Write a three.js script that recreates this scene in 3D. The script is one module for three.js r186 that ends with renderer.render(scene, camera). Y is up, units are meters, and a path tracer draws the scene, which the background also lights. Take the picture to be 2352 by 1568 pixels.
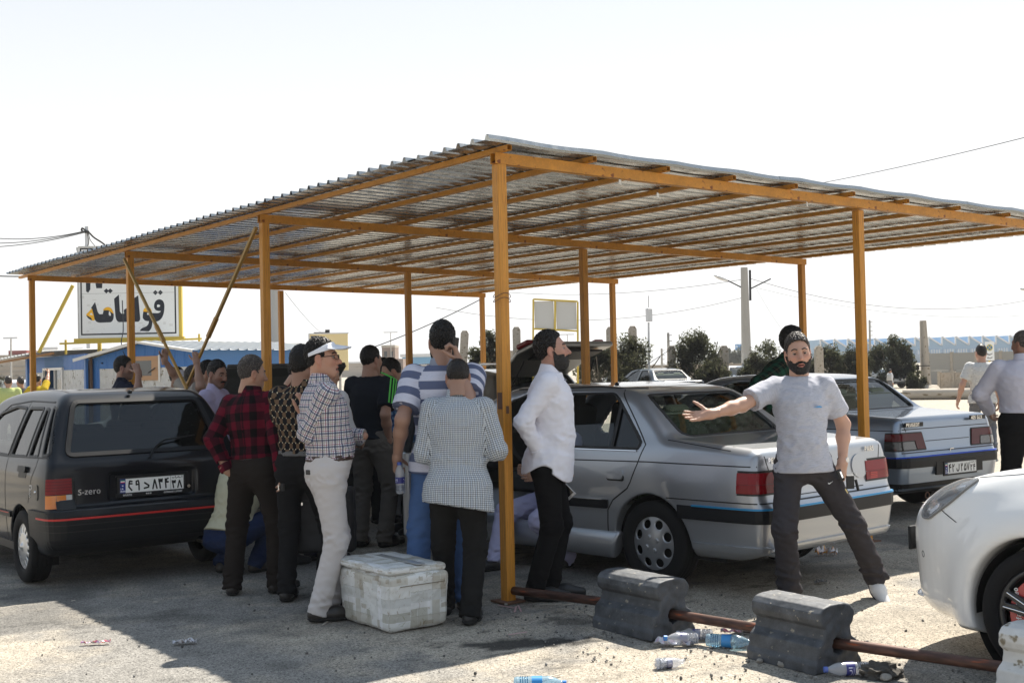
import * as THREE from 'three';
import { SimplexNoise } from 'three/addons/math/SimplexNoise.js';
import { mergeGeometries, mergeVertices } from 'three/addons/utils/BufferGeometryUtils.js';
import { RoundedBoxGeometry } from 'three/addons/geometries/RoundedBoxGeometry.js';
import { TextGeometry } from 'three/addons/geometries/TextGeometry.js';
import { FontLoader } from 'three/addons/loaders/FontLoader.js';

// ---------- camera, sky, sun, exposure ----------
const scene = new THREE.Scene();
const camera = new THREE.PerspectiveCamera(31.394, 1024 / 682, 0.1, 3000);
camera.position.set(0, 1.55, 0);
camera.rotation.set(0.0213, 0, -0.0219);
const renderer = new THREE.WebGLRenderer({ antialias: true });
renderer.toneMapping = THREE.LinearToneMapping;
renderer.toneMappingExposure = 2.05;
renderer.shadowMap.enabled = true;
const SUN = new THREE.Vector3(1.064, 3.03, -2.048).normalize();
const sun = new THREE.DirectionalLight(new THREE.Color().setRGB(1, 0.93, 0.82), 5);
sun.position.copy(SUN).multiplyScalar(60);
sun.castShadow = true;
sun.shadow.mapSize.set(4096, 4096);
Object.assign(sun.shadow.camera, { left: -30, right: 30, top: 30, bottom: -30, near: 1, far: 140 });
scene.add(sun); scene.add(sun.target);
{
  const W = 1024, H = 512, d = new Float32Array(W * H * 4), v = new THREE.Vector3();
  for (let j = 0; j < H; j++) for (let i = 0; i < W; i++) {
    const el = ((j + .5) / H - .5) * Math.PI, az = ((i + .5) / W - .5) * 2 * Math.PI;
    v.set(Math.cos(el) * Math.cos(az), Math.sin(el), Math.cos(el) * Math.sin(az));
    const s = Math.max(0, v.y), g = Math.acos(Math.min(1, v.dot(SUN)));
    const hz = Math.exp(-s * s * 6);                       // haze thickens towards the horizon
    const au = 0.56 * Math.exp(-g * 2.1) + 0.5 * Math.exp(-g * 6);  // glare round the sun
    const k = (j * W + i) * 4;
    d[k] = 0.33 * (1 - hz) + 1.07 * hz + au; d[k + 1] = 0.46 * (1 - hz) + 1.07 * hz + au * .97; d[k + 2] = 0.64 * (1 - hz) + 1.06 * hz + au * .92; d[k + 3] = 1; const aw = Math.min(1, Math.max(0, (2.3 - g) / 1.4)), away = .62 + .38 * aw * aw * (3 - 2 * aw); for (let c = 0; c < 3; c++) d[k + c] *= .50 * away;
    if (v.y < 0) { d[k] = .42; d[k + 1] = .38; d[k + 2] = .33; }
  }
  const t = new THREE.DataTexture(d, W, H, THREE.RGBAFormat, THREE.FloatType);
  t.mapping = THREE.EquirectangularReflectionMapping; t.magFilter = THREE.LinearFilter; t.minFilter = THREE.LinearFilter; t.needsUpdate = true;
  scene.background = t; scene.environment = t;
}
scene.fog = new THREE.FogExp2(new THREE.Color().setRGB(.92, .94, .97), 0.00045);

// ---------- small helpers ----------
const V = (x, y, z) => new THREE.Vector3(x, y, z);
const clamp = (x, a, b) => x < a ? a : x > b ? b : x, mix = (a, b, t) => a + (b - a) * t;
const sstep = (a, b, x) => { const t = clamp((x - a) / (b - a), 0, 1); return t * t * (3 - 2 * t); };
const rng = (s) => () => { s = (s + 0x6d2b79f5) | 0; let t = Math.imul(s ^ (s >>> 15), 1 | s); t = (t + Math.imul(t ^ (t >>> 7), 61 | t)) ^ t; return ((t ^ (t >>> 14)) >>> 0) / 4294967296; };
const R0 = rng(7);
const SN = new SimplexNoise({ random: rng(11) });
const n3 = (x, y, z) => SN.noise3d(x, y, z);
const fbm = (x, y, z, o = 4) => { let s = 0, a = .5; for (let i = 0; i < o; i++) { s += a * n3(x, y, z); x *= 2.03; y *= 2.03; z *= 2.03; a *= .5; } return s; };
const C = (r, g, b) => new THREE.Color().setRGB(r, g, b);
const mat = (r, g, b, rough = .7, metal = 0, extra = {}) => new THREE.MeshPhysicalMaterial({ color: C(r, g, b), roughness: rough, metalness: metal, side: THREE.DoubleSide, ...extra });
const used = new Map();
function numbered(n) { const k = used.get(n) || 0; used.set(n, k + 1); return k ? `${n}_${String(k).padStart(3, '0')}` : n; }
function tag(o, label, category, group, kind) { Object.assign(o.userData, label ? { label } : {}, category ? { category } : {}, group ? { group } : {}, kind ? { kind } : {}); return o; }
function thing(name, label, category, pos = [0, 0, 0], turn = 0, group) {
  const o = new THREE.Group(); o.name = numbered(name); o.position.set(...pos); o.rotation.y = turn; scene.add(o); return tag(o, label, category, group);
}
const shade = (m) => { m.castShadow = m.receiveShadow = true; return m; };
function part(name, geo, m, parent) { const o = shade(new THREE.Mesh(geo, m)); o.name = name; parent.add(o); return o; }
function solo(name, geo, m, label, category, group, pos, turn = 0) { const o = shade(new THREE.Mesh(geo, m)); o.name = numbered(name); if (pos) o.position.set(...pos); o.rotation.y = turn; scene.add(o); return tag(o, label, category, group); }
function struct(name, geo, m) { const o = shade(new THREE.Mesh(geo, m)); o.name = numbered(name); scene.add(o); o.userData.kind = 'structure'; return o; }
const M4 = () => new THREE.Matrix4();
const bare = (g) => { const q = g.index ? g.toNonIndexed() : g; for (const k of Object.keys(q.attributes)) if (!['position', 'normal', 'uv'].includes(k)) q.deleteAttribute(k); if (!q.attributes.uv) q.setAttribute('uv', new THREE.BufferAttribute(new Float32Array(q.attributes.position.count * 2), 2)); return q; };
const merge = (a) => a.length === 1 ? a[0] : mergeGeometries(a.map(bare));
const box = (w, h, d, x = 0, y = 0, z = 0, ry = 0, r = 0) => { const g = r ? new RoundedBoxGeometry(w, h, d, 2, r) : new THREE.BoxGeometry(w, h, d); if (ry) g.rotateY(ry); return g.translate(x, y, z); };
const cyl = (r1, r2, h, x = 0, y = 0, z = 0, n = 14) => new THREE.CylinderGeometry(r1, r2, h, n).translate(x, y, z);
function bar(a, b, w, h = w, r = 0) {            // a box beam from a to b, h vertical
  const L = a.distanceTo(b), d = b.clone().sub(a).normalize(), up = Math.abs(d.y) > .95 ? V(1, 0, 0) : V(0, 1, 0), s = V().crossVectors(up, d).normalize(), u = V().crossVectors(d, s);
  const g = r ? new RoundedBoxGeometry(w, h, L, 2, r) : new THREE.BoxGeometry(w, h, L), m = M4().makeBasis(s, u, d); m.setPosition(a.clone().add(b).multiplyScalar(.5)); return g.applyMatrix4(m);
}
function rod(a, b, r1, r2 = r1, n = 10) { const L = a.distanceTo(b), g = new THREE.CylinderGeometry(r2, r1, L, n), q = new THREE.Quaternion().setFromUnitVectors(V(0, 1, 0), b.clone().sub(a).normalize()); return g.applyQuaternion(q).translate((a.x + b.x) / 2, (a.y + b.y) / 2, (a.z + b.z) / 2); }
const tube = (pts, r, seg = 40, n = 6) => new THREE.TubeGeometry(new THREE.CatmullRomCurve3(pts), seg, r, n);
function sag(a, b, dip, r, seg = 24) { const p = []; for (let i = 0; i <= 8; i++) { const t = i / 8, q = a.clone().lerp(b, t); q.y -= dip * 4 * t * (1 - t); p.push(q); } return tube(p, r, seg, 5); }
function canvasTex(w, h, draw, rep) { const c = document.createElement('canvas'); c.width = w; c.height = h; const g = c.getContext('2d'); draw(g, w, h); const t = new THREE.CanvasTexture(c); t.colorSpace = THREE.SRGBColorSpace; t.wrapS = t.wrapT = THREE.RepeatWrapping; t.anisotropy = 8; if (rep) t.repeat.set(...rep); return t; }
function dataTex(n, fn, srgb, m = n) {            // fn(u, v) -> [r, g, b] 0..1
  const d = new Uint8Array(n * m * 4); for (let j = 0; j < m; j++) for (let i = 0; i < n; i++) { const c = fn(i / n, j / m), k = (j * n + i) * 4; d[k] = clamp(c[0], 0, 1) * 255; d[k + 1] = clamp(c[1], 0, 1) * 255; d[k + 2] = clamp(c[2], 0, 1) * 255; d[k + 3] = 255; }
  const t = new THREE.DataTexture(d, n, m, THREE.RGBAFormat); t.wrapS = t.wrapT = THREE.RepeatWrapping; t.magFilter = THREE.LinearFilter; t.minFilter = THREE.LinearMipmapLinearFilter; t.generateMipmaps = true; if (srgb) t.colorSpace = THREE.SRGBColorSpace; t.needsUpdate = true; return t;
}
// seamless noise on a torus of period 1
const tn = (u, v, f, s = 0) => { const a = u * 2 * Math.PI, b = v * 2 * Math.PI, r = f / (2 * Math.PI); return SN.noise4d(Math.cos(a) * r + s, Math.sin(a) * r, Math.cos(b) * r, Math.sin(b) * r + s); };
const tfbm = (u, v, f, s = 0, o = 4) => { let q = 0, a = .5; for (let i = 0; i < o; i++) { q += a * tn(u, v, f, s + i * 7); f *= 2; a *= .5; } return q; };

// the carport grid: A runs to the right and away along each beam, B to the left and away along the roof's long side
const TH = .6433, OX = -.061, OZ = -8.0785, CA = Math.cos(TH), SA = Math.sin(TH);
const AB = (a, b, y = 0) => V(OX + a * CA - b * SA, y, OZ - a * SA - b * CA);
const TURN = TH;                                   // rotation.y that lays local +x along A and local -z along B
const CAR = TH + Math.PI / 2;                      // rotation.y that lays local +x along B, local +z along A
// a world point on the line of sight of a spot in the photograph (in pixels of a 2352 wide copy), at depth z: used to survey far things
const SIGHT = (u, v, z) => { let x = u - 1176, y = 784 - v; const c = Math.cos(.0219), s = Math.sin(.0219); const X = x * c + y * s, Y = -x * s + y * c, cp = Math.cos(.0213), sp = Math.sin(.0213), f = 2789.7; const dy = Y * cp + f * sp, dz = Y * sp - f * cp; return V(X * z / -dz, 1.55 + dy * z / -dz, -z); };
const GROUND = (u, v) => { const p = SIGHT(u, v, 1), t = 1.55 / (1.55 - p.y); return V(p.x * t, 0, p.z * t); };

// ---------- signed distance meshing (surface nets) ----------
function nets(f, lo, hi, c, { L = 1.25, snap = c > .009 ? 1 : 2, smooth = .5 } = {}) {
  const nx = Math.ceil((hi[0] - lo[0]) / c) + 2, ny = Math.ceil((hi[1] - lo[1]) / c) + 2, nz = Math.ceil((hi[2] - lo[2]) / c) + 2, B = 6;
  const val = new Float32Array(nx * ny * nz).fill(1), sy = nx, sz = nx * ny, rad = Math.sqrt(3) * B * c * .5 * L + c * .5;
  for (let k = 0; k < nz; k += B) for (let j = 0; j < ny; j += B) for (let i = 0; i < nx; i += B) {
    const v = f(lo[0] + (i + B / 2) * c, lo[1] + (j + B / 2) * c, lo[2] + (k + B / 2) * c), far = Math.abs(v) > rad;
    if (far && v > 0) continue;
    for (let kk = k; kk < Math.min(nz, k + B); kk++) for (let jj = j; jj < Math.min(ny, j + B); jj++) for (let ii = i, q = kk * sz + jj * sy + i; ii < Math.min(nx, i + B); ii++, q++) val[q] = far ? -1 : f(lo[0] + ii * c, lo[1] + jj * c, lo[2] + kk * c);
  }
  const id = new Int32Array(nx * ny * nz).fill(-1), P = [], I = [];
  const off = [0, 1, sy, sy + 1, sz, sz + 1, sz + sy, sz + sy + 1], E = [[0, 1], [2, 3], [4, 5], [6, 7], [0, 2], [1, 3], [4, 6], [5, 7], [0, 4], [1, 5], [2, 6], [3, 7]];
  for (let k = 0; k < nz - 1; k++) for (let j = 0; j < ny - 1; j++) for (let i = 0, q = k * sz + j * sy; i < nx - 1; i++, q++) {
    let m = 0; for (let e = 0; e < 8; e++) if (val[q + off[e]] < 0) m |= 1 << e;
    if (m === 0 || m === 255) continue;
    let x = 0, y = 0, z = 0, n = 0;
    for (const [a, b] of E) { const va = val[q + off[a]], vb = val[q + off[b]]; if ((va < 0) === (vb < 0)) continue; const t = va / (va - vb); x += mix(a & 1, b & 1, t); y += mix(a >> 1 & 1, b >> 1 & 1, t); z += mix(a >> 2, b >> 2, t); n++; }
    id[q] = P.length / 3; P.push(lo[0] + (i + x / n) * c, lo[1] + (j + y / n) * c, lo[2] + (k + z / n) * c);
  }
  for (let k = 1; k < nz - 1; k++) for (let j = 1; j < ny - 1; j++) for (let i = 1, q = k * sz + j * sy + 1; i < nx - 1; i++, q++) {
    const s = val[q] < 0;
    const quad = (a, b, cc, d, flip) => { if (a < 0 || b < 0 || cc < 0 || d < 0) return; flip ? I.push(a, b, cc, a, cc, d) : I.push(a, cc, b, a, d, cc); };
    if (s !== (val[q + 1] < 0)) quad(id[q - sy - sz], id[q - sz], id[q], id[q - sy], s);
    if (s !== (val[q + sy] < 0)) quad(id[q - 1 - sz], id[q - 1], id[q], id[q - sz], s);
    if (s !== (val[q + sz] < 0)) quad(id[q - 1 - sy], id[q - sy], id[q], id[q - 1], s);
  }
  const N = P.length / 3, pos = new Float32Array(P), nor = new Float32Array(N * 3), e = c * smooth;
  for (let v = 0; v < N; v++) {
    let x = pos[v * 3], y = pos[v * 3 + 1], z = pos[v * 3 + 2], gx, gy, gz;
    for (let t = 0; t <= snap; t++) {
      gx = f(x + e, y, z) - f(x - e, y, z); gy = f(x, y + e, z) - f(x, y - e, z); gz = f(x, y, z + e) - f(x, y, z - e);
      const l = Math.hypot(gx, gy, gz) || 1; gx /= l; gy /= l; gz /= l;
      if (t < snap) { const d = clamp(f(x, y, z), -c * .4, c * .4); x -= gx * d; y -= gy * d; z -= gz * d; }
    }
    pos[v * 3] = x; pos[v * 3 + 1] = y; pos[v * 3 + 2] = z; nor[v * 3] = gx; nor[v * 3 + 1] = gy; nor[v * 3 + 2] = gz;
  }
  const g = new THREE.BufferGeometry(); g.setAttribute('position', new THREE.BufferAttribute(pos, 3)); g.setAttribute('normal', new THREE.BufferAttribute(nor, 3)); g.setIndex(I); return g;
}
const smin = (a, b, k) => { const h = Math.max(k - Math.abs(a - b), 0) / k; return Math.min(a, b) - h * h * k * .25; };
const smax = (a, b, k) => { const h = Math.max(k - Math.abs(a - b), 0) / k; return Math.max(a, b) + h * h * k * .25; };
function cone3(px, py, pz, a, b, r1, r2) { const bx = b[0] - a[0], by = b[1] - a[1], bz = b[2] - a[2], x = px - a[0], y = py - a[1], z = pz - a[2], t = clamp((x * bx + y * by + z * bz) / (bx * bx + by * by + bz * bz + 1e-9), 0, 1); return Math.hypot(x - t * bx, y - t * by, z - t * bz) - (r1 + (r2 - r1) * t); }
const ell = (x, y, z, cx, cy, cz, rx, ry, rz) => { const X = (x - cx) / rx, Y = (y - cy) / ry, Z = (z - cz) / rz, k0 = Math.hypot(X, Y, Z), k1 = Math.hypot(X / rx, Y / ry, Z / rz); return k1 < 1e-6 ? -Math.min(rx, ry, rz) : k0 * (k0 - 1) / k1; };
function poly2(P) {                                // signed distance to a closed polygon
  const n = P.length, X = P.map((p) => p[0]), Y = P.map((p) => p[1]);
  return (px, py) => { let d = 1e9, s = 1; for (let i = 0, j = n - 1; i < n; j = i++) { const ex = X[j] - X[i], ey = Y[j] - Y[i], wx = px - X[i], wy = py - Y[i], t = clamp((wx * ex + wy * ey) / (ex * ex + ey * ey), 0, 1), bx = wx - ex * t, by = wy - ey * t, q = bx * bx + by * by; if (q < d) d = q; const c1 = py >= Y[i], c2 = py < Y[j], c3 = ex * wy > ey * wx; if ((c1 && c2 && c3) || (!c1 && !c2 && !c3)) s = -s; } return s * Math.sqrt(d); };
}
function baked(P, cell = .008, pad = .12) {        // the same, sampled once on a grid and read back smoothly
  const f = poly2(P), X = P.map((p) => p[0]), Y = P.map((p) => p[1]), x0 = Math.min(...X) - pad, y0 = Math.min(...Y) - pad, x1 = Math.max(...X) + pad, y1 = Math.max(...Y) + pad, nx = Math.ceil((x1 - x0) / cell) + 4, ny = Math.ceil((y1 - y0) / cell) + 4, T = new Float32Array(nx * ny);
  for (let j = 0; j < ny; j++) for (let i = 0; i < nx; i++) T[j * nx + i] = f(x0 + (i - 1) * cell, y0 + (j - 1) * cell);
  return (x, y) => {
    if (x < x0 || y < y0 || x > x1 || y > y1) return pad * .9 + Math.hypot(Math.max(x0 - x, 0, x - x1), Math.max(y0 - y, 0, y - y1));
    const u = (x - x0) / cell + 1, v = (y - y0) / cell + 1, i = Math.floor(u), j = Math.floor(v), a = u - i, b = v - j, a2 = a * a, a3 = a2 * a, w0 = -.5 * a + a2 - .5 * a3, w1 = 1 - 2.5 * a2 + 1.5 * a3, w2 = .5 * a + 2 * a2 - 1.5 * a3, w3 = -.5 * a2 + .5 * a3;
    let q = (j - 1) * nx + i - 1; const r0 = w0 * T[q] + w1 * T[q + 1] + w2 * T[q + 2] + w3 * T[q + 3]; q += nx; const r1 = w0 * T[q] + w1 * T[q + 1] + w2 * T[q + 2] + w3 * T[q + 3]; q += nx; const r2 = w0 * T[q] + w1 * T[q + 1] + w2 * T[q + 2] + w3 * T[q + 3]; q += nx; const r3 = w0 * T[q] + w1 * T[q + 1] + w2 * T[q + 2] + w3 * T[q + 3], b2 = b * b, b3 = b2 * b;
    return (-.5 * b + b2 - .5 * b3) * r0 + (1 - 2.5 * b2 + 1.5 * b3) * r1 + (.5 * b + 2 * b2 - 1.5 * b3) * r2 + (-.5 * b2 + .5 * b3) * r3;
  };
}
function rounded(P, r, seg = 4) {                  // polygon with its corners rounded
  const out = [], n = P.length; for (let i = 0; i < n; i++) { const a = P[(i + n - 1) % n], b = P[i], c = P[(i + 1) % n], la = Math.hypot(a[0] - b[0], a[1] - b[1]), lc = Math.hypot(c[0] - b[0], c[1] - b[1]), q = Math.min(b[2] ?? r, la * .45, lc * .45), p0 = [b[0] + (a[0] - b[0]) / la * q, b[1] + (a[1] - b[1]) / la * q], p1 = [b[0] + (c[0] - b[0]) / lc * q, b[1] + (c[1] - b[1]) / lc * q]; for (let s = 0; s <= seg; s++) { const t = s / seg; out.push([(1 - t) * (1 - t) * p0[0] + 2 * t * (1 - t) * b[0] + t * t * p1[0], (1 - t) * (1 - t) * p0[1] + 2 * t * (1 - t) * b[1] + t * t * p1[1]]); } } return out;
}
const curve1 = (P) => (x) => { if (x <= P[0][0]) return P[0][1]; for (let i = 1; i < P.length; i++) if (x <= P[i][0]) { const t = (x - P[i - 1][0]) / (P[i][0] - P[i - 1][0]), n = P.length, m0 = (P[i][1] - P[Math.max(0, i - 2)][1]) / (P[i][0] - P[Math.max(0, i - 2)][0] || 1), m1 = (P[Math.min(n - 1, i + 1)][1] - P[i - 1][1]) / (P[Math.min(n - 1, i + 1)][0] - P[i - 1][0] || 1), h = P[i][0] - P[i - 1][0], t2 = t * t, t3 = t2 * t; return (2 * t3 - 3 * t2 + 1) * P[i - 1][1] + (t3 - 2 * t2 + t) * h * m0 + (-2 * t3 + 3 * t2) * P[i][1] + (t3 - t2) * h * m1; } return P[P.length - 1][1]; };
// ---------- ground ----------
const speck = dataTex(1024, (u, v) => { const big = tfbm(u, v, 6, 3, 3), mid = tn(u, v, 60, 5), fine = tn(u, v, 190, 9); let q = .80 + big * .10 + mid * .14 + fine * .24; const st = tn(u, v, 95, 21); if (st > .48) q *= .55; if (st < -.58) q *= 1.18; return [q * 1.0, q * .99, q * .975]; }, false);
const speckBump = dataTex(1024, (u, v) => { const q = .5 + tn(u, v, 95, 21) * .28 + tn(u, v, 190, 9) * .2 + tn(u, v, 30, 2) * .12; return [q, q, q]; }, false);
speck.colorSpace = THREE.SRGBColorSpace;
const stain = (x, z, cx, cz, rx, rz, rot, s) => { const c = Math.cos(rot), q = Math.sin(rot), dx = x - cx, dz = z - cz, a = (dx * c + dz * q) / rx, b = (-dx * q + dz * c) / rz; return 1 - sstep(.82, 1.02, Math.hypot(a, b) + fbm(x * 7 + s, z * 7, s, 4) * .75); };
{
  const axis = (lo, hi, st, far) => { const a = []; for (let x = lo; x <= hi + 1e-6; x += st) a.push(x); let q = st; for (let x = hi; x < far;) { q *= 1.35; x += q; a.push(x); } q = st; for (let x = lo; x > -far;) { q *= 1.35; x -= q; a.unshift(x); } return a; };
  const X = axis(-4.2, 5, .05, 1600), Z = axis(-11.5, -4.4, .05, 1600), P = [], U = [], K = [], I = [];
  const puddles = [GROUND(1215, 1474), GROUND(1310, 1425)];
  for (const z of Z) for (const x of X) {
    const near = sstep(30, 12, Math.hypot(x, z + 8));
    P.push(x, near * (fbm(x * .7, z * .7, 3, 3) * .012 + fbm(x * 6, z * 6, 9, 2) * .004) - .004, z); U.push(x / 1.7, z / 1.7);
    const r = V(x - OX, 0, z - OZ), a = r.x * CA - r.z * SA, b = -r.x * SA - r.z * CA;
    let dust = sstep(-.25, .45, fbm(x * .55, z * .55, 1, 4) + .5 * fbm(x * 3, z * 3, 4, 3) + (b < -.4 && a > -1.2 ? .35 : -.05) + (b > 14 || a > 9 ? .6 : 0));
    const tar = sstep(.12, .3, fbm(x * .42 + 20, z * .42, 8, 5)) * .35 + sstep(.30, .42, fbm(x * 2.2, z * 2.2, 17, 4)) * .18, crack = near > .5 ? sstep(.045, .015, Math.abs(fbm(x * .9 + 5, z * .9, 31, 5))) * sstep(.0, .35, fbm(x * .3, z * .3, 40, 2)) * .5 : 0; let c = [mix(.35, .55, dust), mix(.34, .50, dust), mix(.32, .42, dust)];
    c = c.map((q) => q * (1 - tar * (1 - dust * .6)) * (1 - crack)); const dirt = sstep(.15, .5, fbm(x * 4 + 9, z * 4, 6, 4) - .25 * Math.abs(a - .1)) * (b < 0 ? .45 : .15); c = c.map((q) => q * (1 - dirt * .55));
    if (near > .5) { const o = puddles[0], s = Math.max(stain(x, z, o.x, o.z, .42, .12, -.1, 2), stain(x, z, puddles[1].x, puddles[1].z, .16, .1, .4, 8) * .7, sstep(.34, .5, fbm(x * 5 + 3, z * 5, 12, 4)) * sstep(1.6, .3, Math.hypot(x - .15, z + 7.05)) * .8); c = c.map((q, i) => mix(q, [.035, .033, .03][i], s * .93)); }
    K.push(...c);
  }
  const nx = X.length; for (let j = 0; j + 1 < Z.length; j++) for (let i = 0; i + 1 < nx; i++) { const q = j * nx + i; I.push(q, q + nx, q + 1, q + 1, q + nx, q + nx + 1); }
  const g = new THREE.BufferGeometry(); g.setAttribute('position', new THREE.Float32BufferAttribute(P, 3)); g.setAttribute('uv', new THREE.Float32BufferAttribute(U, 2)); g.setAttribute('color', new THREE.Float32BufferAttribute(K, 3)); g.setIndex(I); g.computeVertexNormals();
  struct('ground', g, new THREE.MeshStandardMaterial({ vertexColors: true, map: speck, bumpMap: speckBump, bumpScale: .006, roughness: .95 }));
}
{ // loose grit
  const g = new THREE.IcosahedronGeometry(1, 0); g.scale(1, .6, .85); const n = 2600, im = new THREE.InstancedMesh(g, mat(1, 1, 1, .9), n), m = M4(), q = new THREE.Quaternion(), r = rng(5), c = new THREE.Color();
  for (let i = 0; i < n; i++) { let x, z; if (r() < .55) { const p = AB(.1 + (r() - .5) * 1.5, -3.4 + r() * 3.2); x = p.x; z = p.z; } else { x = -3 + r() * 7; z = -4.6 - r() * 5; } const s = .0025 + .009 * Math.pow(r(), 4); q.setFromEuler(new THREE.Euler(r() * 6, r() * 6, r() * 6)); m.compose(V(x, s * .3, z), q, V(s, s, s)); im.setMatrixAt(i, m); const k = .06 + r() * .26; im.setColorAt(i, c.setRGB(k, k * .96, k * .9)); }
  im.name = 'gravel'; shade(im); scene.add(im); tag(im, 'loose grit and small stones scattered over the dusty asphalt', 'gravel', null, 'stuff');
}
// ---------- carport ----------
const ochre = dataTex(512, (u, v) => { const q = .93 + tfbm(u, v, 5, 2) * .16 + tn(u, v, 60, 6) * .05, r = sstep(.30, .5, tfbm(u, v, 9, 14, 5)); return [q * mix(1, .62, r), q * mix(1, .5, r), q * mix(1, .5, r)]; }, true);
const PI2 = Math.PI / 2, M_ochre = mat(.66, .285, .03, .5, 0, { map: ochre }), M_steel = mat(.30, .32, .33, .33, .8, { roughnessMap: dataTex(256, (u, v) => { const q = .75 + tfbm(u, v, 12, 3) * .5; return [q, q, q]; }) }), M_rust = mat(.16, .085, .055, .75, .2), M_wire = mat(.03, .03, .03, .6), M_dark = mat(.012, .012, .013, .6);
const ySlope = (a) => -.0165 * a;
const purlinA = [0, .74, 1.45, 2.15, 2.87, 3.6, 4.35, 5.13, 5.95, 6.75, 7.45];
const cp = thing('carport', 'open orange steel carport roofed with corrugated metal sheets above the crowd', 'carport');
{
  const post = (a, b, h, yaw = 0, lx = 0) => { const g = new RoundedBoxGeometry(.072, h, .072, 2, .006); g.rotateY(TURN); const p = AB(a, b, h / 2); return part('post', g.translate(p.x, p.y, p.z), M_ochre, cp); };
  const grid = [[[0, 0], [3.83, .02], [7.49, -.05]], [[0, 3.6], [3.83, 3.67], [7.49, 3.68]], [[.06, 7.27], [3.715, 7.12], [7.46, 7.285]], [[0, 11.04], [3.714, 10.87], [7.5, 10.75]]], H = [2.905, 2.83, 2.782];
  grid.forEach((row, i) => {
    row.forEach(([a, b], j) => { post(a, b, H[j]); });
    const s = row[0], e = row[2], k = (e[1] - s[1]) / (e[0] - s[0]), a0 = s[0] - .05, a1 = i ? 7.56 : 7.9;
    const P = (a) => AB(a, s[1] + k * (a - s[0]), 2.942 + ySlope(a));
    // a hollow beam: open at the ends
    const sh = new THREE.Shape([[-.03, -.037], [.03, -.037], [.03, .037], [-.03, .037]].map((p) => new THREE.Vector2(...p))); sh.holes.push(new THREE.Path([[-.026, -.033], [-.026, .033], [.026, .033], [.026, -.033]].map((p) => new THREE.Vector2(...p))));
    const A0 = P(a0), A1 = P(a1), L = A0.distanceTo(A1), g = new THREE.ExtrudeGeometry(sh, { depth: L, bevelEnabled: false }), d = A1.clone().sub(A0).normalize(), sd = V().crossVectors(V(0, 1, 0), d).normalize(), m = M4().makeBasis(sd, V().crossVectors(d, sd), d); m.setPosition(A0); part('beam', g.applyMatrix4(m), M_ochre, cp);
  });
  for (const a of purlinA) {
    const sh = new THREE.Shape([[-.02, -.018], [.02, -.018], [.02, .018], [-.02, .018]].map((p) => new THREE.Vector2(...p))); sh.holes.push(new THREE.Path([[-.017, -.015], [-.017, .015], [.017, .015], [.017, -.015]].map((p) => new THREE.Vector2(...p))));
    const A0 = AB(a, -.12, 3.0 + ySlope(a)), A1 = AB(a + .03, 11.75, 3.0 + ySlope(a)), L = A0.distanceTo(A1), g = new THREE.ExtrudeGeometry(sh, { depth: L, bevelEnabled: false }), d = A1.clone().sub(A0).normalize(), sd = V().crossVectors(V(0, 1, 0), d).normalize(), m = M4().makeBasis(sd, V().crossVectors(d, sd), d); m.setPosition(A0); part('purlin', g.applyMatrix4(m), M_ochre, cp);
  }
  // corrugated sheets: ribs run along A; five ribs to a sheet, three rows of sheets lapping over one another
  const rib = [[0, 0], [.112, 0], [.128, .03], [.15, .03], [.166, 0]], pitch = .166, nb = 5, rows = [[-.2, 2.9], [2.62, 5.45], [5.2, 7.95]], r = rng(3);
  const yNear = (a, b) => { let i = 0; while (i < 9 && purlinA[i + 1] < a) i++; const t = clamp((a - purlinA[i]) / (purlinA[i + 1] - purlinA[i]), 0, 1); return -.011 * Math.sin(Math.PI * t) * sstep(.5, -.1, b); };
  let bs = -.12, s = 0;
  while (bs < 11.3) {
    rows.forEach(([a0, a1], ri) => {
      const P = [], I = [], na = 22, jit = (r() - .5) * .05, tilt = (r() - .5) * .0005, lift = ri * .0025 + (s % 2) * .0022, e = (r() - .5) * .06, prof = [];
      for (let k = 0; k < nb; k++) for (const [b, y] of rib.slice(0, 4)) prof.push([b + k * pitch, y]);
      if (!s) prof.unshift([-.055, .003], [-.039, .032], [-.016, .032]);
      prof.push([nb * pitch, 0], [nb * pitch + .112, 0], [nb * pitch + .128, .03]);   // laps over the first rib of the next sheet
      for (let i = 0; i <= na; i++) { const a = mix(a0 + (ri ? e : e * .6), a1 + jit, i / na); prof.forEach(([b, y], q) => { const bb = bs + b, p = AB(a, bb, 3.026 + ySlope(a) + y + lift + tilt * q + yNear(a, bb) + fbm(a * .8, bb * 2, s, 2) * .0022); P.push(p.x, p.y, p.z); }); }
      const m = prof.length; for (let i = 0; i < na; i++) for (let q = 0; q + 1 < m; q++) { const o = i * m + q; I.push(o, o + 1, o + m, o + 1, o + m + 1, o + m); }
      const g = new THREE.BufferGeometry(); g.setAttribute('position', new THREE.Float32BufferAttribute(P, 3)); const uv = []; for (let i = 0; i < P.length; i += 3) uv.push(P[i] * .8, P[i + 2] * .8); g.setAttribute('uv', new THREE.Float32BufferAttribute(uv, 2)); g.setIndex(I); const f = g.toNonIndexed(); f.computeVertexNormals(); part('roof_sheet', f, M_steel, cp);
    });
    bs += nb * pitch; s++;
  }
  { const p = AB(-.001, -.037, 1.30); part('weld_plate', merge([box(.05, .11, .004, AB(-.037, -.004, 1.33).x, 1.33, AB(-.037, -.004, 1.33).z, TURN + PI2), box(.022, .05, .005, p.x, 1.27, p.z, TURN)]), M_rust, cp); for (const [a, b] of [[0, 0], [3.83, .02], [0, 3.6]]) { const q = AB(a, b, .006); part('base_plate', box(.17, .012, .17, q.x, .006, q.z, TURN), M_rust, cp); } }
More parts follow.
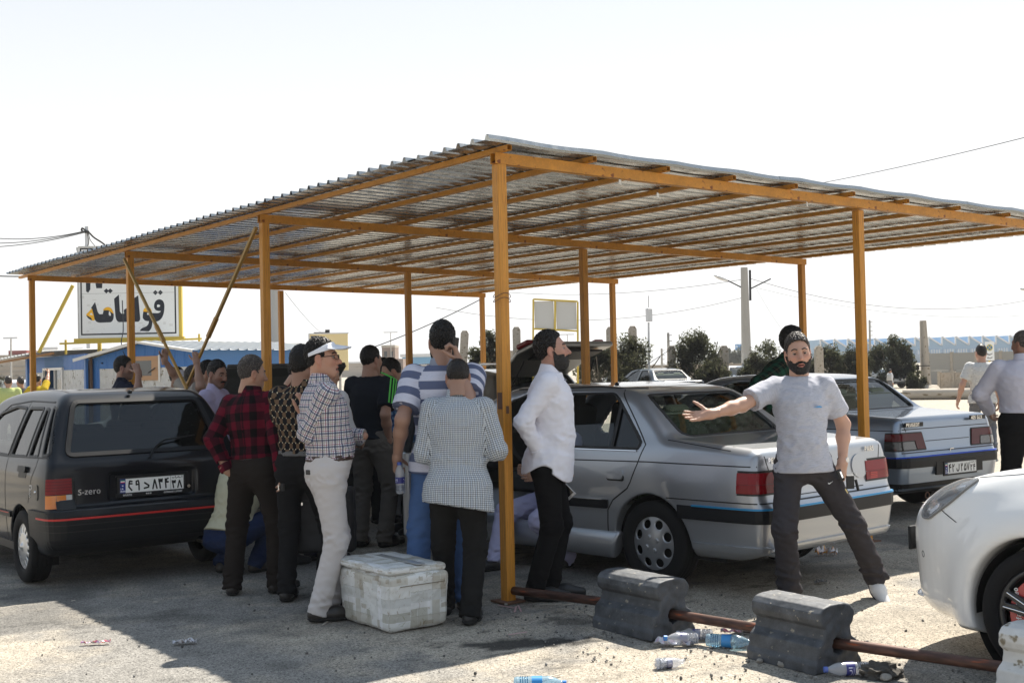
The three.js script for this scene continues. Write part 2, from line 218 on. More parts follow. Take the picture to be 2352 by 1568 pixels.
  // welded patches, wire ties, hanging tags
  for (const y of [2.0, 2.03]) part('wire_tie', (() => { const p = [], c = AB(0, 0, y); for (let i = 0; i <= 20; i++) { const t = i / 20 * 6.2832; p.push(V(c.x + Math.cos(t) * .058, y + Math.sin(t * 2 + y * 9) * .014, c.z + Math.sin(t) * .058)); } return tube(p, .0025, 60, 5); })(), M_rust, cp);
  for (const [a, b, y] of [[1.05, -.035, 2.86], [1.42, -.035, 2.79], [3.1, -.035, 2.83]]) { const p = AB(a, b, y); part('hanging_tag', box(.045, .035, .004, p.x, p.y, p.z, TURN + .5), mat(.7, .68, .62), cp); part('tag_wire', rod(V(p.x, y + .01, p.z), AB(a - .01, -.033, 2.95 + ySlope(a)), .0018), M_rust, cp); }
}
// ---------- two props leaning on the posts, held by the man between them ----------
const GRIP = SIGHT(428, 893, 12.3);
function brace(name, label, top, low, jointT) {
  const g = thing(name, label, 'pole'); part('upper_tube', bar(low.clone().lerp(top, jointT - .04), top, .028, .028), mat(.36, .22, .06, .6), g);
  part('lower_tube', bar(low, low.clone().lerp(top, jointT + .02), .024, .024), mat(.40, .22, .045, .55), g); part('joint_sleeve', bar(low.clone().lerp(top, jointT - .09), low.clone().lerp(top, jointT + .03), .037, .034), mat(.38, .2, .04, .55), g); return g;
}
// ---------- concrete barriers and the pipes through them ----------
const concrete = dataTex(512, (u, v) => { const q = .8 + tfbm(u, v, 6, 4, 5) * .35 + tn(u, v, 70, 1) * .08, p = sstep(.36, .5, tfbm(u, v, 10, 33)); return [q * mix(1, 1.9, p), q * mix(1, 1.75, p), q * mix(1, 1.5, p)].map((x) => x * .55); }, true);
const M_barrier = mat(.36, .40, .46, .6, 0, { map: concrete, bumpMap: concrete, bumpScale: .0022 });
const whiteWash = dataTex(512, (u, v) => { const q = .92 + tfbm(u, v, 5, 4) * .08, p = sstep(.2, .42, tfbm(u, v, 7, 41, 5)); return [q * mix(1, .62, p), q * mix(1, .58, p), q * mix(1, .5, p)]; }, true);
function barrier(label, a, b0, b1, m, da = 0) {
  const len = b1 - b0, half = [[-.17, 0], [-.17, .045], [-.155, .07], [-.145, .135], [-.105, .165], [-.093, .215], [-.118, .235], [-.128, .262], [-.125, .295], [-.10, .322], [-.05, .334]];
  const sd2 = poly2([...half, ...half.slice().reverse().map(([x, y]) => [-x, y])]);
  const f = (x, y, z) => smax(sd2(x, y) + n3(x * 9, y * 9, z * 9) * .0014 + n3(x * 28, y * 28, z * 28) * .0007, Math.abs(z) - len / 2 + n3(x * 14, y * 14, 5 + Math.sign(z)) * .006, .016);
  const hole = (x, y, z) => smax(f(x, y, z), -smax(Math.hypot(x, y - .125) - .042 + n3(x * 30, y * 30, z * 9) * .006, len / 2 - .06 - Math.abs(z), .01), .008);
  const g = nets(hole, [-.2, -.02, -len / 2 - .03], [.2, .36, len / 2 + .03], .0075), uv = [], p = g.attributes.position, n = g.attributes.normal; for (let i = 0; i < p.count; i++) Math.abs(n.getZ(i)) > .7 ? uv.push(p.getX(i) * 1.6, p.getY(i) * 1.6) : uv.push(p.getZ(i) * 1.6 + b0, (p.getY(i) + p.getX(i)) * 1.6); g.setAttribute('uv', new THREE.Float32BufferAttribute(uv, 2));
  return solo('concrete_barrier', g, m, label, 'barrier', null, AB(a, (b0 + b1) / 2, -.004).toArray(), TURN + da);
}
barrier('dark grey concrete barrier nearest the orange corner post', .07, -1.49, -.96, M_barrier, -.02);
barrier('dark grey concrete barrier in front of the pointing man', .165, -2.57, -2.09, M_barrier, -.05);
barrier('white painted concrete barrier beside the white car', .40, -3.95, -3.36, mat(.72, .72, .70, .7, 0, { map: whiteWash, bumpMap: concrete, bumpScale: .003 }), -.08);
const rustTex = dataTex(256, (u, v) => { const q = .85 + tfbm(u, v, 5, 9, 5) * .5, p = sstep(.25, .5, tfbm(u, v, 4, 19)); return [q * mix(.6, 1, p), q * mix(.52, .62, p), q * mix(.5, .4, p)]; }, true);
const M_pipe = mat(.34, .22, .17, .48, .35, { map: rustTex });
const pipe = (label, a0, b0, a1, b1, y0, y1, r = .028) => solo('steel_pipe', rod(AB(a0, b0, y0), AB(a1, b1, y1), r, r, 18), M_pipe, label, 'pipe');
pipe('rusty pipe from the corner post to the first dark barrier', .02, -.03, .07, -1.02, .075, .122);
pipe('rusty pipe joining the two dark grey barriers', .075, -1.44, .155, -2.15, .125, .128);
pipe('rusty pipe from the second dark barrier to the white barrier', .175, -2.52, .36, -3.42, .125, .125);
pipe('short rusty pipe lying on the ground behind the joined barriers', .42, -1.62, .5, -2.2, .026, .026, .022);
// ---------- the blue and white hut with the sign on its roof ----------
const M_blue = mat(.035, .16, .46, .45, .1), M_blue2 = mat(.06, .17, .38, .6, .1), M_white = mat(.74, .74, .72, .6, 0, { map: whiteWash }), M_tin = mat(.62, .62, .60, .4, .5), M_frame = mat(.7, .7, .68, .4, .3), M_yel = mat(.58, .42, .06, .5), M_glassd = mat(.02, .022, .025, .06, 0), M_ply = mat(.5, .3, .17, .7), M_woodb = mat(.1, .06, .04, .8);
const along = (a, b) => { const d = b.clone().sub(a); d.y = 0; const L = d.length(); d.normalize(); const m = M4().makeBasis(d, V(0, 1, 0), V(-d.z, 0, d.x).negate().multiplyScalar(-1)); m.setPosition(a.x, 0, a.z); return [m, L]; };  // local x along a->b, z away
function ribs(x0, x1, y0, y1, z, pitch = .12) {      // a sheet with pressed vertical ribs, facing -z
  const p = [], I = [], top = typeof y1 === 'function' ? y1 : () => y1; let n = 0; for (let x = x0; x < x1 - .01; x += pitch) for (const [dx, dz] of [[0, 0], [pitch * .72, 0], [pitch * .78, .012], [pitch * .94, .012]]) { const q = Math.min(x1, x + dx); p.push(q, y0, z + dz, q, top(q), z + dz); n++; }
  p.push(x1, y0, z, x1, top(x1), z); n++; for (let i = 0; i + 1 < n; i++) I.push(i * 2, i * 2 + 1, i * 2 + 2, i * 2 + 1, i * 2 + 3, i * 2 + 2);
  const g = new THREE.BufferGeometry(); g.setAttribute('position', new THREE.Float32BufferAttribute(p, 3)); g.setAttribute('uv', new THREE.Float32BufferAttribute(p.filter((_, i) => i % 3 < 2), 2)); g.setIndex(I); const f = g.toNonIndexed(); f.computeVertexNormals(); return f;
}
{
  const h = thing('kiosk', 'small blue and white tin office hut under the lettered sign, men at its window', 'hut');
  const W0 = GROUND(205, 1018), W1 = GROUND(62, 998), [m, L] = along(W0.clone().setComponent(0, SIGHT(200, 860, 28).x).setZ(-28), V(SIGHT(62, 860, 33).x, 0, -33));
  const P = (n, g, mm) => part(n, g.applyMatrix4(m), mm, h), top = (x) => 2.08;
  // window opening between x 2.25 and 4.1
  const wa = L * .36, wb = L * .68;
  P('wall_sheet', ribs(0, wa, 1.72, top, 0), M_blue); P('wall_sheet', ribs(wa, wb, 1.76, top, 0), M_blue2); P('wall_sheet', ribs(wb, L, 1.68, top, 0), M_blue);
  P('wall_sheet', ribs(.12, wa, 0, 1.72, 0, .16), M_white); P('wall_sheet', ribs(wa, wb, 0, .95, 0, .16), M_white); P('wall_sheet', ribs(wb, L - .2, 0, 1.68, 0, .16), M_white);
  P('corner_post', box(.14, 2.08, .06, .05, 1.04, -.02), M_blue); P('corner_post', box(.2, 2.07, .06, L - .1, 1.03, -.02), M_blue); P('corner_post', box(.07, 2.0, .05, -.12, 1.0, .05), M_woodb);
  const wf = P('window_frame', merge([box(.06, .86, .06, wa, 1.36, -.02), box(.06, .86, .06, wb, 1.36, -.02), box(wb - wa, .06, .06, (wa + wb) / 2, 1.76, -.02), box(wb - wa, .06, .06, (wa + wb) / 2, .95, -.02), box(.05, .8, .04, (wa + wb) / 2 - .1, 1.36, .0)]), M_frame);
  part('pane', box((wb - wa) / 2 - .05, .8, .01, mix(wa, wb, .26), 1.36, .02).applyMatrix4(m), mat(.3, .33, .35, .05, 0, { transmission: .6 }), wf);
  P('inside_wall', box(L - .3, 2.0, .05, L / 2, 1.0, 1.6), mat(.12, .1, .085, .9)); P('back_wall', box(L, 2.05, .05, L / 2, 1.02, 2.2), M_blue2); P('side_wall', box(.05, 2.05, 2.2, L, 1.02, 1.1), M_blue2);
  P('awning_lath', bar(V(L * .28, 2.13, -.35), V(L + 2.6, 1.99, -.35), .05, .06), mat(.3, .15, .05, .7));
  { const g = ribs(L * .28, L + 2.6, -.55, 1.4, 0, .42), p = g.attributes.position; for (let i = 0; i < p.count; i++) { const x = p.getX(i), y = p.getY(i), dz = p.getZ(i); p.setXYZ(i, x, mix(2.20, 2.05, (x - L * .28) / (L * .72 + 2.6)) + dz * 3 + y * .03, y); } g.computeVertexNormals(); P('awning_sheet', g, M_tin); }
  // gabled front
  const [g2, L2] = along(V(SIGHT(207, 860, 28).x, 0, -28), V(SIGHT(450, 860, 26.4).x, 0, -26.4)), Q = (n, g, mm) => { const q = g.index ? g.toNonIndexed() : g; q.applyMatrix4(M4().makeScale(1, 1, -1)).applyMatrix4(g2); const p = q.attributes.position.array; for (let i = 0; i < p.length; i += 9) for (let c = 0; c < 3; c++) { const t = p[i + c]; p[i + c] = p[i + 3 + c]; p[i + 3 + c] = t; } q.computeVertexNormals(); return part(n, q, mm, h); }, ap = L2 * .53;
  const gab = (x) => x < ap ? mix(1.95, 2.29, x / ap) : mix(2.29, 2.08, (x - ap) / (L2 - ap));
  const wx0 = L2 * .40, wx1 = L2 * .66;
  Q('wall_sheet', ribs(0, L2, 1.72, gab, 0, .3), M_blue); 
  Q('wall_sheet', ribs(0, .3, 0, 1.72, .004, .3), M_blue); Q('wall_sheet', ribs(.3, wx0, 0, 1.72, .002, .25), M_white); Q('wall_sheet', ribs(wx1, L2, 0, 1.72, .002, .25), M_white); Q('wall_sheet', ribs(wx0, wx1, 0, 1.44, .002, .25), M_white);
  const hw = Q('window', merge([box(wx1 - wx0, .1, .05, (wx0 + wx1) / 2, 1.93, 0), box(wx1 - wx0, .1, .05, (wx0 + wx1) / 2, 1.49, 0), box(.09, .36, .05, wx0 + .05, 1.71, 0), box(.2, .36, .05, wx1 - .1, 1.71, 0)]), M_ply);
  part('pane', box(wx1 - wx0 - .28, .35, .02, (wx0 + wx1) / 2 - .06, 1.71, .01).applyMatrix4(g2), mat(.16, .17, .17, .25), hw); part('window_strip', box(.05, .6, .03, wx1 + .03, 1.7, .01).applyMatrix4(g2), M_frame, hw);
  Q('wall_hook', box(.03, .03, .03, L2 * .12, 1.85, -.01), M_dark);
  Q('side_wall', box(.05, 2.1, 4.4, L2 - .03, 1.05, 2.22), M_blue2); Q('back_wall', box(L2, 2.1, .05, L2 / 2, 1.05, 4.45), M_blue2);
  const slope = (xa, ya, xb, yb) => { const g = ribs(-.25, 4.6, 0, 1, 0, .3), p = g.attributes.position; for (let i = 0; i < p.count; i++) { const x = p.getX(i), t = p.getY(i), dz = p.getZ(i); p.setXYZ(i, mix(xa, xb, t), mix(ya, yb, t) + dz * 2, x); } g.computeVertexNormals(); return g; };
  Q('roof_sheet', slope(ap, 2.31, -.3, 1.95), M_tin); Q('roof_sheet', slope(ap, 2.31, L2 + .12, 2.08), M_tin); Q('fascia', merge([bar(V(-.3, 1.93, -.24), V(ap, 2.29, -.24), .02, .07), bar(V(ap, 2.29, -.24), V(L2 + .12, 2.05, -.24), .02, .05)]), M_tin);
  // loose cable down the front
  part('cable', tube([SIGHT(280, 690, 28.5), SIGHT(282, 760, 28), SIGHT(278, 790, 27.6), SIGHT(292, 830, 27.4), SIGHT(310, 855, 27.4), SIGHT(330, 860, 27.2), SIGHT(355, 845, 26.9)], .012, 40, 5), M_wire, h);
}
{
  const s = thing('sign_board', 'large white sign with black and yellow lettering standing over the hut roof', 'sign');
  const z = 29, w = 2.34, hh = 2.17, c0 = SIGHT(183, 777, z), c1 = SIGHT(404, 777, z), m = M4().makeRotationY(.06); m.setPosition(c0.x, c0.y, c0.z);
  const tex = canvasTex(1024, 968, (g) => {
    g.fillStyle = '#e9eae8'; g.fillRect(0, 0, 1024, 968); g.strokeStyle = '#15171c'; g.lineWidth = 15; g.strokeRect(24, 14, 968, 915);
    // scale from the photograph's crop: sign spans x 722..1655 -> 0..1024, y 320..1160 -> 0..968
    const X = (x) => (x - 722) * 1.075, Y = (y) => (y - 292) * 1.1; const path = (pts) => { g.beginPath(); pts.forEach((p, i) => p.length === 2 ? (i ? g.lineTo(X(p[0]), Y(p[1])) : g.moveTo(X(p[0]), Y(p[1]))) : g.quadraticCurveTo(X(p[0]), Y(p[1]), X(p[2]), Y(p[3]))); g.closePath(); g.fill(); };
    const K = '#1a1f2b', G = '#f3b61c', W = '#e9eae8';
    g.fillStyle = K;
    path([[1105, 755], [1058, 795], [1068, 950], [1072, 1022, 1110, 1022], [1285, 1022], [1306, 1015, 1305, 985], [1290, 765], [1240, 800], [1246, 930], [1210, 945], [1195, 940], [1190, 880], [1150, 905], [1152, 942], [1125, 940], [1112, 920]]);   // l n a
    path([[1540, 880], [1540, 810, 1490, 808], [1440, 815, 1440, 880], [1445, 920, 1490, 922], [1505, 922], [1495, 942, 1465, 942], [1415, 940], [1418, 1020], [1460, 1024], [1535, 1010, 1540, 880]]); // q
    g.fillStyle = W; path([[1468, 865], [1480, 850, 1500, 868], [1495, 890, 1470, 884]]); g.fillStyle = K;
    path([[1418, 930], [1415, 885, 1375, 880], [1330, 895, 1330, 985], [1345, 1020, 1388, 1018], [1390, 1060, 1345, 1076], [1310, 1085, 1300, 1112], [1385, 1116], [1425, 1090, 1420, 1010]]); // w
    g.fillStyle = W; path([[1372, 940], [1385, 932, 1392, 950], [1388, 962, 1372, 955]]); g.fillStyle = G; path([[1418, 932], [1415, 885, 1375, 880], [1338, 890, 1333, 925]]);
    g.fillStyle = K; path([[876, 823], [838, 878], [868, 985], [880, 1024, 925, 1024], [1020, 1022], [1056, 1010, 1052, 940], [1040, 874, 995, 874], [955, 885, 948, 942], [918, 942], [896, 925, 893, 890]]); // m h
    g.fillStyle = G; path([[1052, 942], [1040, 874, 995, 874], [960, 880, 950, 905], [1000, 905]]); g.fillStyle = W; path([[1008, 915], [1026, 925, 1026, 955], [1014, 968, 1004, 945]]);
    g.fillStyle = G; path([[845, 885], [790, 940], [792, 965, 850, 1002], [870, 1000], [862, 950]]); g.fillStyle = W; path([[838, 925], [820, 945], [856, 950]]); g.fillStyle = K; path([[790, 948], [800, 985, 848, 1002], [835, 975]]);
    for (const [x, y] of [[1455, 742], [1503, 742], [985, 718], [1022, 718]]) { g.fillStyle = K; path([[x, y - 24], [x + 25, y], [x, y + 24], [x - 25, y]]); }
    path([[790, 560], [838, 560], [832, 700], [812, 732], [792, 720]]); path([[870, 560], [955, 560], [945, 690], [890, 690]]); path([[880, 540], [1535, 540], [1530, 625], [890, 600]]); g.fillStyle = G; path([[1030, 595], [1115, 595], [1110, 607], [1030, 607]]); g.fillStyle = K; path([[1240, 380], [1290, 360], [1290, 560], [1240, 560]]); path([[900, 400], [1100, 420], [1100, 480], [900, 470]]);
    g.strokeStyle = '#9a9a95'; g.lineWidth = 3; g.beginPath(); g.moveTo(30, Y(742)); g.lineTo(990, Y(742)); g.stroke(); g.fillStyle = 'rgba(120,115,105,.12)'; for (let i = 0; i < 60; i++) { g.fillRect(R0() * 1000, 500 + R0() * 420, 4 + R0() * 40, 3 + R0() * 26); }
  });
  const face = new THREE.PlaneGeometry(w, hh); face.translate(w / 2, hh / 2, .052); const Q = (n, g, mm) => part(n, g.applyMatrix4(m), mm, s);
  Q('face_panel', face, mat(1, 1, 1, .5, 0, { map: tex })); Q('backing', box(w, hh, .1, w / 2, hh / 2, 0), M_white); Q('edge_frame', merge([box(.07, hh - .1, .14, w + .04, hh / 2 - .05, -.02), box(w + .25, .09, .16, w / 2, -.05, 0)]), M_yel); Q('white_edge', merge([box(.03, hh, .12, -.018, hh / 2, 0), box(w, .03, .12, w / 2, hh + .016, 0)]), M_white);
  Q('cross_bar', bar(V(-.45, -.12, .1), V(w + .55, -.07, .1), .05, .045), M_yel); Q('stub_post', merge([box(.045, .34, .045, -.32, -.2, .06), box(.045, .34, .045, w + .48, -.12, .06)]), M_yel); Q('diagonal_brace', bar(V(-.18, 1.28, -.1), V(-1.0, -.32, -.1), .07, .07), M_yel); Q('mast', merge([box(.08, 2.4, .08, .4, -1.2, -.2), box(.08, 2.4, .08, w - .4, -1.2, -.2)]), M_yel);
}
// ---------- poles, lamps, boards and posts ----------
const M_pole = mat(.42, .40, .36, .8), M_conc = mat(.52, .46, .38, .85, 0, { map: whiteWash }), M_lamp = mat(.66, .67, .68, .4, .2);
{ const p = SIGHT(1716, 860, 52), t = SIGHT(1716, 614, 52); p.y = 0; const g = thing('street_lamp', 'thick concrete pole carrying one street lamp arm and wires, right of the middle', 'street lamp'); part('pole', cyl(.15, .24, t.y, p.x, t.y / 2, p.z, 20), M_pole, g); const k = (u, v) => SIGHT(u, v, 52); part('lamp_arm', merge([rod(k(1712, 664), k(1668, 642), .03), rod(k(1722, 664), k(1771, 640), .03)]), M_wire, g); const l = k(1656, 638); const lg = new THREE.SphereGeometry(.34, 12, 8); lg.scale(1, .26, .45); lg.rotateZ(-.4); part('lamp_head', lg.translate(l.x, l.y, l.z), M_lamp, g); part('cable_duct', rod(k(1723, 620), k(1724, 690), .05), M_dark, g); part('insulator', merge([628, 640, 652].map((v) => { const q = k(1706, v); return box(.08, .08, .08, q.x, q.y, q.z); })), M_dark, g); }
{ const p = SIGHT(634, 860, 34), g = thing('utility_pole', 'plain grey concrete pole behind the second orange post from the left', 'pole'); part('pole', cyl(.13, .17, 4.9, p.x, 2.45, p.z, 18), M_pole, g); part('clamp', cyl(.2, .2, .1, p.x, 2.0, p.z), M_dark, g); }
{ const t = SIGHT(199, 520, 38), g = thing('utility_pole', 'white steel pole with cables tied to it, rising behind the lettered sign', 'pole'); part('pole', box(.11, t.y, .11, t.x, t.y / 2, t.z), M_lamp, g); const k = (u, v) => SIGHT(u, v, 37.9); part('cable_knot', tube([k(186, 529), k(194, 533), k(204, 532), k(197, 530), k(188, 524), k(186, 530)], .03, 40, 6), M_wire, g); part('loose_cable', merge([tube([k(203, 533), k(215, 545), k(232, 556), k(240, 562)], .03), tube([k(202, 534), k(206, 550), k(218, 566)], .012), tube([k(199, 534), k(203, 555), k(200, 568)], .012)]), M_wire, g); part('lamp_box', box(.32, .1, .2, k(188, 572).x, k(188, 572).y, k(188, 572).z), M_lamp, g); }
{ const g = thing('street_lamp', 'slender white lamp post with a box lamp head and thin whip on top', 'street lamp'), b = SIGHT(1490, 870, 46), k = (u, v) => SIGHT(u, v, 46); b.y = 0; part('pole', rod(b, k(1490, 740), .05, .04), M_lamp, g); part('lamp_head', box(.2, .5, .2, k(1491, 723).x, k(1491, 723).y, k(1491, 723).z, .4, .02), M_lamp, g); part('whip', rod(k(1490, 708), k(1490, 679), .02), M_lamp, g); }
{ const g = thing('lamp_post', 'dark pole with two round lamps far off behind the moustached man', 'street lamp'), k = (u, v) => SIGHT(u, v, 60); part('pole', rod(k(568, 850), k(568, 791), .1, .07), M_pole, g); part('lamp_arm', merge([rod(k(568, 826), k(549, 822), .025), rod(k(568, 824), k(584, 816), .025)]), M_pole, g); for (const [u, v] of [[546, 823], [588, 815]]) { const q = new THREE.SphereGeometry(.2, 12, 8); q.scale(1, .6, 1); const p = k(u, v); part('lamp_head', q.translate(p.x, p.y, p.z), M_lamp, g); } }
for (const [u, v0, v1, d, l] of [[24, 776, 870, 90, 'distant lamp mast at the far left above the parked cars'], [677, 789, 830, 150, 'distant twin lamp mast behind the visor man'], [1302 + 1, 768, 800, 150, 'distant twin lamp mast behind the man in the white shirt'], [897, 763, 800, 150, 'distant twin lamp mast between the striped polo man and the brick building']]) { const g = thing('lamp_mast', l, 'street lamp'), a = SIGHT(u, v1, d), b = SIGHT(u, v0, d); a.y = 0; part('pole', rod(a, b, .09, .05, 6), M_pole, g); part('lamp_head', box(.035 * d / 3, .12, .3, b.x, b.y, b.z), M_lamp, g); }
{ const g = thing('billboard', 'empty two panel billboard in a yellow frame on two legs behind the carport', 'billboard'), k = (u, v) => SIGHT(u, v, 36), b = (p, q, w) => bar(p, q, w, w); part('post', b(k(1225, 687), k(1221, 840).setY(0), .055), M_yel, g); part('post', b(k(1327, 693), k(1325, 840).setY(0), .055), M_yel, g); part('rail', b(k(1225, 687), k(1327, 692), .05), M_yel, g); part('rail', b(k(1225, 755), k(1327, 760), .05), M_yel, g); part('mullion', b(k(1275, 689), k(1275, 758), .06), M_yel, g); for (const [u0, u1] of [[1227, 1273], [1277, 1325]]) { const p = k(u0, 690), q = k(u1, 758); part('panel', box(q.x - p.x, p.y - q.y - .05, .02, (p.x + q.x) / 2, (p.y + q.y) / 2, p.z - .02), mat(.55, .55, .53, .6), g); } }
{ const g = thing('billboard', 'cream billboard with a blue emblem partly hidden behind the visor man', 'billboard'), p = SIGHT(711, 768, 58), q = SIGHT(800, 850, 58); const t = canvasTex(256, 256, (c) => { c.fillStyle = '#e6d3a0'; c.fillRect(0, 0, 256, 256); c.strokeStyle = '#23304d'; c.lineWidth = 7; c.strokeRect(12, 14, 40, 12); c.strokeRect(12, 14, 12, 60); c.fillStyle = '#2b4a8a'; c.beginPath(); c.moveTo(170, 90); c.quadraticCurveTo(140, 110, 150, 140); c.quadraticCurveTo(120, 160, 125, 190); c.quadraticCurveTo(160, 170, 165, 130); c.fill(); c.fillStyle = '#cdbd94'; c.beginPath(); c.moveTo(120, 60); c.lineTo(150, 200); c.lineTo(105, 200); c.fill(); }); const f = box(q.x - p.x, p.y - q.y, .08, (p.x + q.x) / 2, (p.y + q.y) / 2, p.z); part('face_panel', f, mat(1, 1, 1, .7, 0, { map: t }), g); part('edge_frame', merge([box(q.x - p.x + .1, .06, .14, (p.x + q.x) / 2, p.y + .03, p.z), box(.06, p.y - q.y, .14, p.x - .03, (p.y + q.y) / 2, p.z)]), M_lamp, g); part('leg', merge([box(.12, q.y, .1, p.x + .4, q.y / 2, p.z), box(.12, q.y, .1, q.x - .4, q.y / 2, p.z)]), M_pole, g); const s = SIGHT(735, 764, 58); part('floodlight', merge([box(.6, .06, .06, s.x, s.y, s.z), box(.2, .16, .16, s.x + .35, s.y + .06, s.z)]), M_dark, g); }
{ const g = thing('warning_sign', 'red board with a white border half hidden behind an orange post', 'sign'), k = (u, v) => SIGHT(u, v, 30), s = new THREE.Shape([[-.5, -.12], [-.34, .14], [.5, .14], [.5, -.12]].map((p) => new THREE.Vector2(...p))), s2 = new THREE.Shape([[-.44, -.09], [-.32, .11], [.45, .11], [.45, -.09]].map((p) => new THREE.Vector2(...p))), c = k(618, 829); part('border', new THREE.ExtrudeGeometry(s, { depth: .03, bevelEnabled: false }).translate(c.x, c.y, c.z), M_white, g); part('face_panel', new THREE.ExtrudeGeometry(s2, { depth: .02, bevelEnabled: false }).translate(c.x, c.y, c.z + .02), mat(.6, .07, .025, .5), g); part('leg', box(.06, c.y, .05, c.x, c.y / 2, c.z - .04), M_pole, g); }
{ // square concrete posts with chamfered heads
  const postList = [[1068, 760, .075, 'leaning concrete post left of the corner post, among the olive trees'], [1186, 752, 0, 'concrete post with a wire round its head, left of the bearded man in white'], [1401, 752, 0, 'concrete post just left of the far orange carport post'], [1452, 750, 0, 'concrete post rising behind the olive tree right of the far orange post'], [1541, 795, 0, 'concrete post with a thin iron pole, left of the tall olive tree'], [1662, 795, 0, 'concrete post right of the tall olive tree, left of the thick pole'], [1879, 796, 0, 'short concrete post among shrubs behind the pointing man']];
  for (const [u, v, lean, l] of postList) { const t = SIGHT(u, v, 47), sh = new THREE.Shape([[-.13, 0], [.13, 0], [.13, t.y - .1], [.07, t.y], [-.07, t.y], [-.13, t.y - .1]].map((p) => new THREE.Vector2(...p))), g = new THREE.ExtrudeGeometry(sh, { depth: .22, bevelEnabled: true, bevelSize: .025, bevelThickness: .025, bevelSegments: 2 }); g.rotateZ(-lean); solo('concrete_post', g, M_conc, l, 'post', null, [t.x - lean * t.y, 0, t.z]); }
  const g = thing('concrete_column', 'tall tapering concrete column on a stepped base at the right', 'column'), b = SIGHT(2128, 896, 57), t = SIGHT(2121, 736, 57), d = Math.PI / 4; const sh = new THREE.CylinderGeometry(.17, .27, t.y - .3, 4); sh.rotateY(d); sh.rotateZ(.02); part('shaft', sh.translate((b.x + t.x) / 2, (t.y + .3) / 2, b.z), M_conc, g); const b1 = new THREE.CylinderGeometry(.55, .85, .3, 4); b1.rotateY(d); part('base', b1.translate(b.x, .15, b.z), M_conc, g); part('clamp_arm', merge([box(.6, .04, .04, b.x - .2, 1.2, b.z + .3), box(.16, .22, .1, b.x - .48, 1.12, b.z + .3)]), M_dark, g);
}
{ const q = [[1535, 764, 800, 47.2, 'iron pole'], [1529 - 9, 800, 835, 60, 'iron pole'], [1998, 735, 800, 60, 'notched pole'], [1520, 808, 850, 70, 'notched pole']]; for (const [u, v0, v1, d] of q.slice(0, 3)) { const a = SIGHT(u, v1, d).setY(0), b = SIGHT(u, v0, d), g = thing('iron_pole', u === 1998 ? 'notched iron pole rising behind the right hand shrubs' : u === 1535 ? 'thin iron pole fixed to a concrete post left of the tall olive' : 'thin iron pole beyond the wall, left of the tall olive', 'pole'); part('pole', rod(a, b, .06, .05, 8), M_pole, g); part('rung', merge([0, 1, 2, 3, 4].map((i) => box(.16, .03, .05, b.x + .06, b.y - .1 - i * .22, b.z))), M_pole, g); } }
// ---------- far buildings and walls ----------
function panelWall(label, u0, u1, d0, d1, h, mm, n) { const a = SIGHT(u0, 860, d0).setY(0), b = SIGHT(u1, 860, d1).setY(0), [m, L] = along(a, b), g = thing('boundary_wall', label, 'wall'); for (let i = 0; i < n; i++) { const x = L * (i + .5) / n, w = L / n - .16; part('panel', merge([box(w, h * .5 - .02, .1, x, h * .25, 0), box(w, h * .5, .1, x, h * .75, .01)]).applyMatrix4(m), mm, g); part('pillar', box(.14, h + .1, .2, L * i / n, h / 2, -.03).applyMatrix4(m), M_conc, g); } return g; }
const M_wallA = mat(.50, .43, .35, .85, 0, { map: whiteWash }), M_wallB = mat(.34, .33, .30, .8);
panelWall('long low tan precast wall behind the trees in the middle', 1330, 1960, 72, 68, 1.5, M_wallA, 14);
panelWall('grey panel wall right of the concrete column', 2134, 2420, 64, 60, 1.8, M_wallB, 5);
panelWall('lower tan fence of upright boards in front of the grey wall', 2158, 2400, 58, 55, .85, M_wallA, 7);
panelWall('taller beige wall behind the olive trees left of the bearded man', 1090, 1300, 66, 64, 2.45, M_wallA, 3);
{ const a = SIGHT(2075, 917, 46).setY(.2), b = SIGHT(2420, 910, 44).setY(.2); solo('concrete_pipe', rod(a, b, .21, .21, 20), M_conc, 'long tan concrete pipe lying on the ground at the right', 'pipe'); }
function facade(g, x0, x1, y0, y1, z, cols, rows, m, openingShade) { for (let r = 0; r < rows; r++) for (let c = 0; c < cols; c++) { const w = (x1 - x0) / cols, h = (y1 - y0) / rows, x = x0 + (c + .5) * w, y = y0 + (r + .5) * h; const f = part('window', merge([box(w * .62, .12, .2, x, y + h * .31, z), box(w * .62, .12, .2, x, y - h * .31, z), box(.12, h * .62, .2, x - w * .31, y, z), box(.12, h * .62, .2, x + w * .31, y, z)]), m, g); part('pane', box(w * .6, h * .6, .06, x, y, z + .03), openingShade, f); } }  // near-black sheets paint the dark inside of the empty openings
{ const g = thing('brick_building', 'unfinished brick building with empty window openings far behind the crowd', 'building'), d = 240, p = SIGHT(878, 870, d), k = d / 2789.7; const m = mat(.24, .17, .13, .9); const X = p.x, Y = (v) => SIGHT(900, v, d).y; part('wall', merge([box(30 * k, Y(798), 8, X + 15 * k, Y(798) / 2, p.z - 4), box(18 * k, Y(824), 8, X + 39 * k, Y(824) / 2, p.z - 4.2)]), m, g); facade(g, X + 2 * k, X + 29 * k, Y(850), Y(801), p.z + .1, 2, 2, m, M_dark); facade(g, X + 32 * k, X + 47 * k, Y(850), Y(828), p.z - .1, 1, 1, m, M_dark); part('roof_slab', box(31 * k, .5, 8.6, X + 15 * k, Y(798) + .25, p.z - 4), M_conc, g); }
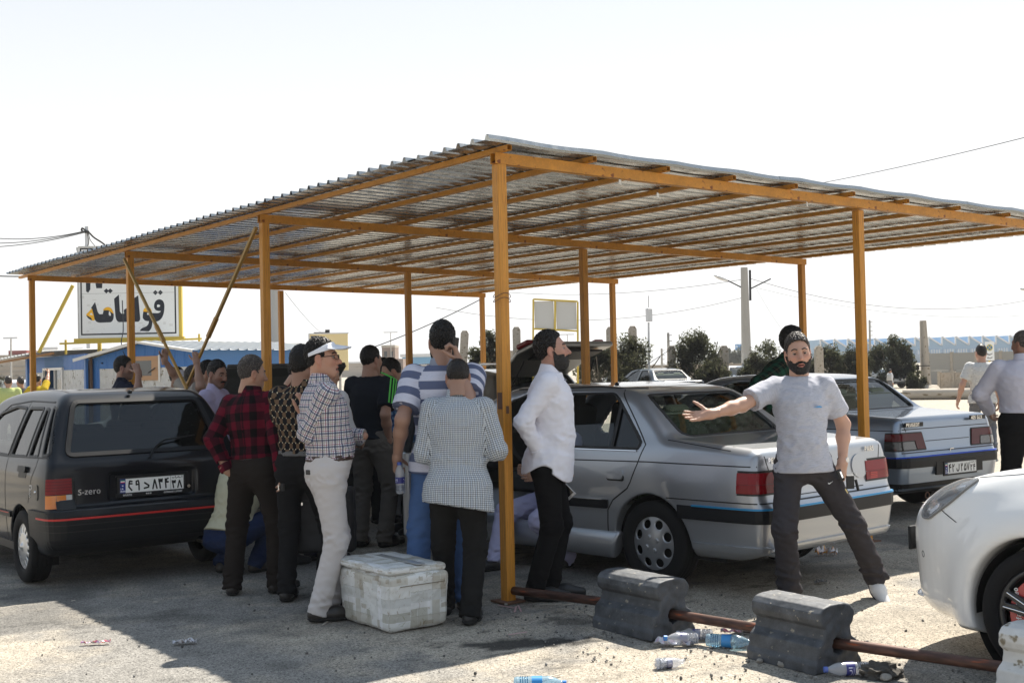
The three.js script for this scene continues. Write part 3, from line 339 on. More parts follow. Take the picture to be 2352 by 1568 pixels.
{ const g = thing('factory_hall', 'long pale blue factory hall with a saw tooth roof in the distance', 'building'), d = 420, k = d / 2789.7, a = SIGHT(1886, 834, d), n = 18, w = 31 * k, M_fac = mat(.22, .37, .52, .7), top = SIGHT(2000, 790, d).y, X = a.x; part('wall', box(n * w, top * .55, 20, X + n * w / 2, top * .275, a.z - 10), M_fac, g); for (let i = 0; i < n; i++) { const s = new THREE.Shape([[0, 0], [w, 0], [w, 2.0], [.25, 5.0], [0, 5.0]].map((p) => new THREE.Vector2(...p))); part('roof_bay', new THREE.ExtrudeGeometry(s, { depth: 20, bevelEnabled: false }).translate(X + i * w, top * .55, a.z - 20), M_fac, g); part('roof_edge', merge([bar(V(X + i * w + .1, top * .55 + 5.1, a.z + .2), V(X + i * w + w, top * .55 + 2.1, a.z + .2), .4, .5), box(.5, 3, .4, X + i * w, top * .55 + 3.5, a.z + .2)]), M_lamp, g); const f = part('window_band', box(w * .86, 2.2, .3, X + (i + .5) * w, top * .5, a.z + .2), mat(.55, .6, .64, .5), g); for (let q = 0; q < 5; q++) part('glazing_bar', box(.25, 2.2, .2, X + (i + .12 + q * .19) * w, top * .5, a.z + .42), M_fac, f); } part('plinth', box(n * w, 3, 1, X + n * w / 2, 1.5, a.z + .6), mat(.3, .38, .45, .8), g); }
{ const g = thing('factory_hall', 'low pale blue shed roofs behind the striped polo man', 'building'), a = SIGHT(924, 832, 300), b = SIGHT(1040, 818, 300); part('wall', box(b.x - a.x, b.y, 12, (a.x + b.x) / 2, b.y / 2, a.z - 6), mat(.12, .36, .6, .7), g); part('roof', box(b.x - a.x + 1, .8, 13, (a.x + b.x) / 2, b.y + .4, a.z - 6), M_lamp, g); }
{ const g = thing('water_tower', 'blue lettered water tank on thin legs far beyond the trees', 'water tower'), d = 420, k = (u, v) => SIGHT(u, v, d), p = k(1698.5, 797); const t = canvasTex(256, 128, (c) => { c.fillStyle = '#4f8dc4'; c.fillRect(0, 0, 256, 128); c.strokeStyle = '#dfe9f2'; c.lineWidth = 9; for (let i = 0; i < 3; i++) { const x = 20 + i * 80; c.beginPath(); c.moveTo(x, 40); c.quadraticCurveTo(x + 10, 85, x + 32, 60); c.lineTo(x + 34, 30); c.moveTo(x + 46, 28); c.lineTo(x + 46, 70); c.stroke(); } }); part('tank', cyl(1.45, 1.45, 2.1, p.x, p.y, p.z, 20), mat(1, 1, 1, .6, 0, { map: t }), g); for (const q of [-1.6, 1.6]) part('leg', rod(V(p.x + q * 1.15, p.y - 6, p.z), V(p.x + q * .8, p.y - 1, p.z), .15), M_lamp, g); part('riser', rod(V(p.x, 0, p.z), V(p.x, p.y - 1, p.z), .4), mat(.25, .4, .55, .6), g); part('catwalk', cyl(1.9, 1.9, .2, p.x, p.y - 1.1, p.z), M_lamp, g); }
{ const g = thing('warehouse', 'long beige building with a dark red roof edge at the far left', 'building'), d = 140, k = (u, v) => SIGHT(u, v, d), a = k(-60, 870), b = k(106, 813), c = k(180, 815); part('wall', merge([box(b.x - a.x, b.y, 14, (a.x + b.x) / 2, b.y / 2, a.z - 7), box(c.x - b.x, b.y - .4, 12, (c.x + b.x) / 2, (b.y - .4) / 2, a.z - 7)]), M_wallA, g); const r0 = k(10, 812), r1 = k(52, 807); part('roof', box(r1.x - r0.x, .5, 8, (r0.x + r1.x) / 2, r1.y - .1, a.z - 5), mat(.25, .06, .05, .7), g); for (let i = 0; i < 5; i++) part('wall_band', box(b.x - a.x, .07, .1, (a.x + b.x) / 2, .7 + i * .55, a.z + .06), M_wallB, g); const q = k(180, 838); part('side_panel', box(1.2, b.y + .6, .3, q.x, (b.y + .6) / 2, q.z + .2), mat(.35, .36, .4, .7), g); part('roof_unit', box(2, .9, 1.5, k(95, 811).x, b.y + .4, a.z - 3), M_lamp, g); }
{ const g = thing('warehouse', 'pale long building on the horizon behind the moustached man', 'building'), a = SIGHT(470, 850, 300), b = SIGHT(880, 833, 300); part('wall', box(b.x - a.x, b.y, 12, (a.x + b.x) / 2, b.y / 2, a.z - 6), M_wallA, g); const c = SIGHT(588, 805, 220), e = SIGHT(606, 860, 220); part('tower_block', merge([box(1.7, c.y, 3, c.x + .6, c.y / 2, c.z), box(8, c.y * .86, 4, c.x + 10, c.y * .43, c.z)]), M_wallA, g); part('roof', box(b.x - a.x, .4, 12.5, (a.x + b.x) / 2, b.y + .2, a.z - 6), M_lamp, g); }
{ const g = thing('traffic_sign', 'white no stopping sign with a crossed blue disc on a yellow pole', 'sign'), c = SIGHT(2274, 806, 40), t = canvasTex(128, 256, (q) => { q.fillStyle = '#eef0f0'; q.fillRect(0, 0, 128, 256); q.fillStyle = '#2277bb'; q.beginPath(); q.arc(64, 80, 42, 0, 7); q.fill(); q.strokeStyle = '#d8c43a'; q.lineWidth = 9; q.beginPath(); q.arc(64, 80, 40, 0, 7); q.moveTo(36, 50); q.lineTo(92, 110); q.moveTo(92, 50); q.lineTo(36, 110); q.stroke(); q.strokeStyle = '#15171a'; q.lineWidth = 8; q.beginPath(); q.moveTo(25, 160); q.quadraticCurveTo(60, 190, 100, 160); q.moveTo(30, 175); q.lineTo(70, 180); q.moveTo(25, 215); q.quadraticCurveTo(60, 240, 100, 212); q.moveTo(40, 205); q.lineTo(46, 205); q.stroke(); }); part('face_panel', box(.3, .62, .02, c.x, c.y, c.z), mat(1, 1, 1, .5, 0, { map: t }), g); part('pole', rod(V(c.x, 0, c.z - .04), V(c.x, c.y, c.z - .04), .03), M_yel, g); }
{ const r = rng(31), gs = []; for (let i = 0; i < 46; i++) { const u = -30 + r() * 112, v = 866 + r() * 16, p = GROUND(u, Math.max(884, v + 14)); p.z = -70 - r() * 60; p.x = SIGHT(u, 860, -p.z).x; gs.push(new RoundedBoxGeometry(3.6, .7, 1.6, 1, .2).rotateY(r() * 3).translate(p.x, .6, p.z), new RoundedBoxGeometry(2, .6, 1.4, 1, .2).rotateY(r() * 3).translate(p.x, 1.1, p.z)); } const o = solo('car_park', merge(gs), mat(.5, .52, .54, .3, .2), 'distant packed lot of pale parked cars at the far left', 'parked cars'); o.userData.kind = 'stuff'; }
// ---------- overhead wires ----------
{ const wire = (l, a, b, dip, r = .012) => solo('overhead_wire', sag(a, b, dip, r), M_wire, l, 'wire'); const k = SIGHT;
  wire('taut wire falling from the upper right corner behind the roof', k(1840, 429, 30), k(2420, 299, 22), .05, .008); wire('sagging wire from the thick pole to the right edge', k(1722, 639, 52), k(2420, 676, 60), 1.0); wire('wire running left from the thick pole under the roof', k(1712, 641, 52), k(1080, 662, 70), .5); wire('wire climbing right behind the striped polo man', k(850, 800, 30), k(1110, 684, 30), .06); wire('wire from the sign frame down to the orange post', k(463, 783, 29), k(600, 823, 33), .25); wire('upper of three wires running off the left edge', k(196, 530, 38), k(-40, 544, 40), .15, .014); wire('middle of three wires running off the left edge', k(196, 531, 38), k(-40, 558, 40), .12, .014); wire('lowest of three wires running off the left edge', k(196, 533, 38), k(-40, 568, 40), .1, .014); wire('double wire leaving the roof corner at the left edge', k(110, 633, 38), k(-40, 632, 38), .03, .02); wire('faint wire left of the corner post', k(1000, 706, 60), k(1720, 680, 60), .9, .012); wire('faint low wire right of the thick pole', k(1735, 660, 52), k(2400, 720, 60), .6, .007); wire('thin guy wire slanting down from the thick pole', k(1738, 663, 52), k(1800, 760, 60), .1, .006); wire('thin wire from the roof to the cream billboard', k(655, 672, 40), k(740, 766, 57), .1, .008); }
{ const k = (u, v) => SIGHT(u, v, 45), g = thing('street_lamp', 'tip of a street lamp arm entering at the right edge', 'street lamp'); const s = new THREE.SphereGeometry(.2, 10, 8); s.scale(1, .4, .5); const p = k(2356, 663); part('lamp_head', s.translate(p.x, p.y, p.z), M_lamp, g); part('pole', rod(k(2400, 880).setY(0), k(2400, 650), .09), M_pole, g); part('lamp_arm', rod(k(2400, 655), k(2356, 662), .03), M_pole, g); }
// ---------- trees ----------
const M_leaf = new THREE.MeshPhysicalMaterial({ vertexColors: true, roughness: .34, transmission: .5, thickness: 0, side: THREE.DoubleSide }), M_bark = mat(.12, .1, .075, .9);
function crownGeo(seed, w, h, n, lw, clumps) {      // many small leaves on sprays that radiate from a few limbs
  const r = rng(seed), P = [], N = [], K = [], cl = [];
  for (let i = 0; i < clumps; i++) { const t = r(), y = h * (.12 + .8 * t), rad = w * .5 * Math.sin(Math.PI * clamp(.18 + .74 * t, 0, 1)) * (.35 + .65 * r()), a = r() * 6.283; cl.push([Math.cos(a) * rad, y, Math.sin(a) * rad, w * (.075 + .095 * r())]); }
  const q = new THREE.Quaternion(), e = new THREE.Euler(), p = V();
  for (let i = 0; i < n; i++) {
    const c = cl[Math.floor(r() * cl.length)]; let x, y, z, l; do { x = r() * 2 - 1; y = r() * 2 - 1; z = r() * 2 - 1; l = x * x + y * y + z * z; } while (l > 1); const k = c[3] * (.6 + .55 * Math.sqrt(l));
    p.set(c[0] + x * k, c[1] + y * k * 1.25, c[2] + z * k); e.set(r() * 6.28, r() * 6.28, r() * 6.28); q.setFromEuler(e); const s = lw * (.6 + .8 * r()); const tone = .55 + .9 * r();
    const u = V(s, 0, 0).applyQuaternion(q), v = V(0, s * .32, 0).applyQuaternion(q), nn = V(0, 0, 1).applyQuaternion(q); const A = p.clone().sub(u), B = p.clone().add(v), D = p.clone().add(u), F = p.clone().sub(v);
    for (const t of [A, B, D, A, D, F]) { P.push(t.x, t.y, t.z); N.push(nn.x, nn.y, nn.z); K.push(.28 * tone, .295 * tone, .195 * tone); }
  }
  const g = new THREE.BufferGeometry(); g.setAttribute('position', new THREE.Float32BufferAttribute(P, 3)); g.setAttribute('normal', new THREE.Float32BufferAttribute(N, 3)); g.setAttribute('color', new THREE.Float32BufferAttribute(K, 3)); return g;
}
function tree(label, u, top, d, wpx, seed, n = 9000, group) {
  const b = SIGHT(u, 860, d), t = SIGHT(u, top, d), h = t.y, w = wpx * d / 2789.7, g = thing('olive_tree', label, 'tree', [b.x, 0, b.z], 0, group), r = rng(seed + 99);
  const lim = [tube([V(0, 0, 0), V(.05, h * .25, .03), V(0, h * .5, 0)], .05 * h / 2.5, 8, 7)]; for (let i = 0; i < 8; i++) { const a = r() * 6.28, q = .2 + .25 * r(); lim.push(tube([V(0, h * .12 + h * .25 * r(), 0), V(Math.cos(a) * w * q * .6, h * .5, Math.sin(a) * w * q * .6), V(Math.cos(a) * w * q, h * (.65 + .25 * r()), Math.sin(a) * w * q)], .018 * h / 2.5, 8, 5)); }
  part('trunk', merge(lim), M_bark, g); part('crown', crownGeo(seed, w, h, n, .046 + d * .00045, 34), M_leaf, g); return g;
}
tree('olive tree half hidden by the leaning concrete post', 1096, 798, 44, 95, 1, 8000); tree('taller thin olive tree just left of the front corner post', 1126, 752, 46, 75, 2, 7000); tree('olive bush at the right foot of the front corner post', 1200, 815, 44, 120, 3, 7000);
tree('broad olive tree behind the silver car between two far orange posts', 1380, 800, 42, 130, 4, 8500); tree('rounded olive tree right of the last orange post in the middle', 1452, 772, 44, 150, 5, 12000); tree('tallest dark olive tree left of the thick lamp pole', 1602, 768, 46, 150, 6, 14000); tree('small pale green olive bush in front of the tallest olive', 1640, 820, 44, 75, 7, 6000); tree('olive tree just right of the thick lamp pole', 1758, 790, 46, 130, 8, 9000); tree('low olive bush at the foot of the thick lamp pole', 1715, 838, 43, 70, 17, 4000);
tree('spreading olive tree right of the pointing man', 1905, 800, 52, 130, 9, 9000); tree('olive bush behind the right front orange post', 1965, 795, 50, 90, 10, 7000); tree('large olive tree at the right behind the blue car', 2048, 772, 56, 125, 11, 13000); tree('small olive sapling at the foot of the large olive at the right', 2100, 850, 54, 50, 12, 3500);
{ const gs = []; for (let i = 0; i < 9; i++) { const p = SIGHT(1640 + i * 11, 860, 230 + (i % 3) * 12); gs.push(crownGeo(60 + i, 4.6, 3.4 + (i % 4) * .3, 1600, .22, 14).translate(p.x, 0, p.z)); } const o = solo('grove', mergeGeometries(gs), M_leaf, 'dark distant grove of trees below the water tower', 'trees'); o.userData.kind = 'stuff'; }
{ const p = SIGHT(540, 860, 120), g = thing('round_tree', 'round tree top far behind the two dark haired men on the left', 'tree', [p.x, 0, p.z]); part('trunk', rod(V(0, 0, 0), V(0, 1.6, 0), .12), M_bark, g); part('crown', crownGeo(71, 5, 3.7, 5000, .12, 24), M_leaf, g); const p2 = SIGHT(0, 860, 60), g2 = thing('shrub', 'pale green shrub at the far left edge', 'plant', [p2.x, 0, p2.z]); part('stem', rod(V(0, 0, 0), V(0, 1, 0), .04), M_bark, g2); part('crown', crownGeo(72, 1.2, 1.7, 2500, .05, 14), M_leaf, g2); const p3 = SIGHT(916, 860, 110), g3 = thing('shrub', 'small bush before the unfinished brick building', 'plant', [p3.x, 0, p3.z]); part('stem', rod(V(0, 0, 0), V(0, 1, 0), .05), M_bark, g3); part('crown', crownGeo(73, 1.2, 1.7, 1500, .08, 10), M_leaf, g3); }
// ---------- car building kit: local +x forward, +z to the car's right, y up, x = 0 at the rear bumper ----------
const M_rubber = mat(.010, .010, .011, .75, 0, { specularIntensity: .4 }), M_trim = mat(.010, .011, .013, .45, 0, { specularIntensity: .5 }), M_sealGapShade = mat(.008, .008, .008, .5), M_chrome = mat(.75, .76, .78, .12, 1), M_under = mat(.012, .012, .012, .9), M_seat = mat(.035, .038, .04, .9), M_dash = mat(.03, .03, .032, .7);  // the seal black also colours strips that paint panel-gap shade
const M_glass = new THREE.MeshPhysicalMaterial({ color: C(.52, .55, .54), roughness: .02, transmission: 1, thickness: 0, ior: 1.5, side: THREE.DoubleSide }), M_tint = new THREE.MeshPhysicalMaterial({ color: C(.16, .18, .18), roughness: .02, transmission: 1, thickness: 0, ior: 1.5, side: THREE.DoubleSide });
const paint = (r, g, b, metal = .0, rough = .35, coat = 1) => new THREE.MeshPhysicalMaterial({ color: C(r, g, b), metalness: metal, roughness: rough, clearcoat: coat, clearcoatRoughness: .04, specularIntensity: .4, side: THREE.DoubleSide });
const M_red = mat(.20, .004, .008, .12, 0, { clearcoat: .35, specularIntensity: .3 }), M_redd = mat(.09, .003, .006, .12, 0, { clearcoat: .35, specularIntensity: .3 }), M_amber = mat(.62, .17, .01, .12, 0, { clearcoat: 1 }), M_clear = mat(.45, .46, .46, .1, .2, { clearcoat: 1 }), M_smoke = mat(.03, .03, .03, .1, 0, { clearcoat: 1 });
function shell({ prof, plan, sect, arches, k = .07, archZ = .5 }) {
  const P = baked(rounded(prof, .06), .01, .3), W = Math.max(...plan.map((p) => p[1])), Q = baked(rounded([...plan, ...plan.slice().reverse().map(([x, z]) => [x, -z])], .12), .012, .3), s0 = curve1(sect), sT = Float32Array.from({ length: 402 }, (_, i) => s0(i * .005)), s = (y) => { const t = clamp(y / .005, 0, 400), i = Math.floor(t); return sT[i] + (sT[i + 1] - sT[i]) * (t - i); };
  const base = (x, y, z) => smax(P(x, y), Q(x, Math.abs(z) + W - s(y)), k);
  const body = (x, y, z) => { let d = base(x, y, z); for (const [ax, ay, r, fl = 1] of arches) { const q = Math.hypot(x - ax, (y - ay) * fl) - r; d = smax(d, -Math.max(q, archZ - Math.abs(z)), .012); } return d; };
  return { base, body };
}
const slab = (P, lo) => { const q = poly2(rounded(P, .03)); return (u, v) => q(u, v); };
// project (u, v) of a side / rear / front / top view on to a surface
function onto(sd, mode, u, v) {
  let o, d; if (mode === 'L' || mode === 'R') { const s = mode === 'L' ? -1 : 1; o = [u, v, s * 1.3]; d = [0, 0, -s]; } else if (mode === 'rear') { o = [-.6, v, u]; d = [1, 0, 0]; } else if (mode === 'front') { o = [5.4, v, u]; d = [-1, 0, 0]; } else { o = [u, 2.2, v]; d = [0, -1, 0]; }
  return march(sd, o, d);
}
function march(sd, o, d) { let t = 0; for (let i = 0; i < 80; i++) { const q = sd(o[0] + d[0] * t, o[1] + d[1] * t, o[2] + d[2] * t); if (q < .0004) break; t += q * .85; if (t > 4) { t = 4; break; } } return V(o[0] + d[0] * t, o[1] + d[1] * t, o[2] + d[2] * t); }
function grad(sd, p, e = .012) { return V(sd(p.x + e, p.y, p.z) - sd(p.x - e, p.y, p.z), sd(p.x, p.y + e, p.z) - sd(p.x, p.y - e, p.z), sd(p.x, p.y, p.z + e) - sd(p.x, p.y, p.z - e)).normalize(); }
function patch(sd, poly, mode, off = .003, thick = .012, edge = .06) {   // a plate that follows the surface, cut to an outline
  let g = new THREE.ShapeGeometry(new THREE.Shape(poly.map((p) => new THREE.Vector2(p[0], p[1])))); let pts = [], tri = []; const pa = g.attributes.position; for (let i = 0; i < pa.count; i++) pts.push([pa.getX(i), pa.getY(i)]); const ix = g.index.array; for (let i = 0; i < ix.length; i += 3) tri.push([ix[i], ix[i + 1], ix[i + 2]]);
  for (let it = 0; it < 6; it++) { const mid = new Map(), out = []; let split = false; const M = (a, b) => { const k = a < b ? a * 1e5 + b : b * 1e5 + a; if (mid.has(k)) return mid.get(k); const L = Math.hypot(pts[a][0] - pts[b][0], pts[a][1] - pts[b][1]); const r = L > edge ? (pts.push([(pts[a][0] + pts[b][0]) / 2, (pts[a][1] + pts[b][1]) / 2]), pts.length - 1) : -1; if (r >= 0) split = true; mid.set(k, r); return r; };
    for (const [a, b, c] of tri) { const ab = M(a, b), bc = M(b, c), ca = M(c, a), n = (ab >= 0) + (bc >= 0) + (ca >= 0); if (!n) out.push([a, b, c]); else if (n === 3) out.push([a, ab, ca], [ab, b, bc], [ca, bc, c], [ab, bc, ca]); else if (n === 1) { if (ab >= 0) out.push([a, ab, c], [ab, b, c]); else if (bc >= 0) out.push([b, bc, a], [bc, c, a]); else out.push([c, ca, b], [ca, a, b]); } else { if (ab < 0) out.push([c, ca, bc], [ca, a, b], [ca, b, bc]); else if (bc < 0) out.push([a, ab, ca], [ab, b, c], [ab, c, ca]); else out.push([b, bc, ab], [bc, c, a], [bc, a, ab]); } }
    tri = out; if (!split) break; }
  const top = [], nor = []; for (const [u, v] of pts) { const p = onto(sd, mode, u, v), n = grad(sd, p); nor.push(n); top.push(p.addScaledVector(n, off)); }
  const P = [], N = [], push = (p, n) => { P.push(p.x, p.y, p.z); N.push(n.x, n.y, n.z); }, cnt = new Map(), ek = (a, b) => (a < b ? a * 1e5 + b : b * 1e5 + a);
  for (const [a, b, c] of tri) { const fn = V().crossVectors(top[b].clone().sub(top[a]), top[c].clone().sub(top[a])); const o = fn.dot(nor[a]) >= 0 ? [a, b, c] : [a, c, b]; for (const q of o) push(top[q], nor[q]); for (const [s, t] of [[a, b], [b, c], [c, a]]) cnt.set(ek(s, t), (cnt.get(ek(s, t)) || 0) + 1); }
  if (thick > 0) for (const [key, n] of cnt) if (n === 1) { const a = Math.floor(key / 1e5), b = key % 1e5, a2 = top[a].clone().addScaledVector(nor[a], -thick), b2 = top[b].clone().addScaledVector(nor[b], -thick), fn = V().crossVectors(top[b].clone().sub(top[a]), a2.clone().sub(top[a])).normalize(); for (const q of [top[a], top[b], b2, top[a], b2, a2]) push(q, fn); }
  const r = new THREE.BufferGeometry(); r.setAttribute('position', new THREE.Float32BufferAttribute(P, 3)); r.setAttribute('normal', new THREE.Float32BufferAttribute(N, 3)); return r;
}
function ribbon(pts, nor, w, h, closed) {           // a raised strip along points on a surface
  const n = pts.length, P = [], I = [], pr = [[-1, -.35], [-.75, 1], [.75, 1], [1, -.35]];
  for (let i = 0; i < n; i++) { const a = pts[closed ? (i + n - 1) % n : Math.max(0, i - 1)], b = pts[closed ? (i + 1) % n : Math.min(n - 1, i + 1)], t = b.clone().sub(a).normalize(), s = V().crossVectors(t, nor[i]).normalize(); for (const [x, y] of pr) { const p = pts[i].clone().addScaledVector(s, x * w / 2).addScaledVector(nor[i], y * h); P.push(p.x, p.y, p.z); } }
  for (let i = 0; i < (closed ? n : n - 1); i++) for (let q = 0; q < 3; q++) { const a = i * 4 + q, b = ((i + 1) % n) * 4 + q; I.push(a, b, a + 1, a + 1, b, b + 1); }
  const g = new THREE.BufferGeometry(); g.setAttribute('position', new THREE.Float32BufferAttribute(P, 3)); g.setIndex(I); const f = g.toNonIndexed(); f.computeVertexNormals(); return f;
}
function line(sd, poly, mode, w = .006, h = .0015, closed = false, step = .04) { const p = []; const n = poly.length; for (let i = 0; i < (closed ? n : n - 1); i++) { const a = poly[i], b = poly[(i + 1) % n], L = Math.hypot(b[0] - a[0], b[1] - a[1]), k = Math.max(1, Math.ceil(L / step)); for (let s = 0; s < k; s++) p.push([mix(a[0], b[0], s / k), mix(a[1], b[1], s / k)]); } if (!closed) p.push(poly[n - 1]); const P = p.map(([u, v]) => onto(sd, mode, u, v)); return ribbon(P, P.map((q) => grad(sd, q)), w, h, closed); }
function belt(sd, y0, y1, path, off, thick = .02, ny = 3) { // a band round the body: path of [center x, center z, angle]
  const pt = path.map(([cx, cz, a]) => { const d = [Math.cos(a), 0, Math.sin(a)]; return Array.from({ length: ny + 1 }, (_, j) => { const y = mix(typeof y0 === 'function' ? y0(cx, cz) : y0, typeof y1 === 'function' ? y1(cx, cz) : y1, j / ny), p = march(sd, [cx + d[0] * 1.1, y, cz + d[2] * 1.1], [-d[0], 0, -d[2]]), n = grad(sd, p); n.y *= .3; n.normalize(); return [p.clone().addScaledVector(n, off), p.clone().addScaledVector(n, off - thick)]; }); });
  const P = [], I = [], m = ny + 3; for (const c of pt) { const col = [c[0][1], ...c.map((q) => q[0]), c[ny][1]]; for (const q of col) P.push(q.x, q.y, q.z); }
  for (let i = 0; i + 1 < pt.length; i++) for (let j = 0; j + 1 < m; j++) { const o = i * m + j; I.push(o, o + 1, o + m, o + 1, o + m + 1, o + m); }
  for (const e of [0, pt.length - 1]) for (let j = 1; j + 1 < m; j++) I.push(e * m, e * m + j, e * m + j + 1);
  const g = new THREE.BufferGeometry(); g.setAttribute('position', new THREE.Float32BufferAttribute(P, 3)); g.setIndex(I); const c = g.toNonIndexed(); c.computeVertexNormals(); return c;
}
const rearPath = (xs, hw, r) => { const p = []; for (let i = 0; i <= 8; i++) p.push([mix(xs, r, i / 8), -(hw - r), -Math.PI / 2]); for (let i = 1; i <= 8; i++) p.push([r, -(hw - r), -Math.PI / 2 - i / 8 * Math.PI / 2]); for (let i = 1; i < 12; i++) p.push([r, mix(-(hw - r), hw - r, i / 12), Math.PI]); for (let i = 0; i <= 8; i++) p.push([r, hw - r, Math.PI - i / 8 * Math.PI / 2]); for (let i = 1; i <= 8; i++) p.push([mix(r, xs, i / 8), hw - r, Math.PI / 2]); return p; };
function tyreGeo(R, w, rim) { const h = w / 2, p = [[rim, -h * .8], [rim + .012, -h * .98], [(rim + R) / 2, -h * 1.04], [R - .02, -h * .96], [R - .006, -h * .86], [R, -h * .7]]; const gr = (c) => { p.push([R, c - .006], [R - .007, c - .004], [R - .007, c + .004], [R, c + .006]); }; gr(-h * .4); gr(0); gr(h * .4); p.push([R, h * .7], [R - .006, h * .86], [R - .02, h * .96], [(rim + R) / 2, h * 1.04], [rim + .012, h * .98], [rim, h * .8]); const g = new THREE.LatheGeometry(p.map((q) => new THREE.Vector2(...q)), 56); g.rotateX(Math.PI / 2); return g; }
function rimGeo(kind, r) {                         // outward face towards +z
  const f = (x, y, z) => { const q = Math.hypot(x, y), a = Math.atan2(y, x); let d;
    if (kind === 'oval') { d = Math.max(q - r, Math.abs(z - .012 * (1 - (q / r) ** 2) * 2.2) - .006); const k = 8, s = 6.2832 / k, aa = ((a % s) + s) % s - s / 2, u = q * Math.cos(aa) - r * .76, v = q * Math.sin(aa); d = smax(d, -(Math.hypot(u / 1.0, v / 1.1) - r * .15), .012); d = Math.min(d, Math.hypot(q - r + .004, z) - .008); for (let i = 0; i < 4; i++) { const b = .5 + i * 1.5708, cx = Math.cos(b) * r * .28, cy = Math.sin(b) * r * .28; d = smin(d, Math.max(Math.hypot(x - cx, y - cy) - .013, Math.abs(z - .03) - .009), .006); } }
    else if (kind === 'slot') { d = Math.max(q - r, Math.abs(z - .016 * (1 - (q / r) ** 2)) - .006); const k = 14, s = 6.2832 / k, aa = ((a % s) + s) % s - s / 2, u = q * Math.cos(aa) - r * .74, v = q * Math.sin(aa); if (q > r * .45) d = smax(d, -(Math.max(Math.abs(u) - r * .12, Math.abs(v) - r * .055)), .01); d = Math.min(d, Math.hypot(q - r + .005, z) - .009); d = smin(d, Math.hypot(x, y, z - .02) - .022, .02); }
    else { d = Math.hypot(q - r + .012, z) - .016; const k = 5, s = 6.2832 / k; for (const o of [.17, -.17]) { const aa = ((((a + .3 + o * (1.0 - q / r * .15)) % s) + s) % s) - s / 2, u = q * Math.cos(aa), v = q * Math.sin(aa); d = smin(d, Math.max(Math.abs(v) - mix(.03, .014, q / r), Math.abs(z + .005 - .02 * (1 - q / r)) - .014, u - r + .01, .02 - u), .012); } d = smin(d, Math.max(q - r * .24, Math.abs(z - .012) - .016), .01); }
    return d; };
  return nets(f, [-r - .02, -r - .02, -.03], [r + .02, r + .02, .06], kind === 'turbine' ? .0055 : .0045);
}
const wheelCache = {};
function wheel(root, x, y, z, R, w, rimR, kind, rimM, steer = 0, camber = 0) {
  const key = [R, w, rimR, kind].join(); wheelCache[key] ||= { t: tyreGeo(R, w, rimR), r: rimGeo(kind, rimR), h: merge([new THREE.CylinderGeometry(R + .038, R + .038, .34, 28, 1, true, Math.PI - 1.65, 3.3).rotateX(Math.PI / 2).rotateZ(Math.PI / 2 * 0).translate(0, 0, w * .5 - .21), new THREE.CircleGeometry(R + .037, 28, -.2, 3.54).translate(0, 0, w * .5 - .36)]), d: new THREE.CylinderGeometry(rimR * .97, rimR * .97, .02, 32).rotateX(Math.PI / 2) };
  const c = wheelCache[key], o = new THREE.Group(); o.name = 'wheel'; o.position.set(x, y, z); o.rotation.y = (z < 0 ? Math.PI : 0) + steer; root.add(o);
  part('wheel_housing', c.h, M_under, o); part('tyre', c.t, M_rubber, o); const r = part('rim', c.r, rimM, o); r.position.z = w * .5 - .028; const d = part('brake_disc', c.d, M_under, o); d.position.z = w * .5 - .09; return o;
}
function seats(root, m, xF, xR, y, hw, cover) { const S = (w, h, d) => new RoundedBoxGeometry(w, h, d, 3, .05); for (const s of [-1, 1]) { part('front_seat', merge([S(.5, .16, .48).translate(xF + .2, y, s * .37), S(.14, .6, .48).rotateZ(.22).translate(xF - .12, y + .33, s * .37)]), m, root); part('headrest', S(.1, .19, .27).rotateZ(.15).translate(xF - .17, y + .66, s * .37), m, root); } part('rear_seat', merge([S(.5, .18, hw * 1.8).translate(xR + .25, y, 0), S(.15, .6, hw * 1.8).rotateZ(.3).translate(xR - .03, y + .3, 0)]), cover || m, root); for (const s of [-1, 1]) part('headrest', S(.09, .16, .26).rotateZ(.2).translate(xR - .09, y + .55, s * hw * .5), cover || m, root); }
const faceRear = (g, x, y, z) => g.rotateY(-Math.PI / 2).translate(x, y, z);   // a shape drawn facing +z, turned to face the rear
const font = await new FontLoader().loadAsync('fonts/droid/droid_sans_bold.typeface.json');
const letters = (t, size, depth = .006) => new TextGeometry(t, { font, size, depth, curveSegments: 3, bevelEnabled: false });
// number plates: strokes drawn by hand
const GL = { 6: [[.75, .1, .4, .05, .3, .3, .75, .32], [.32, .2, .25, .6, .7, .95]], 9: [[.72, .4, .3, .45, .3, .12, .6, .05, .72, .3, .74, .95]], 8: [[.1, .95, .42, .1], [.46, .1, .85, .95]], 3: [[.12, .08, .16, .32, .42, .3, .44, .1], [.44, .26, .66, .34, .72, .08], [.16, .1, .36, .95]], 4: [[.2, .1, .3, .95], [.26, .4, .62, .42], [.7, .06, .4, .12, .4, .34, .75, .4]], 2: [[.16, .08, .3, .95], [.18, .24, .5, .34, .7, .1]], 5: [[.5, .12, .2, .5, .12, .8, .3, .95, .5, .75, .7, .95, .88, .8, .8, .5, .5, .12]], 7: [[.1, .08, .48, .92], [.52, .92, .88, .08]], d: [[.2, .2, .8, .55, .75, .75, .15, .85]], l: [[.8, .0, .75, .75, .45, .98, .12, .85, .1, .6]] };
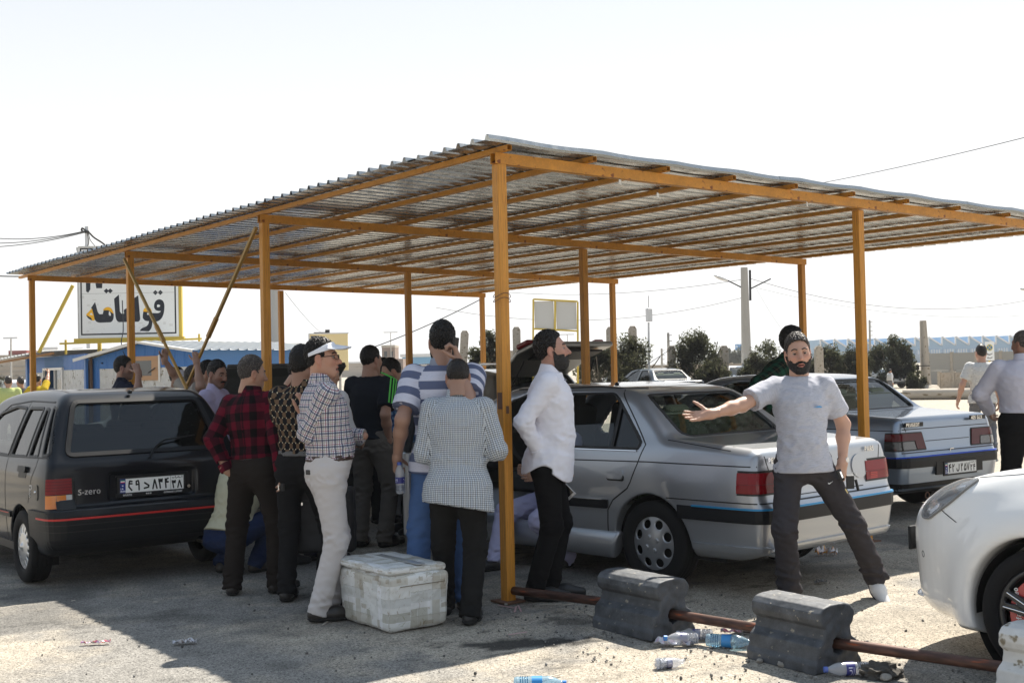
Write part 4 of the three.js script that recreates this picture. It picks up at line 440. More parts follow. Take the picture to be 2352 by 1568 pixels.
function plateTex(a, ch, b, c, bolts) { return canvasTex(1040, 228, (g) => { g.fillStyle = '#e9eae8'; g.fillRect(0, 0, 1040, 228); g.fillStyle = '#16307f'; g.fillRect(0, 0, 92, 228); g.fillStyle = '#2d8a47'; g.fillRect(14, 22, 66, 15); g.fillStyle = '#fff'; g.fillRect(14, 37, 66, 15); g.fillStyle = '#c8202b'; g.fillRect(14, 52, 66, 15); g.fillStyle = '#fff'; g.font = 'bold 34px sans-serif'; g.fillText('I.R.', 10, 170); g.fillText('IRAN', 8, 208); g.beginPath(); g.arc(46, 110, 12, 0, 7); g.fill(); g.fillStyle = '#16307f'; g.fillRect(44, 98, 5, 22); const st = (s, x, y, w, h, lw) => { g.lineWidth = lw; g.lineCap = 'round'; g.lineJoin = 'round'; g.strokeStyle = '#0d0d0e'; for (const p of GL[s]) { g.beginPath(); for (let i = 0; i < p.length; i += 2) i ? g.lineTo(x + p[i] * w, y + p[i + 1] * h) : g.moveTo(x + p[i] * w, y + p[i + 1] * h); g.stroke(); } }; st(a[0], 118, 35, 100, 160, 24); st(a[1], 232, 35, 100, 160, 24); st(ch, 375, 60, 110, 130, 26); [...b].forEach((q, i) => st(q, 520 + i * 98, 35, 88, 160, 24)); g.strokeStyle = '#222'; g.lineWidth = 5; g.beginPath(); g.moveTo(822, 6); g.lineTo(822, 222); g.stroke(); [...c].forEach((q, i) => st(q, 838 + i * 92, 78, 84, 125, 22)); g.lineWidth = 9; g.strokeStyle = '#111'; g.beginPath(); g.moveTo(1010, 14); g.lineTo(1010, 44); g.moveTo(985, 44); g.lineTo(955, 44); g.moveTo(960, 26); g.lineTo(925, 40); g.lineTo(915, 50); g.moveTo(900, 14); g.lineTo(900, 44); g.moveTo(880, 40); g.arc(862, 28, 16, .3, 3); g.stroke(); g.strokeStyle = '#333'; g.lineWidth = 5; g.strokeRect(3, 3, 1034, 222); }); }
function numberPlate(root, tex, w, h, x, y, z, frame) { const o = new THREE.Group(); o.name = 'number_plate'; root.add(o); part('plate_backing', faceRear(new RoundedBoxGeometry(w + .03, h + .03, .014, 2, .005), x + .009, y, z), frame, o); part('plate_face', faceRear(new THREE.PlaneGeometry(w, h), x - .001, y, z), mat(1, 1, 1, .45, 0, { map: tex }), o); return o; }
const place = (o, a0, b0, dh) => { const p = AB(a0, b0); o.position.set(p.x, 0, p.z); o.rotation.y = CAR - dh; return o; };
function cabin(base, body, wins, floor, x0, x1, inset = .045) { const S = (wins.side || []).map((w) => baked(rounded(w, .03))), Rr = (wins.rear || []).map((w) => baked(rounded(w, .04))), F = (wins.front || []).map((w) => baked(rounded(w, .04))), lim = wins.rearX || 1.9, limF = wins.frontX || 2.4; return (x, y, z) => { let d = body(x, y, z); const b = base(x, y, z); let hol = Math.max(b + inset, floor - y, x0 - x, x - x1); d = Math.max(d, -hol); for (const q of S) d = Math.max(d, -Math.max(q(x, y), .3 - Math.abs(z))); for (const q of Rr) d = Math.max(d, -Math.max(q(z, y), x - lim)); for (const q of F) d = Math.max(d, -Math.max(q(z, y), limF - x)); return d; }; }
const bodyMesh = (f, L, H, c, hw = .95) => nets(f, [-.06, .05, -hw], [L + .06, H + .08, hw], c, { L: 1.5, snap: 1 });
const mirrorZ = (P) => P.map(([z, y]) => [-z, y]);

// ---------- silver saloon: the bearded man in white and the pointing man stand beside it ----------
const M_silver = paint(.41, .43, .46, .72, .33), M_blueSilver = paint(.27, .33, .42, .7, .32);
const pars = thing('silver_saloon', 'silver saloon car parked tail out under the roof, blue pinstripe on its bumper', 'car');
const saloonProf = [[.62, .23], [.25, .235, .08], [.045, .30, .05], [.02, .40], [-.005, .50], [-.005, .605, .02], [.045, .635, .02], [.06, .68], [.075, .86], [.085, .945, .035], [.13, .975, .03], [.5, 1.005], [.86, 1.03, .06], [1.28, 1.35, .12], [1.62, 1.395, .2], [2.2, 1.41], [2.72, 1.38, .2], [3.42, .985, .1], [4.15, .85, .1], [4.4, .72, .06], [4.47, .55], [4.44, .32], [4.25, .23]];
const saloonPlan = [[-.02, .5], [.0, .74], [.06, .80], [.22, .825], [.7, .845], [1.6, .855], [3.2, .855], [4.0, .82], [4.35, .70], [4.49, .5]];
const saloonSect = [[.2, .76], [.33, .82], [.5, .845], [.62, .85], [.75, .848], [.86, .83], [.95, .80], [1.05, .745], [1.2, .668], [1.34, .59], [1.42, .52]];
{
  const L = 4.49, { base, body } = shell({ prof: saloonProf, plan: saloonPlan, sect: saloonSect, arches: [[.965, .30, .345], [3.63, .30, .345]] });
  const rearDoorGlass = rounded([[1.96, .945], [1.96, 1.335], [1.50, 1.338], [1.41, 1.28], [1.085, 1.0], [1.095, .952]], .035), frontGlass = [[2.06, .945], [2.06, 1.335], [2.35, 1.33], [2.62, 1.25], [2.98, .975], [2.95, .945]], rw = [[-.555, 1.06], [-.50, 1.325], [.50, 1.325], [.555, 1.06], [.5, 1.035], [-.5, 1.035]], fw = [[-.62, 1.02], [-.5, 1.33], [.5, 1.33], [.62, 1.02]];
  const f0 = cabin(base, body, { side: [rearDoorGlass, frontGlass], rear: [rw], front: [fw] }, .55, 1.0, 3.35), drv = baked(rounded([[2.02, .28], [2.02, 1.36], [2.4, 1.35], [2.68, 1.25], [3.02, .97], [3.04, .5], [2.9, .28]], .05));
  const f = (x, y, z) => Math.max(f0(x, y, z), -Math.max(drv(x, y), z + .55));   // the driver's door stands open
  part('body', bodyMesh(f, L, 1.42, .018), M_silver, pars);
  part('rear_window', patch(base, rw, 'rear', -.014, 0), M_glass, pars); part('windscreen', patch(base, fw, 'front', -.014, 0), M_glass, pars);
  part('side_window', patch(base, [[1.96, .945], [1.96, 1.10], [1.42, 1.13], [1.352, .955]], 'L', -.014, 0), M_glass, pars); part('quarter_window', patch(base, rounded([[1.345, .955], [1.39, 1.26], [1.085, 1.0], [1.1, .952]], .02), 'L', -.014, 0), M_glass, pars); part('side_window', patch(base, rearDoorGlass, 'R', -.014, 0), M_glass, pars); part('side_window', patch(base, frontGlass, 'R', -.014, 0), M_glass, pars);
  part('window_seal', line(base, rounded(rw, .05), 'rear', .035, .003, true), M_sealGapShade, pars); part('window_seal', line(base, rearDoorGlass, 'L', .026, .004, true), M_sealGapShade, pars); part('window_seal', line(base, rearDoorGlass, 'R', .026, .004, true), M_sealGapShade, pars);
  part('glass_divider', line(base, [[1.352, .955], [1.395, 1.26]], 'L', .03, .004), M_sealGapShade, pars); part('chrome_sill', line(base, [[1.1, .938], [1.95, .93]], 'L', .01, .008), M_chrome, pars);
  const shut = [[1.47, 1.39], [1.2, 1.145], [1.035, .985], [1.075, .85], [1.13, .72], [1.16, .675], [1.3, .585], [1.355, .51], [1.375, .35]]; part('door_gap_shade', line(base, shut, 'L', .011, .0012), M_sealGapShade, pars); part('door_gap_shade', line(base, [[1.98, 1.38], [1.985, .9], [1.99, .34]], 'L', .011, .0012), M_sealGapShade, pars); part('roof_gutter', line(base, [[1.42, 1.372], [1.7, 1.385], [2.6, 1.365]], 'L', .012, .006), M_sealGapShade, pars);  // door gaps: their shade painted as near-black strips on the skin
  part('body_crease_shade', line(base, [[.09, .868], [1.0, .868], [1.95, .85]], 'L', .009, .0012), M_sealGapShade, pars); part('wing_gap_shade', line(base, [[.30, .965], [.86, 1.02]], 'L', .008, .0012), M_sealGapShade, pars);  // dark strips paint the shade in the crease and wing gap
  const hd = part('door_handle', patch(base, rounded([[1.2, .735], [1.345, .735], [1.345, .797], [1.2, .797]], .018), 'L', .016, .02), M_silver, pars); part('handle_recess', patch(base, rounded([[1.19, .722], [1.355, .722], [1.355, .765], [1.19, .765]], .02), 'L', .004, .008), M_sealGapShade, hd);
  part('rub_strip', patch(base, rounded([[1.355, .52], [1.98, .51], [1.98, .572], [1.345, .583]], .006), 'L', .016, .02), M_trim, pars); part('chrome_strip', line(base, [[1.4, .583], [1.98, .572]], 'L', .008, .018), M_chrome, pars);
  part('side_skirt', nets((x, y, z) => smax(Math.hypot((y - .26) / 1.2, (Math.abs(z) - .80) / .7) - .085, Math.max(1.29 - x - (y - .26) * .3, x - 3.28), .03), [1.1, .1, -.95], [3.4, .42, .95], .016), M_silver, pars);
  // bumper
  const path = rearPath(.70, .82, .2), cutx = path.filter((p) => p[0] <= .72); part('bumper_strip', belt(base, .500, .592, cutx, .012), M_trim, pars); part('bumper_stripe', belt(base, .588, .600, cutx.slice(2, -2), .016), mat(.03, .25, .5, .3, .3), pars); part('bumper_top_gap_shade', belt(base, .627, .635, rearPath(.80, .82, .2), .002), M_sealGapShade, pars); part('bumper_lip', belt(base, .30, .345, rearPath(.6, .82, .2), .014, .03), M_silver, pars);  // thin top band paints the shade of the bumper gap
  // lamps
  const lampPath = (s) => { const p = []; const q = rearPath(.235, .80, .14); const h = q.filter((e) => e[1] * s > 0 && Math.abs(e[1]) > .2); return s < 0 ? h : h; };
  const lp = (s, z0, z1) => rearPath(.21, .82, .12).filter((e) => e[1] * s > 0).filter((e) => !(e[2] === Math.PI && Math.abs(e[1]) < z0));
  for (const s of [-1, 1]) { const w = new THREE.Group(); w.name = 'tail_lamp'; pars.add(w); part('lamp_surround', belt(base, .682, .842, lp(s, .40), .006), M_sealGapShade, w); part('lower_lens', belt(base, .695, .752, lp(s, .43), .012), M_red, w); part('upper_lens', belt(base, .754, .828, lp(s, .43), .012), mat(.22, .008, .014, .15, 0, { clearcoat: .35, specularIntensity: .3 }), w); part('lamp_rib', merge([0, 1, 2, 3].map((i) => box(.006, .006, .09, .052, .705 + i * .012, s * .56))), mat(.5, .03, .03, .2), w); }
  part('tail_gap_shade', line(base, [[-.42, .66], [.42, .66]], 'rear', .008, .0012), M_sealGapShade, pars); part('boot_gap_shade', line(base, [[-.70, .99], [-.675, .90], [-.65, .82]], 'rear', .009, .0012), M_sealGapShade, pars); part('boot_gap_shade', line(base, [[.70, .99], [.675, .90], [.65, .82]], 'rear', .009, .0012), M_sealGapShade, pars);  // boot and tail panel gaps have their shade painted as dark strips
  part('boot_badge', patch(base, Array.from({ length: 20 }, (_, i) => [.40 + Math.cos(i / 20 * 6.283) * .10, .80 + Math.sin(i / 20 * 6.283) * .085]), 'rear', .008, .01), M_silver, pars);
  part('badge_letters', faceRear(letters('PEUGEOT', .036), .07, .885, -.67), M_chrome, pars); part('badge_letters', faceRear(letters('PARS', .036), .072, .895, .47), M_chrome, pars);
  const ex = part('exhaust_pipe', merge([new THREE.TorusGeometry(.036, .006, 8, 24).rotateY(Math.PI / 2).translate(-.075, .315, -.66), new THREE.CylinderGeometry(.037, .037, .36, 20, 1, true).rotateZ(Math.PI / 2).translate(.105, .315, -.66)]), M_chrome, pars); part('exhaust_bore', new THREE.CylinderGeometry(.034, .034, .01, 20).rotateZ(Math.PI / 2).translate(-.02, .315, -.66), M_under, ex);
  part('underbody', box(3.6, .1, 1.4, 2.2, .26, 0), M_under, pars); part('aerial', rod(V(1.75, 1.40, -.30), V(1.1, 1.72, -.26), .0025, .0015, 6), M_trim, pars);
  const dome = part('aerial_base', new THREE.SphereGeometry(.018, 10, 8).translate(1.75, 1.4, -.3), M_trim, pars);
  for (const [x, z] of [[.965, -.72], [.965, .72], [3.63, -.72], [3.63, .72]]) wheel(pars, x, .298, z, .298, .185, .186, 'oval', mat(.42, .44, .47, .3, .8));
  const knit = mat(.10, .13, .075, .95, 0, { bumpMap: dataTex(128, (u, v) => { const q = .5 + .5 * Math.sin(u * 50) * Math.sin(v * 50); return [q, q, q]; }), bumpScale: .02 }); seats(pars, M_seat, 2.35, 1.25, .62, .62, knit); part('dashboard', new RoundedBoxGeometry(.4, .3, 1.3, 2, .08).translate(3.1, .85, 0), M_dash, pars);
  { const sp = nets((x, y, z) => ell(x, y, z, 1.12, 1.0, -.3, .16, .17, .26) + n3(x * 40, y * 40, z * 40) * .012, [.9, .8, -.62], [1.35, 1.22, .02], .016); part('knitted_cushion', sp, knit, pars); }
  part('steering_wheel', new THREE.TorusGeometry(.18, .014, 8, 30).rotateY(Math.PI / 2).rotateZ(-.35).translate(2.72, .92, -.37), M_dash, pars);
  { const o = new THREE.Group(); o.name = 'open_door'; o.position.set(3.02, 0, -.80); o.rotation.y = -1.15; pars.add(o); part('door_skin', nets((x, y, z) => smax(poly2([[-.98, .3], [-.98, .93], [0, .95], [0, .45], [-.12, .3]])(x, y), Math.abs(z + .02) - .03, .02), [-1.05, .22, -.1], [.06, 1.02, .08], .016), M_silver, o); part('door_card', box(.84, .5, .03, -.5, .62, .03, 0, .012), M_trim, o); part('armrest', new RoundedBoxGeometry(.4, .07, .07, 2, .03).translate(-.45, .68, .07), M_dash, o); part('door_frame', merge([bar(V(-.97, .93, 0), V(-.9, 1.33, .05), .04), bar(V(-.9, 1.33, .05), V(-.5, 1.30, .05), .04), bar(V(-.5, 1.3, .05), V(-.02, .95, 0), .04)]), M_trim, o); part('side_window', new THREE.ShapeGeometry(new THREE.Shape([[-.95, .95], [-.9, 1.31], [-.5, 1.28], [-.06, .95]].map((p) => new THREE.Vector2(...p)))).translate(0, 0, .02), M_glass, o); part('sticker', box(.1, .07, .004, -.16, .74, .05), mat(.4, .42, .4, .6), o); }
}
place(pars, 1.96, -1.15, -.085);

// ---------- blue grey saloon on the right ----------
const gl = thing('blue_saloon', 'blue grey saloon at the right, number plate low in its black bumper', 'car');
{
  const L = 4.41, prof = saloonProf.map(([x, y, r]) => [x < .3 ? x + (y > .8 && y < .98 ? .01 : 0) : x, y > .9 && x < .2 ? y + .01 : y, r]), { base, body } = shell({ prof, plan: saloonPlan, sect: saloonSect, arches: [[.965, .30, .345], [3.63, .30, .345]] });
  const glassL = [[1.94, .945], [1.94, 1.335], [1.50, 1.338], [1.41, 1.28], [1.085, 1.0], [1.095, .952]], frontGlass = [[2.06, .945], [2.06, 1.335], [2.35, 1.33], [2.62, 1.25], [2.98, .975], [2.95, .945]], rw = [[-.60, 1.06], [-.53, 1.335], [.53, 1.335], [.60, 1.06], [.55, 1.04], [-.55, 1.04]], fw = [[-.62, 1.02], [-.5, 1.33], [.5, 1.33], [.62, 1.02]];
  part('body', bodyMesh(cabin(base, body, { side: [glassL, frontGlass], rear: [rw], front: [fw] }, .55, 1.0, 3.35), L, 1.42, .021), M_blueSilver, gl);
  part('rear_window', patch(base, rw, 'rear', -.014, 0), M_glass, gl); part('windscreen', patch(base, fw, 'front', -.014, 0), M_glass, gl); for (const s of ['L', 'R']) { part('side_window', patch(base, rounded(glassL, .03), s, -.014, 0), M_tint, gl); part('side_window', patch(base, rounded(frontGlass, .03), s, -.014, 0), M_tint, gl); part('window_seal', line(base, rounded(glassL, .035), s, .024, .004, true), M_sealGapShade, gl); }
  part('window_seal', line(base, rounded(rw, .05), 'rear', .03, .003, true), M_sealGapShade, gl); part('body_crease_shade', line(base, [[.09, .862], [1.0, .868], [1.95, .85]], 'L', .009, .0012), M_sealGapShade, gl);  // crease shade painted as a dark strip
  const path = rearPath(.70, .82, .2); part('bumper_cover', belt(base, .51, .61, path, .016), M_trim, gl); part('bumper_stripe', belt(base, .604, .616, path, .02), mat(.012, .06, .42, .25, .4), gl); part('bumper_apron', belt(base, .24, .36, rearPath(.6, .82, .2), .004), M_trim, gl); part('plate_recess', box(.02, .13, .76, -.004, .49, .07), M_trim, gl);
  for (const s of [-1, 1]) { const w = new THREE.Group(); w.name = 'tail_lamp'; gl.add(w); const lens = (z0, z1, y0, y1, off, m, n) => part(n, belt(base, y0, y1, rearPath(.2, .82, .12).filter((e) => e[1] * s > 0).filter((e) => !(e[2] === Math.PI && (Math.abs(e[1]) < z0))), off), m, w); const q = [[s * .36, .668], [s * .40, .845], [s * .74, .845], [s * .80, .668]]; part('lamp_surround', patch(base, rounded(q, .02), 'rear', .004, .01), M_sealGapShade, w); part('red_lens', patch(base, rounded([[s * .375, .68], [s * .413, .834], [s * .75, .834], [s * .775, .765], [s * .53, .765], [s * .51, .68]], .012), 'rear', .010, .012), M_redd, w); part('dark_lens', patch(base, rounded([[s * .525, .68], [s * .545, .757], [s * .765, .757], [s * .785, .68]], .01), 'rear', .010, .012), M_smoke, w); lens(.66, 1, .668, .845, .003, M_sealGapShade, 'lamp_surround'); lens(.66, 1, .765, .834, .008, M_redd, 'side_lens'); lens(.66, 1, .68, .757, .008, M_smoke, 'side_lens'); }
  part('panel_gap_shade', line(base, [[-.70, .872], [.70, .872]], 'rear', .009, .0012), M_sealGapShade, gl); part('panel_gap_shade', line(base, [[-.36, .752], [.36, .752]], 'rear', .008, .0012), M_sealGapShade, gl); part('panel_gap_shade', line(base, [[-.75, .652], [.75, .652]], 'rear', .012, .0012), M_sealGapShade, gl); part('boot_gap_shade', line(base, [[-.69, .985], [-.665, .9], [-.64, .85]], 'rear', .009, .0012), M_sealGapShade, gl);  // panel and boot gap shade, painted with near-black strips
  const bd = part('badge_plate', merge([box(.006, .042, .29, .066, .917, -.54), box(.006, .042, .27, .062, .948, .5)]), M_sealGapShade, gl); part('badge_letters', faceRear(letters('PEUGEOT', .034), .060, .90, -.675), M_chrome, gl); part('badge_letters', faceRear(letters('405 GLX', .036), .056, .93, .375), M_chrome, gl); part('lock_badge', merge([box(.008, .05, .008, .044, .635, .0), box(.008, .008, .06, .044, .66, .03)]), M_chrome, gl);
  numberPlate(gl, plateTex('42', 'l', '257', '24'), .52, .113, -.022, .478, .07, M_trim);
  part('underbody', box(3.6, .1, 1.4, 2.2, .26, 0), M_under, gl); part('exhaust_pipe', new THREE.TorusGeometry(.03, .006, 8, 20).rotateY(Math.PI / 2).translate(.05, .23, -.38), M_rust, gl); part('aerial', rod(V(2.6, 1.39, -.3), V(2.2, 1.60, -.27), .0025, .0015, 6), M_trim, gl);
  for (const [x, z] of [[.965, -.72], [.965, .72], [3.63, -.72], [3.63, .72]]) wheel(gl, x, .298, z, .298, .185, .186, 'oval', mat(.3, .31, .33, .4, .7)); seats(gl, mat(.16, .19, .15, .9), 2.35, 1.25, .62, .62); part('dashboard', new RoundedBoxGeometry(.4, .3, 1.3, 2, .08).translate(3.1, .85, 0), M_dash, gl);
}
place(gl, 5.8, .45, .015);

// ---------- black hatchback on the left ----------
const ph = thing('black_hatchback', 'black hatchback at the left with a red pinstripe along its bumper', 'car');
{
  const L = 3.57, prof = [[.5, .22], [.2, .23, .06], [.06, .30, .05], [-.02, .36], [-.05, .48], [-.05, .545, .02], [-.02, .585, .02], [.045, .605, .02], [.05, .7], [.06, .90, .05], [.12, .98], [.33, 1.37, .07], [.42, 1.425, .1], [.8, 1.455, .2], [1.5, 1.44, .3], [1.95, 1.38, .15], [2.6, .97, .1], [3.35, .82, .12], [3.53, .62], [3.55, .35], [3.4, .22]];
  const plan = [[-.06, .5], [-.04, .70], [.02, .765], [.2, .79], [.6, .80], [1.5, .805], [2.6, .80], [3.2, .74], [3.57, .55]], sect = [[.2, .74], [.3, .77], [.5, .79], [.62, .795], [.8, .792], [.9, .775], [.95, .755], [1.1, .70], [1.3, .615], [1.40, .555], [1.47, .48]];
  const { base, body } = shell({ prof, plan, sect, arches: [[.655, .275, .31], [2.94, .275, .31]], k: .06 });
  const gA = rounded([[.62, .955], [.64, 1.315], [.99, 1.31], [1.02, .945]], .025), gT = rounded([[.36, .965], [.50, 1.305], [.57, 1.312], [.555, .955]], .02), gQ = rounded([[.15, .985], [.36, 1.318], [.43, 1.325], [.265, .972]], .025), gF = rounded([[1.09, .945], [1.07, 1.31], [1.35, 1.32], [1.72, 1.26], [2.25, .95]], .03), rw = [[-.585, .985], [-.475, 1.345], [.475, 1.345], [.585, .985]], fw = [[-.6, 1.0], [-.48, 1.33], [.48, 1.33], [.6, 1.0]], M_black = Object.assign(paint(.006, .007, .010, .0, .3, .5), { ior: 1.32 });
  const f = cabin(base, body, { side: [gA, gT, gQ, gF], rear: [rw], front: [fw], rearX: .6, frontX: 1.9 }, .5, .2, 2.6);
  const rec = baked(rounded([[-.32, .625], [-.32, .83], [.35, .83], [.35, .625]], .03)); const f2 = (x, y, z) => smax(f(x, y, z), -smax(rec(z, y), x - .075, .02), .012);
  part('body', bodyMesh(f2, L, 1.47, .017, .9), M_black, ph);
  const M_pg = new THREE.MeshPhysicalMaterial({ color: C(.22, .25, .25), roughness: .02, transmission: 1, thickness: 0, ior: 1.55, side: THREE.DoubleSide });
  part('rear_window', patch(base, rw, 'rear', -.012, 0), M_pg, ph); part('windscreen', patch(base, fw, 'front', -.012, 0), M_glass, ph); for (const s of ['L', 'R']) for (const g of [gA, gT, gQ, gF]) { part('side_window', patch(base, g, s, -.010, 0), M_pg, ph); if (s === 'L') part('window_seal', line(base, g, s, .026, .004, true), M_sealGapShade, ph); }
  part('window_rubber', line(base, rounded(rw.map(([z, y]) => [z * 1.03, y + (y > 1.2 ? .012 : -.012)]), .05), 'rear', .045, .012, true), M_trim, ph); part('sun_strip', patch(base, [[.29, .99], [.285, 1.06], [.30, 1.1], [.285, 1.16], [.30, 1.22], [.285, 1.28], [.28, 1.338], [.45, 1.34], [.56, .99]], 'rear', -.018, 0), M_sealGapShade, ph);
  part('tailgate_gap_shade', line(base, [[.28, 1.41], [.15, 1.18], [.03, .96], [.0, .84]], 'L', .012, .0015), M_sealGapShade, ph); part('door_gap_shade', line(base, [[.33, .95], [.322, .895], [.39, .8], [.46, .62]], 'L', .009, .0012), M_sealGapShade, ph); part('door_gap_shade', line(base, [[1.045, 1.36], [1.05, .9], [1.06, .3]], 'L', .01, .0012), M_sealGapShade, ph); part('door_frame', line(base, [[.46, 1.36], [1.04, 1.365], [1.55, 1.33], [1.95, 1.16]], 'L', .012, .004), M_sealGapShade, ph); part('waist_strip', line(base, [[.14, .962], [1.1, .938], [2.3, .93]], 'L', .014, .004), M_trim, ph);  // tailgate and door gaps: shade painted as raised dark strips
  const hd = part('door_handle', patch(base, rounded([[.50, .84], [.685, .84], [.68, .885], [.5, .885]], .015), 'L', .02, .025), M_trim, ph); part('handle_recess', patch(base, rounded([[.515, .80], [.70, .795], [.69, .85], [.51, .85]], .03), 'L', .002, .004), M_sealGapShade, hd);
  const fc = part('fuel_cap', patch(base, rounded([[.225, .65], [.42, .65], [.41, .762], [.225, .765]], .03), 'L', .005, .008), M_black, ph); part('cap_sticker', line(base, [[.40, .75], [.36, .755], [.345, .735], [.375, .72], [.40, .73], [.385, .70], [.41, .69], [.38, .675], [.405, .665]], 'L', .008, .007), mat(.6, .6, .6, .4), fc); part('cap_lock', (() => { const p = onto(base, 'L', .27, .71); return new THREE.SphereGeometry(.011, 10, 8).translate(p.x, p.y, p.z - .004); })(), M_chrome, fc);
  part('rub_strip', patch(base, [[.90, .478], [2.5, .47], [2.5, .505], [.90, .522]], 'L', .014, .018), M_trim, ph); part('pinstripe', line(base, [[.92, .512], [2.5, .5]], 'L', .008, .017), mat(.5, .02, .02, .4), ph);
  const path = rearPath(.40, .78, .16); part('bumper', belt(base, (x) => mix(.30, .38, sstep(.1, .4, x)), .575, path, .022, .03, 8), mat(.010, .011, .013, .42, 0, { specularIntensity: .5 }), ph); part('bumper_stripe', belt(base, .518, .531, rearPath(.22, .78, .16), .027), mat(.55, .02, .018, .35), ph); part('bumper_groove', belt(base, .478, .484, path, .024), M_sealGapShade, ph); part('bumper_groove', belt(base, .43, .436, path, .024), M_sealGapShade, ph);
  for (const s of [-1, 1]) { const w = new THREE.Group(); w.name = 'tail_lamp'; ph.add(w); const cp2 = (z0) => rearPath(.09, .78, .07).filter((e) => e[1] * s > 0).filter((e) => !(e[2] === Math.PI && Math.abs(e[1]) < z0)); const P2 = (z0, z1) => [0, 1, 2, 3, 4, 5].map((i) => [.07, s * mix(z0, z1, i / 5), Math.PI]); part('lamp_surround', belt(base, .59, .818, [...P2(.575, .71), ...cp2(.9)].slice(0, 6), .003), M_sealGapShade, w); const corner = rearPath(.09, .78, .07).filter((e) => e[1] * s > 0 && (e[2] !== Math.PI || Math.abs(e[1]) >= .709)).sort((a, b) => b[2] * s * -1 - a[2] * s * -1); const full = [...P2(.592, .70), ...rearPath(.09, .78, .07).filter((e) => e[1] * s > 0 && Math.abs(e[1]) > .705).sort((a, b) => s > 0 ? b[2] - a[2] || a[0] - b[0] : a[2] - b[2] || b[0] - a[0]).map((e) => e)]; const ord = s > 0 ? full : [...P2(.592, .70), ...rearPath(.09, .78, .07).filter((e) => e[1] < -.705).reverse()]; part('red_lens', belt(base, .70, .812, ord, .008), M_red, w); part('lens_rib', merge([.728, .748, .768, .79].map((y) => belt(base, y, y + .004, ord, .0105, .01, 1))), M_redd, w); part('amber_lens', belt(base, .598, .694, ord.slice(2), .008), M_amber, w); part('reversing_lens', belt(base, .598, .694, ord.slice(0, 3), .008), M_clear, w); }
  numberPlate(ph, plateTex('69', 'd', '834', '38'), .50, .11, .058, .725, .015, M_sealGapShade); { const o = part('plate_frame', merge([box(.012, .03, .56, .056, .655, .015), box(.012, .012, .56, .056, .797, .015)]), M_trim, ph); part('frame_lettering', merge([faceRear(letters('WURTH', .014, .002), .049, .650, -.215), faceRear(letters('GERMANY.SPORT', .013, .002), .049, .650, .1), faceRear(letters('***', .02, .002), .049, .644, -.04)]), mat(.6, .6, .6, .4), o); }
  part('badge_letters', merge([faceRear(letters('S-zero', .042), .052, .685, -.55)]), M_chrome, ph); part('boot_lock', new THREE.CylinderGeometry(.013, .013, .012, 16).rotateZ(Math.PI / 2).translate(.05, .69, .30), M_chrome, ph); part('washer_nozzle', box(.04, .03, .03, .37, 1.425, -.035, 0, .01), M_trim, ph);
  { const pts = [onto(base, 'rear', .0, .93), onto(base, 'rear', .06, 1.0), onto(base, 'rear', .14, 1.05)].map((p) => p.add(V(-.03, 0, 0))), p3 = onto(base, 'rear', .40, 1.075).add(V(-.015, 0, 0)); part('wiper', merge([tube(pts, .009, 10, 6), rod(pts[2], p3, .007, .004)]), M_trim, ph); }
  const ex = part('exhaust_pipe', nets((x, y, z) => Math.max(Math.abs(Math.hypot(Math.max(Math.abs(z - .46) - .035, 0), y - .27) - .034) - .004, Math.abs(x - .06) - .09), [-.06, .2, .36], [.18, .34, .56], .006), M_chrome, ph); part('exhaust_bore', box(.01, .05, .1, .08, .27, .46), M_under, ex);
  part('mud_flap', merge([box(.012, .2, .2, .42, .24, -.68), box(.012, .2, .2, .42, .24, .68)]), M_rubber, ph); part('underbody', box(2.8, .1, 1.2, 1.8, .26, 0), M_under, ph); part('sill', merge([box(1.9, .06, .04, 1.8, .26, -.765)]), M_trim, ph);
  for (const [x, z] of [[.655, -.70], [.655, .70], [2.94, -.70], [2.94, .70]]) wheel(ph, x, .275, z, .275, .165, .172, 'slot', mat(.62, .63, .64, .28, .75)); seats(ph, M_seat, 1.55, .75, .55, .55); part('dashboard', new RoundedBoxGeometry(.35, .3, 1.2, 2, .08).translate(2.2, .85, 0), M_dash, ph); part('parcel_shelf', box(.45, .02, 1.05, .5, .93, 0), M_seat, ph);
}
place(ph, -1.47, 2.5, -.01);

